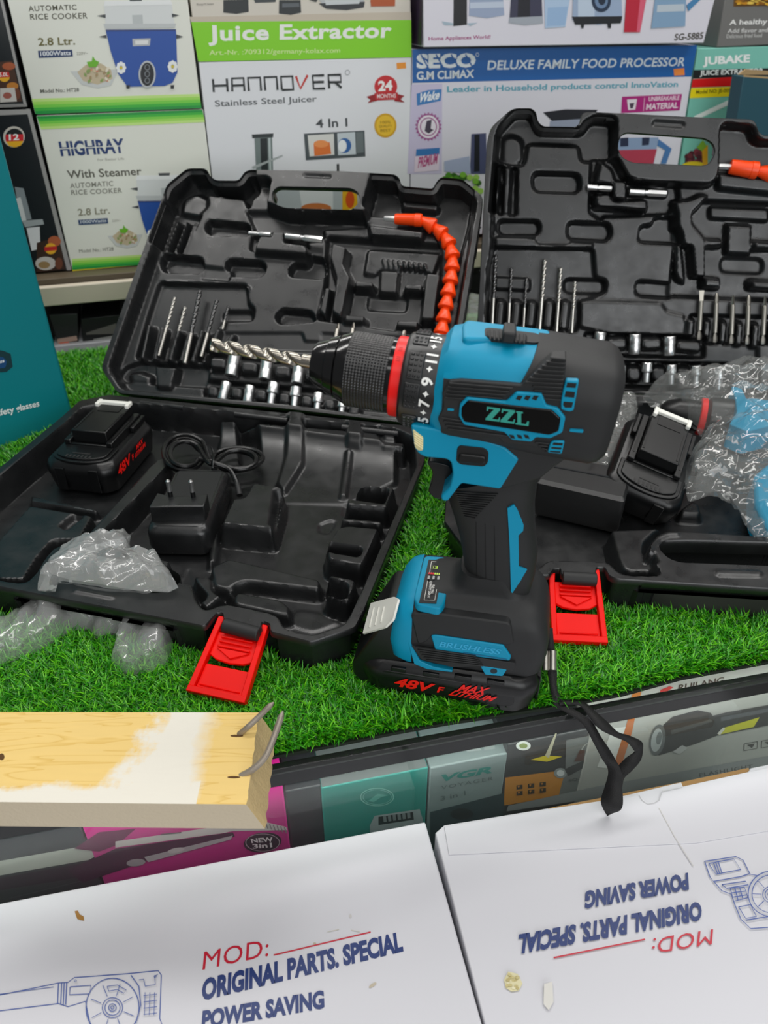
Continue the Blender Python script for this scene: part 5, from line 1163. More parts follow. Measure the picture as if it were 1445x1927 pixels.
# rice cooker boxes
RC = cw('e9eae0', .40)
def greens(pr, a, b_, c, d, up):
    cols = ['c9ee8a', 'a6e35e', '7ad646', '3cb83c', '129a3e']
    if not up: cols = cols[::-1]
    L = lambda p, q, t: (p[0]+(q[0]-p[0])*t, p[1]+(q[1]-p[1])*t)
    for i in range(5): pr.poly([L(a, d, i/5), L(b_, c, i/5), L(b_, c, (i+1)/5), L(a, d, (i+1)/5)], cols[i])
def cooker(pr, k, ox, oy, full=True):
    q = lambda pts: [(ox+a*k, oy+b_*k) for a, b_ in pts]
    pr.poly(q([(-10, -170), (448, -180), (470, -30), (0, -22)]), 'dfe2e2'); pr.poly(q([(180, -100), (250, -102), (255, -40), (185, -38)]), 'c0c5c6'); pr.poly(q([(-15, -40), (480, -42), (470, -12), (0, -5)]), 'c6cacb'); pr.poly(q([(-5, -195), (440, -205), (455, -170), (-15, -160)]), 'eef0f0'); pr.poly(q([(160, -215), (250, -217), (245, -196), (165, -194)]), '4a4e50')
    for pts in ([(-60, -95), (0, -105), (0, -80)], [(450, -110), (500, -98), (452, -84)], [(-48, 48), (5, 35), (8, 58)], [(478, 30), (528, 48), (480, 62)]): pr.poly(q(pts), '3c4144')
    pr.poly(q([(0, 0), (478, -4), (488, 290), (455, 360), (400, 382), (150, 388), (85, 300), (35, 150)]), '1c50a8'); pr.poly(q([(0, 0), (478, -4), (478, 8), (2, 12)]), '16357a')
    pr.poly(q([(182, 62), (305, 58), (300, 108), (185, 112)]), 'b9bcc0'); pr.poly(q([(200, 74), (290, 72), (287, 98), (202, 100)]), 'e8e8e8')
    for x, y in ((105, 258), (455, 250)):
        for j in range(8): a = j*math.pi/4; pr.poly(ell(ox+(x+22*math.cos(a))*k, oy+(y+28*math.sin(a))*k, 13*k, 15*k, 10), 'f2f4f4')
        pr.poly(ell(ox+x*k, oy+y*k, 11*k, 11*k, 10), 'd8c23a')
    pr.poly(ell(ox+282*k, oy+302*k, 58*k, 92*k), 'c2c6ca'); pr.poly(ell(ox+282*k, oy+302*k, 46*k, 80*k), '171a1e')
    for y in (255, 300, 345): pr.ring(ox+282*k, oy+y*k, 16*k, 18*k, 4*k, '8a9096', 14)
    for x in (140, 440): pr.poly(q([(x, 375), (x+26, 374), (x+22, 400), (x+2, 400)]), '24282c')
def dish(pr, k, ox, oy):
    q = lambda pts: [(ox+a*k, oy+b_*k) for a, b_ in pts]
    pr.poly(q([(-165, -30), (165, -45), (110, 65), (20, 85), (-90, 60)]), 'cfd2d0'); pr.poly(q([(-120, -25), (-60, -75), (40, -85), (110, -40), (120, 20), (20, 60), (-80, 35)]), 'c9b99a')
    r2 = random.Random(2)
    for i in range(26): pr.poly(ell(ox+r2.uniform(-100, 100)*k, oy+r2.uniform(-55, 40)*k, 15*k, 9*k, 8, r2.uniform(0, 3)), r2.choice(['e8dfca', 'd4c4a0', 'd98f72', 'a89068', '8aa25a']))
    pr.poly(q([(-40, -60), (-55, -95), (-20, -100), (-15, -135), (5, -105), (30, -95), (10, -60)]), '6cb81c')
t, f, h = carton('cream rice cooker box with a big blue cooker picture, upper of two', [(4, -40), (348, -40), (379, 204), (66, 215)], RC)
pr = Print(f, h, tf=B1); greens(pr, (216, 672), (1355, 638), (1370, 735), (242, 776), True); pr.build('green_band', t)
pr = Print(f, h+.0003, tf=B1); cooker(pr, 1.0, 718, 202); pr.build('cooker_picture', t)
pr = Print(f, h+.0003, tf=B1); dish(pr, 1.0, 645, 515); pr.build('rice_picture', t)
OL = '4c4a34'
pr = Print(f, h, tf=B1); pr.text('AUTOMATIC', (195, 78), (522, 68), (190, 40), OL, .012, 0, 1.1).text('RICE COOKER', (207, 135), (596, 126), (203, 95), OL, .012, 0, 1.1).text('2.8 Ltr.', (262, 312), (512, 304), (256, 258), '6c652e', .02); pr.poly([(258, 345), (490, 338), (496, 384), (264, 394)], '1b3566'); pr.text('1000Watts', (275, 382), (482, 374), (272, 350), 'e8ecf0', .02); pr.text('220V~', (522, 374), (598, 370), (520, 354), '8c8c80'); pr.text('Model No.: HT28', (276, 632), (538, 622), (273, 606), '55554a', .01); pr.build('printed_lettering', t)
t, f, h = carton('cream rice cooker box headed in navy capitals, lower of two beside the open lid', [(68, 218), (382, 206), (415, 484), (136, 510)], RC)
pr = Print(f, h, tf=B1); greens(pr, (250, 790), (1376, 745), (1392, 830), (280, 880), False); pr.build('green_band', t); pr = Print(f, h, tf=B1); greens(pr, (488, 1760), (1480, 1700), (1492, 1760), (492, 1835), True); pr.build('green_band', t)
pr = Print(f, h, tf=B1); pr.text('HIGHRAY', (416, 1064), (852, 1040), (396, 962), '1c3a72', .035); pr.line([(395, 1012), (860, 990)], 6, 'e9eae0'); pr.text('For Better Life', (665, 1095), (845, 1086), (662, 1078), 'a0a096'); pr.text('With Steamer', (462, 1215), (965, 1190), (452, 1158), '5d5c50', .015); pr.text('AUTOMATIC', (478, 1280), (770, 1264), (474, 1245), '86857a', .01, 0, 1.1); pr.text('RICE COOKER', (486, 1326), (830, 1310), (482, 1292), '7c7b70', .01, 0, 1.1); pr.text('2.8 Ltr.', (532, 1468), (748, 1452), (526, 1420), '8b8874', .015); pr.poly([(530, 1495), (732, 1482), (736, 1518), (536, 1530)], '2a456e'); pr.text('1000Watts', (548, 1520), (724, 1508), (546, 1498), 'd8dee4', .015); pr.text('220V~', (762, 1508), (825, 1504), (760, 1492), 'a6a69c'); pr.text('Model No.: HT28', (540, 1718), (772, 1702), (537, 1694), '77776c'); pr.build('printed_lettering', t)
pr = Print(f, h+.0003, tf=B1); cooker(pr, .88, 936, 1366); pr.build('cooker_picture', t); pr = Print(f, h+.0006, tf=B1); dish(pr, .72, 850, 1625); pr.build('rice_picture', t)
pr = Print(f, h, tf=lambda p: p); pr.line([(136, 508), (414, 482)], 5, 'e8d21c'); pr.build('yellow_edge', t)
# juice extractor and steel juicer
t, f, h = carton('juice extractor box with a bright lime green band', [(352, -40), (772, -40), (774, 106), (373, 115)], cw('d9d2c6', .4))
pr = Print(f, h, tf=B2); pr.poly([(52, 100), (1360, 70), (1362, 118), (62, 130)], 'cbbfae'); pr.poly([(62, 130), (1362, 118), (1364, 338), (104, 364)], '86d80c'); pr.build('green_band', t)
pr = Print(f, h+.0002, tf=B2); pr.text('Juice Extractor', (165, 272), (1242, 250), (160, 150), 'f4f6f0', .03, 0, 1.06).text('Art.-Nr. :709312/germany-kolax.com', (170, 335), (942, 320), (168, 296), 'd8f0a0', .01).text('Easy/Clean', (95, 36), (195, 32), (94, 20), '6a6660'); pr.build('printed_lettering', t)
pr = Print(f, h+.0002, tf=B2)
for pts, c in (([(252, 0), (400, -4), (402, 70), (330, 82), (252, 74)], '23282a'), ([(430, -10), (565, -10), (560, 12), (440, 16)], '3a3f42'), ([(582, 0), (708, 0), (712, 74), (650, 88), (580, 80)], '23282a'), ([(600, 20), (700, 18), (702, 40), (600, 44)], '5a6066'), ([(815, 0), (1085, -6), (1080, 42), (990, 56), (870, 52)], 'b9bec2'), ([(815, 20), (1088, 10), (1082, 44), (980, 60), (860, 52)], '2c3034'), ([(850, 0), (1060, -6), (1055, 22), (858, 30)], 'cdd2d5'), ([(1120, -6), (1268, -8), (1266, 36), (1124, 38)], 'b4521c'), ([(755, 0), (812, -4), (800, 12)], '1c1c1c')): pr.poly(pts, c)
pr.build('juicer_picture', t)
t, f, h = carton('white stainless steel juicer box with a red ribbon badge', [(374, 117), (774, 108), (769, 470), (416, 480)], cw('e8e9ee', .34), down=True)
def strokes(pr, items, w_):
    for pts, c in items: pr.line(pts, w_, c)
pr = Print(f, h, tf=B2); K1 = '23282a'
bx = lambda x, w_, y=lambda x: 545-(x-195)*.034: (x, w_)
def gl_(x, w_, kind, c=K1):
    b0 = 545-(x-195)*.034; tt = 78
    k = lambda a, v: (x+a*w_+v*-6, b0-a*w_*.034-v*tt)
    S_ = {'H': [[k(0, 1), k(0, 0)], [k(1, 1), k(1, 0)], [k(0, .48), k(1, .48)]], 'A': [[k(0, 0), k(.05, 1), k(1, 1), k(1, 0)], [k(0, .45), k(1, .45)]], 'N': [[k(0, 0), k(0, 1), k(1, 1), k(1, 0)]], 'O': [[k(0, 0), k(0, 1), k(1, 1), k(1, 0), k(0, 0)]], 'V': [[k(-.05, 1), k(.30, .05), k(1.1, 1.05)]], 'E': [[k(1, 1), k(0, 1), k(0, 0), k(1, 0)], [k(0, .5), k(.95, .5)]], 'R': [[k(0, 0), k(0, 1), k(1, 1), k(1, .45), k(0, .45)], [k(.5, .45), k(1, 0)]]}[kind]
    for s_ in S_: pr.line(s_, 13, c)
for x, w_, kd, c in ((196, 82, 'H', K1), (305, 72, 'A', K1), (403, 72, 'N', K1), (500, 72, 'N', K1), (598, 68, 'O', K1), (690, 60, 'V', 'c8281c'), (785, 68, 'E', K1), (878, 72, 'R', K1)): gl_(x, w_, kd, c)
pr.ring(985, 428, 13, 14, 3, '8a8c90', 16); pr.build('brand_lettering', t)
pr = Print(f, h, tf=B2); pr.text('Stainless Steel Juicer', (205, 642), (805, 612), (200, 594), '5b5f63', .012).text('4 In 1', (800, 756), (986, 748), (797, 704), '43484c', .02); pr.build('caption_lettering', t)
pr = Print(f, h+.0002, tf=B2)
pr.poly([(1275, 372), (1330, 368), (1332, 404), (1278, 408)], 'f59a2c'); pr.build('price_sticker', t, label='small orange price sticker')
pr = Print(f, h+.0002, tf=B2); sc = [(1212+(82 if i % 2 else 74)*math.cos(i*math.pi/26), 512+(82 if i % 2 else 74)*math.sin(i*math.pi/26)) for i in range(52)]
pr.poly(sc, 'e9e9ec'); pr.ell(1212, 512, 68, 66, 'cc2228'); pr.poly([(1098, 572), (1160, 552), (1160, 596), (1104, 610), (1122, 590)], '98181e'); pr.poly([(1268, 552), (1322, 566), (1300, 586), (1324, 606), (1262, 598)], '98181e'); pr.poly([(1145, 550), (1282, 545), (1284, 588), (1150, 594)], 'c01e26'); pr.text('24', (1168, 540), (1252, 534), (1166, 478), 'f8f6f4', .04); pr.text('MONTHS', (1160, 582), (1272, 578), (1160, 556), 'f2dede', .02); pr.build('warranty_badge', t)
pr = Print(f, h+.0002, tf=B2); pr.ell(1210, 742, 66, 72, 'd9a520'); pr.ell(1210, 742, 55, 60, 'efc233')
for i, s_ in enumerate(('100%', 'QUALITY', 'BEST')): pr.text(s_, (1180-(i == 1)*8, 732+i*24), (1240+(i == 1)*8, 730+i*24), (1180-(i == 1)*8, 715+i*24), '9a7412', .01)
pr.build('gold_seal', t)
pr = Print(f, h+.0002, tf=B2); pr.poly(rnd([(728, 790), (1086, 772), (1092, 925), (740, 948)], 0), '4a5256'); pr.poly([(750, 800), (905, 790), (908, 915), (762, 925)], 'dcdcd8'); pr.poly([(785, 850), (880, 840), (890, 910), (790, 922)], 'e0742c'); pr.ell(830, 850, 44, 22, 'ee9450'); pr.poly([(925, 788), (1030, 780), (1036, 912), (930, 918)], 'c9d2d8'); pr.ell(968, 860, 40, 44, '2c62a4'); pr.ell(955, 862, 26, 36, 'eef2f4'); pr.poly([(1035, 782), (1078, 780), (1082, 900), (1040, 906)], '6c7678'); pr.build('function_picture', t)
pr = Print(f, h+.0002, tf=B2); pr.poly([(420, 795), (548, 788), (546, 812), (424, 818)], '2e3638'); pr.poly([(436, 816), (540, 812), (546, 1010), (446, 1015)], '73807f'); pr.poly([(470, 818), (512, 816), (516, 1010), (476, 1012)], '1f2729'); pr.poly([(518, 816), (530, 815), (536, 1010), (524, 1010)], 'b9c4c4'); pr.poly([(922, 970), (936, 968), (938, 1080), (924, 1080)], '2a2c2e'); pr.poly([(420, 985), (600, 915), (604, 922), (430, 1000)], 'a9b0b0'); pr.poly([(560, 1090), (1090, 1080), (1110, 1300), (560, 1310)], 'b4bcc0'); pr.poly([(700, 1120), (900, 1115), (900, 1240), (720, 1250)], 'd8dcde'); pr.ell(800, 1230, 90, 30, 'c8763e'); pr.poly([(955, 1110), (1040, 1108), (1046, 1240), (955, 1240)], 'e8b41c'); pr.ell(1000, 1180, 26, 50, 'd8541c'); pr.build('juicer_picture', t)
# food processor boxes
LIL = cw('e2dfea', .34)
t, f, h = carton('white food processor box with small appliances pictured along its foot, above a blue-banded box', [(797, -40), (1356, -45), (1324, 81), (797, 89)], LIL, .03)
mb = MB(); q = f.poly([(797, -40), (797, 89)], h); x0 = q[0][0]-.0004; mb.add([(x0, q[1][1]+.002, h-.004), (x0, q[1][1]+.002, -h+.01), (x0, q[0][1], -h+.01), (x0, q[0][1], h-.004)], [(0, 1, 2, 3)]); part('side_panel', mb, ink('2a1a36'), t, smooth=0)
pr = Print(f, h, tf=B3); pr.text('Home Appliances World!', (98, 166), (343, 158), (98, 146), 'a8397c', .015).text('SG-5885', (1072, 162), (1188, 155), (1073, 134), '4a4640', .025, .15); pr.build('printed_lettering', t)
pr = Print(f, h+.0002, tf=B3)
for pts, c in (([(198, -60), (250, -60), (250, 98), (196, 104)], '16181c'), ([(150, 84), (196, 92), (196, 100), (160, 100)], 'a9bccb'), ([(250, 92), (292, 90), (262, 104)], 'a9bccb'), ([(262, -40), (392, -40), (398, 60), (330, 72), (258, 62)], '9dabc8'), ([(262, 10), (394, 6), (396, 30), (262, 34)], 'c4cfe2'), ([(428, -50), (545, -50), (550, 84), (490, 98), (418, 86)], '3a3a52'), ([(455, -40), (500, -40), (500, 70), (450, 72)], '191924'), ([(418, 70), (550, 64), (552, 92), (480, 100), (416, 90)], 'a7adb8'), ([(556, -40), (664, -40), (640, 106), (560, 112)], 'b3cbe8'), ([(570, 30), (650, 26), (638, 100), (566, 104)], '9cbbe0'), ([(672, -50), (862, -50), (866, 80), (770, 98), (668, 80)], '9fb2cf'), ([(690, -30), (760, -30), (755, 70), (690, 66)], 'c3d2e6'), ([(666, 66), (866, 64), (860, 92), (680, 98)], '1a1c22'), ([(700, 92), (716, 92), (712, 112), (704, 112)], '1a1c22'), ([(806, 92), (822, 92), (820, 112), (810, 112)], '1a1c22'), ([(884, -40), (968, -44), (936, 128), (872, 128)], 'c2203a'), ([(940, -40), (966, -44), (936, 126), (922, 126)], 'e0607a'), ([(1000, -40), (1120, -44), (1115, 104), (980, 112)], '88a8c8'), ([(1004, 20), (1112, 16), (1112, 44), (1002, 48)], 'c2cdd8'), ([(1120, 20), (1190, -40), (1204, -30), (1128, 44)], '4a86b8')): pr.poly(pts, c)
pr.ell(782, 4, 38, 44, '23344e'); pr.ell(782, 2, 26, 32, '6f89ac'); pr.ell(784, 0, 15, 20, '1c2a40'); pr.build('appliance_picture', t)
t, f, h = carton('white food processor box with a deep blue title band, under the forward one', [(776, 93), (1311, 85), (1257, 430), (771, 445)], LIL, down=True)
pr = Print(f, h, tf=B3); pr.poly([(34, 196), (1164, 179), (1141, 304), (34, 329)], '1460ac'); pr.poly([(30, 335), (152, 332), (150, 690), (14, 690)], 'cfc7e2'); pr.build('blue_band', t)
pr = Print(f, h+.0002, tf=B3); pr.text('SECO', (50, 273), (284, 268), (50, 214), 'eef2f6', .05).text('G.M CLIMAX', (50, 318), (278, 309), (50, 284), 'e4eaf0', .03).text('DELUXE FAMILY FOOD PROCESSOR', (330, 278), (1112, 263), (331, 240), 'dfe8f2', .02, .1)
for x in (85, 145, 205, 262): pr.line([(x-18, 216), (x+14, 274)], 5, '1460ac')
pr.ring(291, 217, 6, 7, 2, 'dfe8f2', 12); pr.build('title_lettering', t)
pr = Print(f, h+.0002, tf=B3); pr.text('Leader in Household products control InnoVation', (172, 374), (1086, 352), (171, 342), '56a6bc', .02); pr.build('slogan_lettering', t)
pr = Print(f, h+.0002, tf=B3); pr.poly([(1070, 274), (1112, 270), (1114, 298), (1073, 301)], 'f08a3c'); pr.build('price_sticker', t, label='small orange price sticker')
pr = Print(f, h+.0002, tf=B3); pr.poly([(866, 384), (1104, 373), (1094, 438), (862, 449)], 'b01e7c'); pr.poly([(885, 395), (925, 393), (918, 435), (890, 437)], 'e8dfe8'); pr.poly([(895, 410), (915, 408), (908, 430), (898, 431)], '4c3a50'); pr.line([(955, 388), (950, 440)], 3, 'e8b0d0'); pr.text('UNBREAKABLE', (970, 402), (1092, 396), (972, 384), 'f2dcea', .02).text('MATERIAL', (960, 436), (1086, 429), (963, 412), 'f2dcea', .03); pr.build('magenta_label', t)
pr = Print(f, h+.0002, tf=B3); pr.poly([(50, 372), (95, 358), (150, 354), (146, 400), (90, 412), (52, 420)], '3f7fc0'); pr.text('Wake', (60, 408), (138, 394), (66, 370), 'f4f6fa', .03, .2)
sc = [(97+(54 if i % 2 else 46)*math.cos(i*math.pi/22), 503+(58 if i % 2 else 50)*math.sin(i*math.pi/22)) for i in range(44)]; pr.poly(sc, 'a45a94'); pr.ell(97, 503, 42, 46, 'ece4ee'); pr.ring(97, 503, 32, 35, 4, 'a45a94'); pr.poly([(82, 520), (90, 480), (110, 475), (106, 510), (118, 516), (98, 530)], '4a4052')
pr.poly([(44, 592), (142, 586), (138, 676), (40, 684)], 'e6d6e6'); pr.poly([(48, 592), (142, 586), (140, 612), (46, 620)], '3a78b8'); pr.text('PREMIUM', (55, 668), (130, 650), (60, 624), 'b8457e', .03); pr.build('seal_prints', t)
pr = Print(f, h+.0002, tf=B3)
for pts, c in (([(552, 446), (640, 434), (770, 436), (740, 470), (590, 482)], '1b1c26'), ([(580, 480), (740, 470), (760, 700), (560, 700)], '9aa2b8'), ([(268, 532), (326, 528), (330, 690), (262, 690)], '4a4f72'), ([(280, 535), (300, 534), (300, 680), (278, 682)], '15161f'), ([(160, 640), (260, 620), (265, 690), (160, 680)], 'aab4d0'), ([(850, 548), (1010, 545), (990, 660), (850, 660)], '8fa4c6'), ([(846, 596), (1004, 592), (986, 664), (846, 664)], 'b83a52'), ([(858, 548), (890, 546), (890, 580), (858, 582)], '222b48'), ([(945, 546), (975, 545), (972, 575), (944, 578)], '222b48'), ([(1010, 552), (1062, 590), (1040, 650), (1018, 650), (1036, 596), (1005, 578)], '4a7ab4')): pr.poly(pts, c)
r2 = random.Random(4)
for i in range(30): pr.ell(r2.uniform(160, 318), r2.uniform(690, 760), 13, 12, r2.choice(['7cb83c', '4c8a24', 'a4d060', '386820']), 0, 10)
pr.build('appliance_picture', t)
t, f, h = carton('grey box with a strip of golden food pictured along its top', [(1372, -45), (1575, -52), (1540, 80), (1348, 89)], cw('757472', .4), .0)
pr = Print(f, h, tf=B3); pr.poly([(1312, -60), (1560, -60), (1560, 20), (1308, 26)], '6e4a12')
for i in range(40): pr.ell(r2.uniform(1318, 1480), r2.uniform(-20, 18), 14, 5, r2.choice(['e2b030', 'c88a1c', 'f0cc58', '8e5c14']), r2.uniform(-.5, .5), 8)
pr.build('food_picture', t)
pr = Print(f, h+.0001, tf=B3); pr.text('A healthy way', (1290, 106), (1510, 100), (1294, 78), 'f2f2f0', .02).text('Add flavor and reduce fat', (1284, 131), (1560, 124), (1286, 114), 'e2e2e0', .01).text('Delicious fried food', (1280, 152), (1420, 148), (1281, 136), 'd8d8d6'); pr.build('printed_lettering', t)
t, f, h = carton('sea green juice extractor box with black, red and yellow bars', [(1313, 91), (1540, 84), (1490, 330), (1275, 336)], cw('7fc6b6', .38), down=True)
pr = Print(f, h, tf=B3); pr.poly([(1150, 278), (1470, 270), (1465, 302), (1146, 312)], '15191a'); pr.poly([(1146, 314), (1362, 303), (1360, 340), (1140, 348)], 'd61414'); pr.poly([(1140, 350), (1306, 344), (1303, 382), (1134, 390)], 'f2dc14'); pr.poly([(1150, 462), (1345, 370), (1350, 388), (1165, 474)], 'eef4f2'); pr.ell(1320, 462, 24, 12, '22302e'); pr.build('colour_bars', t)
pr = Print(f, h+.0002, tf=B3); pr.text('JUBAKE', (1186, 268), (1372, 257), (1187, 226), 'f2f6f4', .04).text('JUICE EXTRACTOR', (1174, 306), (1425, 296), (1176, 280), 'f2f6f4', .025).text('Model NO: JE-005', (1158, 378), (1294, 370), (1160, 358), '6a5c10', .015); pr.build('printed_lettering', t)
pr = Print(f, h+.0002, tf=B3)
for i in range(24): pr.ell(1150+r2.uniform(-40, 40), 622+r2.uniform(-26, 26), 11, 11, r2.choice(['6e2a34', '8a3a44', '50202a']), 0, 10)
pr.ell(1150, 660, 50, 20, 'e8cc1c'); pr.poly([(1180, 580), (1204, 575), (1204, 655), (1184, 655)], 'f0b020'); pr.poly([(1160, 585), (1185, 555), (1200, 580), (1180, 600)], '8ab83a'); pr.build('fruit_picture', t)
t, f, h = carton('dark teal carton with an open raw card edge, between lid and sea green box', [(1399, 144), (1540, 150), (1500, 330), (1372, 315)], mat('1f4d5c', .5), .10, .03, None, name='small_carton')
pr = Print(f, h, tf=B3); pr.line([(1348, 301), (1450, 309)], 5, 'b89a6a'); pr.build('card_edge', t)
mb = MB(); mb.prism(f.poly(B3([(1378, 278), (1500, 288), (1500, 300), (1348, 300)]), h-.012), h-.028, h-.024); part('flap', mb, mat('a88c62', .6), t)
# shelf
zf = .045; y1 = BK.l2((88, 541), zf)[1]; y0 = BK.l2((92, 577), zf)[1]
mb = MB(); mb.prism([(-1.2, y0), (1.8, y0), (1.8, y1), (-1.2, y1)], zf-.012, zf); sh = thing('wall_shelf', 'long shelf with a cream front rail carrying the appliance boxes', 'shelf', BK.M)
part('front_rail', mb, mat('cfc5b2', .45), sh, bevel=.002)
yb = min(BK.l2((136, 510), 0)[1], BK.l2((-15, 519), 0)[1])-.0005
mb = MB(); mb.box((-1.2, yb-.014, -.32), (1.8, yb, .030)); part('board', mb, mat('5a4f3e', .5), sh, bevel=.001)
mb = MB(); mb.box((-1.2, -.9, -.33), (1.8, .75, -.322)); part('back_panel', mb, mat('77736c', .6), sh)
# upper row rests on lower row: props under boxes whose lower neighbour is hidden
# things under the shelf
t, f, h = carton('low white carton with a rounded slot under the shelf', [(100, 652), (214, 641), (212, 688), (112, 694)], mat('dedee2', .4), .03, .12, None, name='low_carton')
pr = Print(f, h, tf=crop(0, 520, .18)); pr.line([(760, 905), (940, 875), (985, 878), (995, 915)], 9, '6c6c70'); pr.build('slot_print', t)
t, f, h = carton('dark grey box with an orange tab on the white carton under the shelf', [(92, 592), (146, 590), (148, 648), (110, 650)], mat('2e302f', .5), .02, .10, None, name='storage_box')
pr = Print(f, h, tf=crop(0, 520, .18)); pr.poly([(595, 655), (800, 620), (812, 670), (605, 705)], 'c9a898'); pr.poly([(620, 695), (720, 682), (725, 715), (625, 726)], 'ee5a22'); pr.build('orange_tab', t)
t, f, h = carton('black box with a pale top edge on the white carton, beside the lid', [(152, 600), (226, 592), (222, 641), (156, 648)], mat('1d1e1e', .45), .02, .10, None, name='storage_box')
pr = Print(f, h, tf=crop(0, 520, .18)); pr.poly([(900, 590), (1215, 490), (1205, 600), (900, 610)], '77756e'); pr.poly([(975, 655), (1180, 620), (1160, 670), (980, 680)], 'a9a8a4'); pr.build('label_print', t)
# tall teal carton beside the left case
tf_o = P(143, 798, .0045); TC = yawfr(tf_o, 35.8, 0.0)
t = thing('teal_carton', 'tall teal carton standing on the grass beside the left-hand case', 'box', TC.M)
mb = MB(); mb.box((-.40, 0, -.13), (0, .46, 0)); part('carton', mb, mat('0f7c84', .36, bump=.05, bscale=300), t, bevel=.004, seg=3)
pr = Print(TC, .0003); pr.text('safety glasses', (-11, 789), (75, 768), (-14, 773), 'e6eceb', .02); pr.build('printed_lettering', t)
pr = Print(TC, .0003); pr.poly([(-30, 655), (6, 660), (20, 666), (24, 690), (12, 700), (-30, 702)], '18393f'); pr.poly(rnd([(-30, 668), (6, 672), (13, 680), (10, 692), (-30, 697)], 3), '1d4a78'); pr.text('glass', (-12, 688), (8, 684), (-12, 679), 'e8eef0', .02); pr.build('badge_print', t)
KEEP += [([tuple(float(c) for c in TC.world((x, 0, z))[:2]) for x, z in ((-.40, 0), (0, 0), (0, -.13), (-.40, -.13))], .001)]
# ---------------------------------------------------------------- board with bent nails, lying over the counter edge
W4 = crop(0, 1250, .38754)
zt = .0465; BD = Fr(P(240, 1430, .0175), *yawfr((0, 0, 0), -13.0).B)
tl_, tr_, br_, bl2 = [BD.l2(p, zt-.0175) for p in ((-130, 1339), (487, 1340), (464, 1513), (-130, 1507))]
t = thing('wooden_board', 'pale pine board smeared with white plaster, two bent nails at its end', 'board', BD.M)
WOOD = bpy.data.materials.new('pine_wood'); WOOD.use_nodes = True; nt = WOOD.node_tree; b = nt.nodes['Principled BSDF']
def N(t_, **k):
    n = nt.nodes.new(t_)
    for a, v in k.items():
        if a in n.inputs: n.inputs[a].default_value = v
        else: setattr(n, a, v)
    return n
def Lk(a, b_): nt.links.new(a, b_)
tc = N('ShaderNodeTexCoord'); mp = N('ShaderNodeMapping'); mp.inputs['Scale'].default_value = (1.3, 14, 14); mp.inputs['Rotation'].default_value = (0, 0, -.10)
n1 = N('ShaderNodeTexNoise'); n1.inputs['Scale'].default_value = 4; n1.inputs['Detail'].default_value = 3; n1.inputs['Distortion'].default_value = .4
Lk(tc.outputs['Object'], mp.inputs['Vector']); Lk(mp.outputs['Vector'], n1.inputs['Vector'])
mul = N('ShaderNodeMath', operation='MULTIPLY'); mul.inputs[1].default_value = 9; Lk(n1.outputs['Fac'], mul.inputs[0]); fr_ = N('ShaderNodeMath', operation='FRACT'); Lk(mul.outputs[0], fr_.inputs[0])
cr = N('ShaderNodeValToRGB'); cr.color_ramp.elements[0].color = lin('ecca7c'); cr.color_ramp.elements[1].color = lin('e0b85e'); e = cr.color_ramp.elements.new(.7); e.color = lin('efcd7e'); Lk(fr_.outputs[0], cr.inputs[0])
# plaster smear: a blob with ragged edge, plus the limed front edge and grey-white weathered sides
a0 = BD.l2(W4([(800, 480)])[0], zt-.0175)
sx = N('ShaderNodeSeparateXYZ'); Lk(tc.outputs['Object'], sx.inputs[0])
nz = N('ShaderNodeTexNoise'); nz.inputs['Scale'].default_value = 45; nz.inputs['Detail'].default_value = 6; nz.inputs['Roughness'].default_value = .65; Lk(tc.outputs['Object'], nz.inputs['Vector'])
def M_(op, x, y=None):
    m = N('ShaderNodeMath', operation=op)
    for i, v in enumerate((x, y)):
        if v is None: continue
        if isinstance(v, (int, float)): m.inputs[i].default_value = v
        else: Lk(v, m.inputs[i])
    return m.outputs[0]
X_, Y_ = sx.outputs[0], sx.outputs[1]
# diagonal left edge of the smear: it widens towards the front of the board
p1, p2 = BD.l2(W4([(715, 290)])[0], zt-.0175), BD.l2(W4([(480, 640)])[0], zt-.0175); p3 = BD.l2(W4([(1000, 450)])[0], zt-.0175)
sl_ = (p2[0]-p1[0])/(p2[1]-p1[1])
left = M_('SUBTRACT', X_, M_('ADD', M_('MULTIPLY', M_('SUBTRACT', Y_, p1[1]), sl_), p1[0]))
wob = M_('MULTIPLY', M_('SUBTRACT', nz.outputs['Fac'], .5), .075)
left = M_('ADD', left, wob); right = M_('ADD', M_('SUBTRACT', p3[0], X_), M_('MULTIPLY', wob, .3))
m1 = N('ShaderNodeMapRange'); m1.inputs['From Min'].default_value = -.004; m1.inputs['From Max'].default_value = .010; Lk(M_('MINIMUM', left, right), m1.inputs[0])
fe_ = M_('ADD', M_('SUBTRACT', bl2[1]+.014, Y_), M_('ADD', M_('MULTIPLY', wob, .35), M_('MULTIPLY', X_, .05))); m2 = N('ShaderNodeMapRange'); m2.inputs['From Min'].default_value = 0; m2.inputs['From Max'].default_value = .006; Lk(fe_, m2.inputs[0])
m2b = M_('MULTIPLY', m2.outputs[0], M_('LESS_THAN', X_, p3[0]))
msk = M_('MULTIPLY', M_('MAXIMUM', m1.outputs[0], m2b), .93)
mix = N('ShaderNodeMixRGB'); Lk(msk, mix.inputs[0]); Lk(cr.outputs[0], mix.inputs[1]); mix.inputs[2].default_value = lin('e9e6dc')
Lk(mix.outputs[0], b.inputs['Base Color']); b.inputs['Roughness'].default_value = .62
bp = N('ShaderNodeBump'); bp.inputs['Strength'].default_value = .35; bp.inputs['Distance'].default_value = .001; Lk(nz.outputs['Fac'], bp.inputs['Height']); Lk(bp.outputs[0], b.inputs['Normal'])
SIDE = mat('cdbfa6', .8, bump=.5, bscale=350, name='weathered_board_edge'); ENDG = mat('cfb583', .85, bump=.9, bscale=420, name='sawn_end_grain')
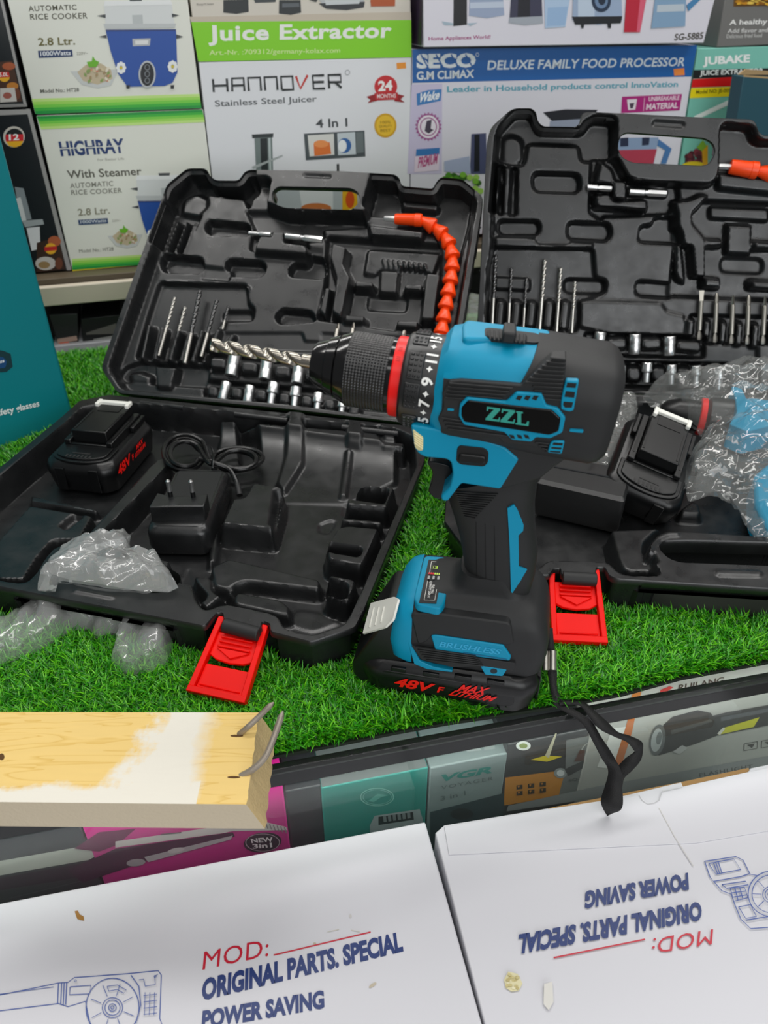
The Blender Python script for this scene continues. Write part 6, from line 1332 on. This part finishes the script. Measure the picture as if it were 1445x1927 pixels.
def cutpoly():
    r3 = random.Random(8); pts = []
    for i in range(15):
        q = i/14; pts.append((tr_[0]+(br_[0]-tr_[0])*q+r3.uniform(-.0005, .0005), tr_[1]+(br_[1]-tr_[1])*q))
    return [tl_]+pts+[bl2]
poly = cutpoly(); n_ = len(poly); th_ = zt-.0175-.0005; ex_ = .010
mb = MB(); bot = [(x+(ex_ if x > 0 else 0)+(.0006*math.sin(i*2.3) if x > 0 else 0), y+.0) for i, (x, y) in enumerate(poly)]
v = [(x, y, .0005) for x, y in bot]+[(x, y, th_) for x, y in poly]
mb.add(v, [tuple(range(n_, 2*n_))], WOOD); mb.f += [tuple(range(n_))[::-1]]; mb.mi += [mb.mid(SIDE)]
for i in range(n_):
    j = (i+1) % n_; mb.f.append((i, j, n_+j, n_+i)); mb.mi.append(mb.mid(ENDG if 1 <= i < n_-2 else SIDE))
part('plank', mb, None, t, smooth=20)
def nail(pts, zs, r):
    q = [Vector(BD.B @ (P(*p, z)-BD.o)) for p, z in zip(pts, zs)]
    s = spline(q, 8); rr = [r]*(len(s)-3)+[r*.8, r*.45, r*.1]; mb = MB(); mb.tube(s, rr, 10); part('bent_nail', mb, mat('a0968a', .45, .6, bump=.3, bscale=900), t, label='bent steel nail')
nail(W4([(1155, 345), (1200, 308), (1262, 250), (1330, 183)]), (zt-.003, .052, .058, .066), .0021)
nail(W4([(1160, 548), (1230, 508), (1290, 445), (1335, 340), (1375, 225)]), (zt-.003, .049, .055, .063, .073), .0023)
for c in ((1150, 348), (1135, 549), (8, 450)): mb = MB(); mb.flat(BD.poly(W4(ell(c[0], c[1], 32 if c[0] > 100 else 14, 6 if c[0] > 100 else 17, 12)), th_), th_+.0001); part('nail_hole' if c[0] > 100 else 'knot', mb, mat('5a3c14', .8), t, smooth=0)
KEEP += [([tuple(float(c) for c in BD.world((x, y, 0))[:2]) for x, y in (tl_, tr_, br_, bl2)], -.001)]

# ---------------------------------------------------------------- two white cartons in front
CARD = mat('d2d2d8', .50, bump=.05, bscale=60, spec=.4, name='white_coated_card')
F7 = crop(0, 1560, .59516); F8 = crop(800, 1440, .44637); NAVY = '0a2c6c'; REDI = 'c01030'
def front_carton(name_lab, quad, px_tl):
    q = CT.poly(quad, 0); o = CT.world((q[0][0], q[0][1], 0)); f = Fr(o, *CT.B); t = thing('blower_carton', name_lab, 'carton', f.M, 'white cartons in front of the counter')
    return t, f, f.poly(quad, 0)
def blower(pr, q, c='3a559c', w_=3.0):
    """line drawing of an electric blower: nozzle, volute, handle"""
    L = lambda pts, ww=w_: pr.line(q(pts), ww, c)
    L([(-160, 530), (0, 525), (185, 487), (215, 485), (235, 470), (400, 458), (500, 448), (510, 462), (505, 600), (512, 617), (480, 640)]); L([(-160, 582), (0, 575), (185, 552), (215, 562), (270, 545), (278, 585), (290, 640)])
    L([(185, 487), (182, 552)]); 
    for x in (195, 203, 211): L([(x, 487), (x-3, 556)])
    L([(-160, 545), (170, 500)], 2); L([(222, 500), (288, 495), (284, 522), (220, 525), (222, 500)], 2.5)
    pr.ring(*q([(356, 565)])[0], abs(q([(84, 0)])[0][0]-q([(0, 0)])[0][0]), abs(q([(0, 92)])[0][1]-q([(0, 0)])[0][1]), w_, c, 40)
    for r_ in (32, 24, 12, 5): pr.ring(*q([(356, 566)])[0], abs(q([(r_, 0)])[0][0]-q([(0, 0)])[0][0]), abs(q([(0, r_)])[0][1]-q([(0, 0)])[0][1]), 2.4, c, 24)
    for a in (20, 65, 110, 155, 200, 245, 290, 335):
        ca, sa = math.cos(math.radians(a)), math.sin(math.radians(a)); L([(356+38*ca, 566+38*sa), (356+72*ca, 566+78*sa)], 2)
    L([(340, 500), (372, 496), (400, 512), (392, 522), (372, 510), (345, 515), (340, 500)], 2.2)
    L([(415, 465), (440, 500), (446, 560), (430, 617)]); L([(440, 480), (455, 478), (460, 500), (492, 495), (490, 470), (500, 462)], 2.4)
    for y in (525, 545, 565, 585): L([(455, y+5), (498, y)], 2)
    for x in (460, 475, 490): L([(x, 520), (x-2, 592)], 2)
    pr.ring(*q([(240, 484)])[0], 3.5, 3, 2, c, 10); pr.ring(*q([(492, 470)])[0], 3.5, 3, 2, c, 10)
LC = [(0, 1700), (800, 1545), (908, 1927)]
Ptl, Ptr, Pr = CT.l2((-60, 1711)), CT.l2((800, 1546)), CT.l2((907, 1927))
dv = Vector(Pr)-Vector(Ptr); dv.normalize(); dh = (Vector(Ptl)-Vector(Ptr)); dh.normalize()
o = CT.world((Ptr[0], Ptr[1], 0)); CL = Fr(o, *CT.B); RELC = Vector((0, 0))
t = thing('blower_carton', 'white carton printed with upright blue lettering, under the wooden board', 'carton', CL.M, 'white cartons in front of the counter')
A0 = Vector((0, 0)); A1 = dh*.42; A2 = A1+dv*.27; A3 = dv*.27
mb = MB(); mb.prism([tuple(A0), tuple(A3), tuple(A2), tuple(A1)][::-1], -.30, 0); part('carton', mb, CARD, t, bevel=.0014)
pr = Print(CL, .0002, tf=F7); pr.text('MOD:', (640, 446), (848, 402), (646, 388), REDI, .0, .0, 1.05); pr.line([(865, 399), (1172, 326)], 4.5, REDI); pr.build('red_lettering', t, label='red MOD lettering')
pr = Print(CL, .0002, tf=F7); pr.text('ORIGINAL PARTS. SPECIAL', (636, 546), (1276, 388), (641, 474), NAVY, .05).text('POWER SAVING', (636, 636), (1026, 568), (641, 574), NAVY, .05); pr.build('blue_lettering', t, label='navy blue lettering')
pr = Print(CL, .0002, tf=F7); blower(pr, lambda p: p); pr.build('blower_drawing', t)
pr = Print(CL, .0003, tf=F7); pr.poly([(236, 260), (246, 258), (252, 270), (264, 276), (266, 290), (254, 288), (244, 284), (240, 272)], '9a6a1c'); pr.ell(1178, 494, 14, 5, 'b8ae9a', -.6); pr.ell(995, 362, 5, 3, 'b0a890'); pr.ell(1108, 276, 4, 6, 'c8c6c4'); pr.line([(1035, 326), (1072, 318)], 2, 'c4c0b4'); pr.line([(1110, 320), (1138, 326)], 2, 'c4c0b4'); pr.build('stain_marks', t)
# right carton: flap edge with finger notch, raw card seams
Qtl, Qtr, Qr = CT.l2((822, 1562)), CT.l2((1500, 1432)), CT.l2((918, 1927))
dv = Vector(Qr)-Vector(Qtl); dv.normalize(); dh = Vector(Qtr)-Vector(Qtl); dh.normalize()
o = CT.world((Qtl[0], Qtl[1], 0)); CR = Fr(o, *CT.B)
t = thing('blower_carton', 'white carton printed with upside-down blue lettering, under the wrist strap', 'carton', CR.M, 'white cartons in front of the counter')
e8 = lambda pts: CR.poly(F8(pts), 0)
top = e8([(42, 285), (80, 252), (520, 180), (524, 188), (740, 150), (1080, 70), (1088, 90), (1362, 28), (1370, 12), (1500, -15)])
poly = top+[tuple(Vector(top[-1])+dv*.26), tuple(Vector(top[0])+dv*.28)]
mb = MB(); mb.prism(poly, -.30, 0); part('carton', mb, CARD, t, bevel=.0010)
mb = MB(); mb.prism(CR.poly(F8([(520, 184), (740, 140), (1086, 72), (1362, 14), (1366, 34), (1086, 96), (740, 156), (524, 196)]), -.004), -.012, -.003); part('raw_card_edge', mb, mat('a07c4c', .8), t)
mb = MB(); mb.prism(e8([(80, 262), (520, 186), (900, 128), (940, 160), (985, 150), (1000, 108), (1084, 92), (1362, 30), (1500, 0), (1560, 260), (1140, 330), (100, 380)]), .0001, .0009); part('tuck_flap', mb, CARD, t, bevel=.0004)
pr = Print(CR, .0011, tf=F8); pr.line([(902, 128), (915, 150), (938, 164), (965, 160), (985, 148), (998, 112), (1084, 94)], 4, 'b4b4b8'); pr.line([(985, 180), (1050, 300), (1130, 425)], 4, 'c4c2c0'); pr.build('fold_lines', t)
pr = Print(CR, .0012, tf=F8); pr.text('MOD:', (1214, 690), (962, 730), (1208, 756), REDI, 0, 0, 1.05); pr.line([(927, 734), (541, 812)], 6, REDI); pr.build('red_lettering', t, label='red MOD lettering, upside down')
pr = Print(CR, .0012, tf=F8); pr.text('ORIGINAL PARTS. SPECIAL', (1163, 572), (396, 712), (1168, 654), NAVY, .05).text('POWER SAVING', (1108, 452), (676, 530), (1112, 526), NAVY, .05); pr.build('blue_lettering', t, label='navy blue lettering, upside down')
CRM = lambda p: [(1460-(a-356)*1.72*.93+(b_-566)*-.30, 545-(b_-566)*1.25-(a-356)*.34) for a, b_ in p]
pr = Print(CR, .0012, tf=F8)
c9 = '3a559c'
for pts in ([(1178, 405), (1310, 385), (1340, 400), (1370, 460), (1400, 465)], [(1178, 405), (1200, 470), (1215, 490), (1330, 470), (1365, 458)], [(1195, 415), (1300, 395), (1330, 440), (1225, 460), (1195, 415)], [(1215, 412), (1232, 458)], [(1225, 411), (1240, 456)], [(1235, 409), (1250, 454)], [(1215, 490), (1250, 530), (1290, 545), (1305, 590), (1330, 650), (1372, 690), (1500, 680)], [(1250, 505), (1350, 490), (1362, 505), (1270, 520), (1250, 505)], [(1285, 520), (1345, 515), (1360, 560), (1300, 575), (1285, 520)], [(1290, 540), (1350, 532)], [(1296, 558), (1356, 548)], [(1305, 520), (1318, 572)], [(1325, 518), (1338, 566)], [(1320, 600), (1370, 590), (1395, 640), (1350, 648), (1320, 600)], [(1350, 655), (1450, 640)]): pr.line(pts, 4, c9)
pr.ring(1460, 545, 100, 96, 4, c9, 40); pr.ring(1460, 545, 84, 80, 3.5, c9, 40)
for r_ in (34, 24, 12): pr.ring(1455, 548, r_, r_, 3, c9, 24)
for a in range(0, 360, 45): ca, sa = math.cos(math.radians(a)), math.sin(math.radians(a)); pr.line([(1455+40*ca, 548+38*sa), (1458+80*ca, 546+76*sa)], 3, c9)
pr.build('blower_drawing', t)
pr = Print(CR, .0010, tf=F8); r2 = random.Random(9)
pr.poly([(332, 905), (350, 870), (390, 880), (410, 920), (395, 950), (365, 955), (340, 940)], 'd9d2a8')
for i in range(14): pr.ell(r2.uniform(345, 400), r2.uniform(885, 945), 9, 6, r2.choice(['c4b880', 'b8aa70', 'e2dcb8']), r2.uniform(0, 3), 8)
pr.poly([(500, 925), (535, 915), (540, 1000), (520, 1036), (498, 1010)], 'd6d4ce'); pr.build('stain_marks', t)

# ---------------------------------------------------------------- packed boxes inside the counter
G5 = crop(480, 1240, .35986); G6 = crop(920, 1160, .36332)
def inner(label, px_top, w_px, m, zf_=-.040, hgt=.16, topd=None, depth=.10, px_left=None):
    """box behind the front glass; px_top: its top front edge (left, right)"""
    a, b_ = GL.l2(px_top[0], zf_), GL.l2(px_top[1], zf_); y = (a[1]+b_[1])/2
    f = Fr(GL.world((a[0], y, zf_)), *GL.B); t = thing('packed_box', label, 'box', f.M, 'boxes behind the counter glass')
    mb = MB(); mb.box((0, -.2545-y, -depth), (b_[0]-a[0], 0, 0)); part('carton', mb, m, t, bevel=.0015); return t, f, (b_[0]-a[0])
def topfr(f): return Fr(f.o, f.B[0], -f.B[2], f.B[1])
t, f, w_ = inner('magenta hair styler box behind the glass, under the board', ((150, 1545), (530, 1462)), 0, cw('c81f86', .3))
pr = Print(f, .0002, tf=W4)
pr.poly([(360, 895), (480, 815), (660, 798), (600, 850), (560, 880), (480, 910)], '6a1a48'); pr.poly([(560, 860), (1110, 780), (1235, 752), (1390, 790), (1395, 805), (1130, 810), (1080, 820), (560, 890)], 'd2cdca'); pr.poly([(330, 1000), (560, 895), (1130, 815), (1140, 835), (700, 960), (400, 1060)], '3c1030'); pr.poly([(700, 935), (1130, 830), (1120, 850), (720, 960)], 'b6b0b4'); pr.ell(660, 962, 46, 18, 'a7a2a6', -.1); pr.ell(855, 902, 42, 12, 'cfc8ca', -.2); pr.poly([(780, 822), (880, 812), (880, 818), (780, 828)], '6c6468')
for k in range(6): pr.line([(1290+k*18, 768+k*4), (1300+k*18, 796+k*4)], 5, '8c8486')
pr.build('styler_picture', t)
pr = Print(f, .0003, tf=W4); pr.ell(1275, 865, 92, 48, '201420', -.12); pr.ring(1275, 865, 82, 42, 4, 'b8a8b0', 30); pr.text('NEW', (1222, 868), (1328, 860), (1216, 846), 'ece4e8', .03).text('3in1', (1228, 895), (1322, 888), (1224, 872), 'ece4e8', .03); pr.text('ing', (1268, 612), (1298, 609), (1266, 602), 'e8b8d4'); pr.build('badge_lettering', t)
t, f, w_ = inner('dark grey box with pale capital lettering behind the glass, end under the board', ((-260, 1625), (148, 1548)), 0, cw('34363a', .35), -.041)
pr = Print(f, .0002, tf=W4); pr.text('ULTIMATE', (-40, 838), (245, 795), (-38, 822), 'a8a692', .005); pr.poly([(-200, 990), (365, 890), (545, 890), (430, 950), (-200, 1060)], 'b4b8ae'); pr.poly([(-200, 1075), (430, 960), (520, 930), (530, 1010), (-200, 1130)], '2a1026'); pr.line([(30, 1140), (400, 1050)], 5, '5a5a60'); pr.poly([(460, 915), (505, 905), (520, 925), (478, 935)], '17171a'); pr.build('styler_picture', t)
t, f, w_ = inner('charcoal box with dotted edge behind the glass, beside the magenta box', ((536, 1490), (604, 1478)), 0, cw('2b2f33', .35), -.044)
t, f, w_ = inner('teal clipper box with a round white seal and comb picture behind the glass', ((604, 1483), (806, 1445)), 0, cw('178a80', .32), -.042)
tt_ = topfr(f); mb = MB(); mb.flat([(0.001, 0.001), (w_-.001, .001), (w_-.001, .099), (.001, .099)], .0003); part('top_panel', mb, ink('6e7676'), t, smooth=0)
for ch in t.children:
    if ch.name.startswith('top_panel'): ch.matrix_local = rel(tt_.M, f.M)
pr = Print(tt_, .0006, tf=G5); pr.text('V-728', (412, 612), (545, 590), (405, 580), '9aa4a2', .01); pr.build('top_lettering', t, rel(tt_.M, f.M))
pr = Print(f, .0002, tf=G5); pr.ring(638, 722, 86, 46, 6, '7cc4b8', 30); pr.ring(638, 722, 74, 38, 3, '7cc4b8', 30); pr.poly([(590, 742), (640, 705), (700, 712), (660, 722), (620, 748)], '5ab0a4'); pr.build('round_seal', t)
pr = Print(f, .0002, tf=G5); pr.poly([(600, 870), (625, 820), (860, 785), (880, 850), (880, 900), (600, 930)], '9aa6a8'); pr.poly([(645, 825), (825, 800), (830, 840), (645, 868)], '14181a')
for k in range(6): pr.poly([(668+k*25, 822-k*4), (684+k*25, 820-k*4), (688+k*25, 850-k*4), (672+k*25, 853-k*4)], '7c8688')
pr.build('comb_picture', t)
t, f, w_ = inner('grey-green box with teal VGR lettering behind the glass', ((809, 1447), (956, 1416)), 0, cw('7f8f90', .30), -.042)
tt_ = topfr(f)
pr = Print(f, .0002, tf=G5); pr.text('VGR', (978, 642), (1240, 596), (972, 606), '1f7d74', .04, .25).text('VOYAGER', (972, 682), (1245, 632), (972, 664), '5c6c6c', .0, 0, 1.2).text('3 in 1', (970, 742), (1100, 712), (968, 718), '5c6c6c', .01); pr.poly([(915, 800), (1300, 700), (1310, 1000), (915, 1000)], '2a3f44'); pr.ell(1080, 810, 60, 30, '141a1c'); pr.build('printed_lettering', t)
pr = Print(tt_, .0003, tf=G5); pr.poly([(1105, 485), (1130, 450), (1160, 450), (1185, 478)], 'a2acac'); pr.poly([(1190, 440), (1245, 430), (1255, 470), (1200, 478)], '97a3a3'); pr.build('top_lettering', t, rel(tt_.M, f.M))
t, f, w_ = inner('black and orange headlamp box with six small icons behind the glass', ((956, 1400), (1108, 1374)), 0, cw('25282a', .30), -.042)
pr = Print(f, .0002, tf=G6); pr.poly([(85, 835), (400, 795), (360, 930), (75, 980)], 'c9841c'); pr.poly([(400, 640), (620, 600), (545, 900), (360, 930), (395, 800)], '6f7474'); pr.build('colour_panels', t)
pr = Print(f, .0003, tf=G6); pr.ell(178, 670, 38, 24, 'e4e8e2'); pr.ell(178, 670, 22, 13, '8a9a58'); pr.poly([(215, 742), (290, 720), (380, 725), (300, 752)], 'd8c41c'); pr.poly([(290, 720), (345, 600), (352, 602), (310, 735)], 'b8b49a'); pr.ell(370, 810, 34, 26, '8a9294'); pr.ell(370, 810, 20, 16, 'd4dadc'); pr.poly([(390, 790), (500, 740), (505, 775), (410, 825)], '2a2e30'); pr.ring(535, 700, 56, 50, 7, 'a4aaa8', 24); pr.poly([(440, 750), (470, 690), (495, 690), (490, 745)], '54342c'); pr.build('headlamp_picture', t)
pr = Print(f, .0003, tf=G6)
for i in range(6):
    x, y = 142+(i % 3)*60, 875+(i//3)*30-(i % 3)*8; pr.poly([(x, y), (x+32, y-4), (x+32, y+18), (x, y+22)], '2c2410'); pr.poly([(x+5, y+3), (x+18, y+1), (x+12, y+14)], 'c9841c')
pr.text('SQ-T01', (412, 858), (520, 835), (410, 842), '2e3232', .01); pr.build('icon_row', t)
t, f, w_ = inner('long silver flashlight box with a big black torch picture behind the glass', ((1120, 1345), (1640, 1248)), 0, cw('a9aaa6', .34), -.0405, .17)
tt_ = topfr(f)
pr = Print(tt_, .0003, tf=G6); pr.text('RUILANG', (978, 388), (1222, 344), (975, 356), '4a3c3a', .02, .2); pr.poly([(876, 412), (890, 380), (935, 362), (955, 368), (925, 388), (960, 398), (930, 402), (905, 398), (890, 412)], 'b03a3a'); pr.poly([(725, 450), (745, 400), (790, 392), (775, 440)], 'b8743c'); pr.build('top_lettering', t, rel(tt_.M, f.M))
pr = Print(f, .0002, tf=G6); pr.poly([(560, 780), (640, 580), (720, 570), (690, 640), (640, 790)], 'd4d6d4'); pr.poly([(640, 790), (730, 500), (760, 505), (740, 600), (690, 760)], 'b86420'); pr.build('band_print', t)
pr = Print(f, .0003, tf=G6)
pr.poly([(850, 700), (905, 560), (950, 520), (1080, 485), (1150, 500), (1180, 560), (1200, 610), (1070, 660), (880, 720)], '26282a'); pr.ell(872, 640, 40, 82, '5c6264', .18); pr.ell(868, 640, 28, 62, 'a9b0b2', .18); pr.ell(880, 630, 14, 34, '6c7476', .18); pr.poly([(940, 590), (1150, 530), (1155, 545), (945, 610)], '4a4e50'); pr.poly([(950, 700), (1000, 665), (1030, 680), (985, 712)], 'b8babb'); pr.poly([(1150, 515), (1230, 495), (1460, 455), (1460, 560), (1200, 612)], '2b2e30'); pr.poly([(1215, 575), (1400, 520), (1370, 570), (1185, 612)], 'c6c41c'); pr.poly([(1180, 605), (1212, 572), (1222, 580), (1195, 612)], 'd8d8d0'); pr.poly([(1200, 520), (1460, 470), (1460, 490), (1200, 540)], '50545a'); pr.build('torch_picture', t)
pr = Print(f, .0003, tf=G6)
for x, y in ((1322, 660), (1412, 645)): pr.line([(x, y), (x+68, y-12), (x+66, y+24), (x-2, y+36), (x, y)], 4, '3a3c3c'); pr.poly([(x+14, y+6), (x+54, y-2), (x+40, y+22)], '3a3c3c')
pr.build('icon_row', t)
pr = Print(f, .0002, tf=G6); pr.poly([(100, 980), (560, 880), (1460, 720), (1460, 770), (560, 940), (90, 1010)], '8c9092'); pr.text('FLASHLIGHT', (1090, 832), (1365, 785), (1088, 812), '4c5052', .02, 0, 1.1); pr.build('lower_lettering', t)
# added fill light under the rail, brightens the boxes behind the glass
ld = bpy.data.lights.new('added_counter_fill_light', 'AREA'); ld.shape = 'RECTANGLE'; ld.size = 2.2; ld.size_y = .006; ld.energy = 1.6; ld.color = (1, .98, .94)
lo = bpy.data.objects.new('added_counter_fill_light', ld); COL.objects.link(lo); lo.matrix_world = GL.M @ Matrix.Translation((.25, -.027, -.012)) @ Vector((0, -1, -.62)).to_track_quat('-Z', 'Y').to_matrix().to_4x4()
# ---------------------------------------------------------------- grass blades, kept out from under what stands on the mat
def foot(fr, pts): return [tuple(float(c) for c in fr.world((x, y, 0))[:2]) for x, y in pts]
keep = [(foot(TL, TL.poly(tl_out, 0)), .001), (foot(TR, TR.poly(A8(tr_out), 0)), .001)]
keep += KEEP
bl = put('grass_blades', blades(keep), base); bl['kind'] = 'stuff'
tag(base, 'bright green artificial grass mat covering the glass counter top', 'grass mat', kind='stuff'); base.name = 'grass_mat'
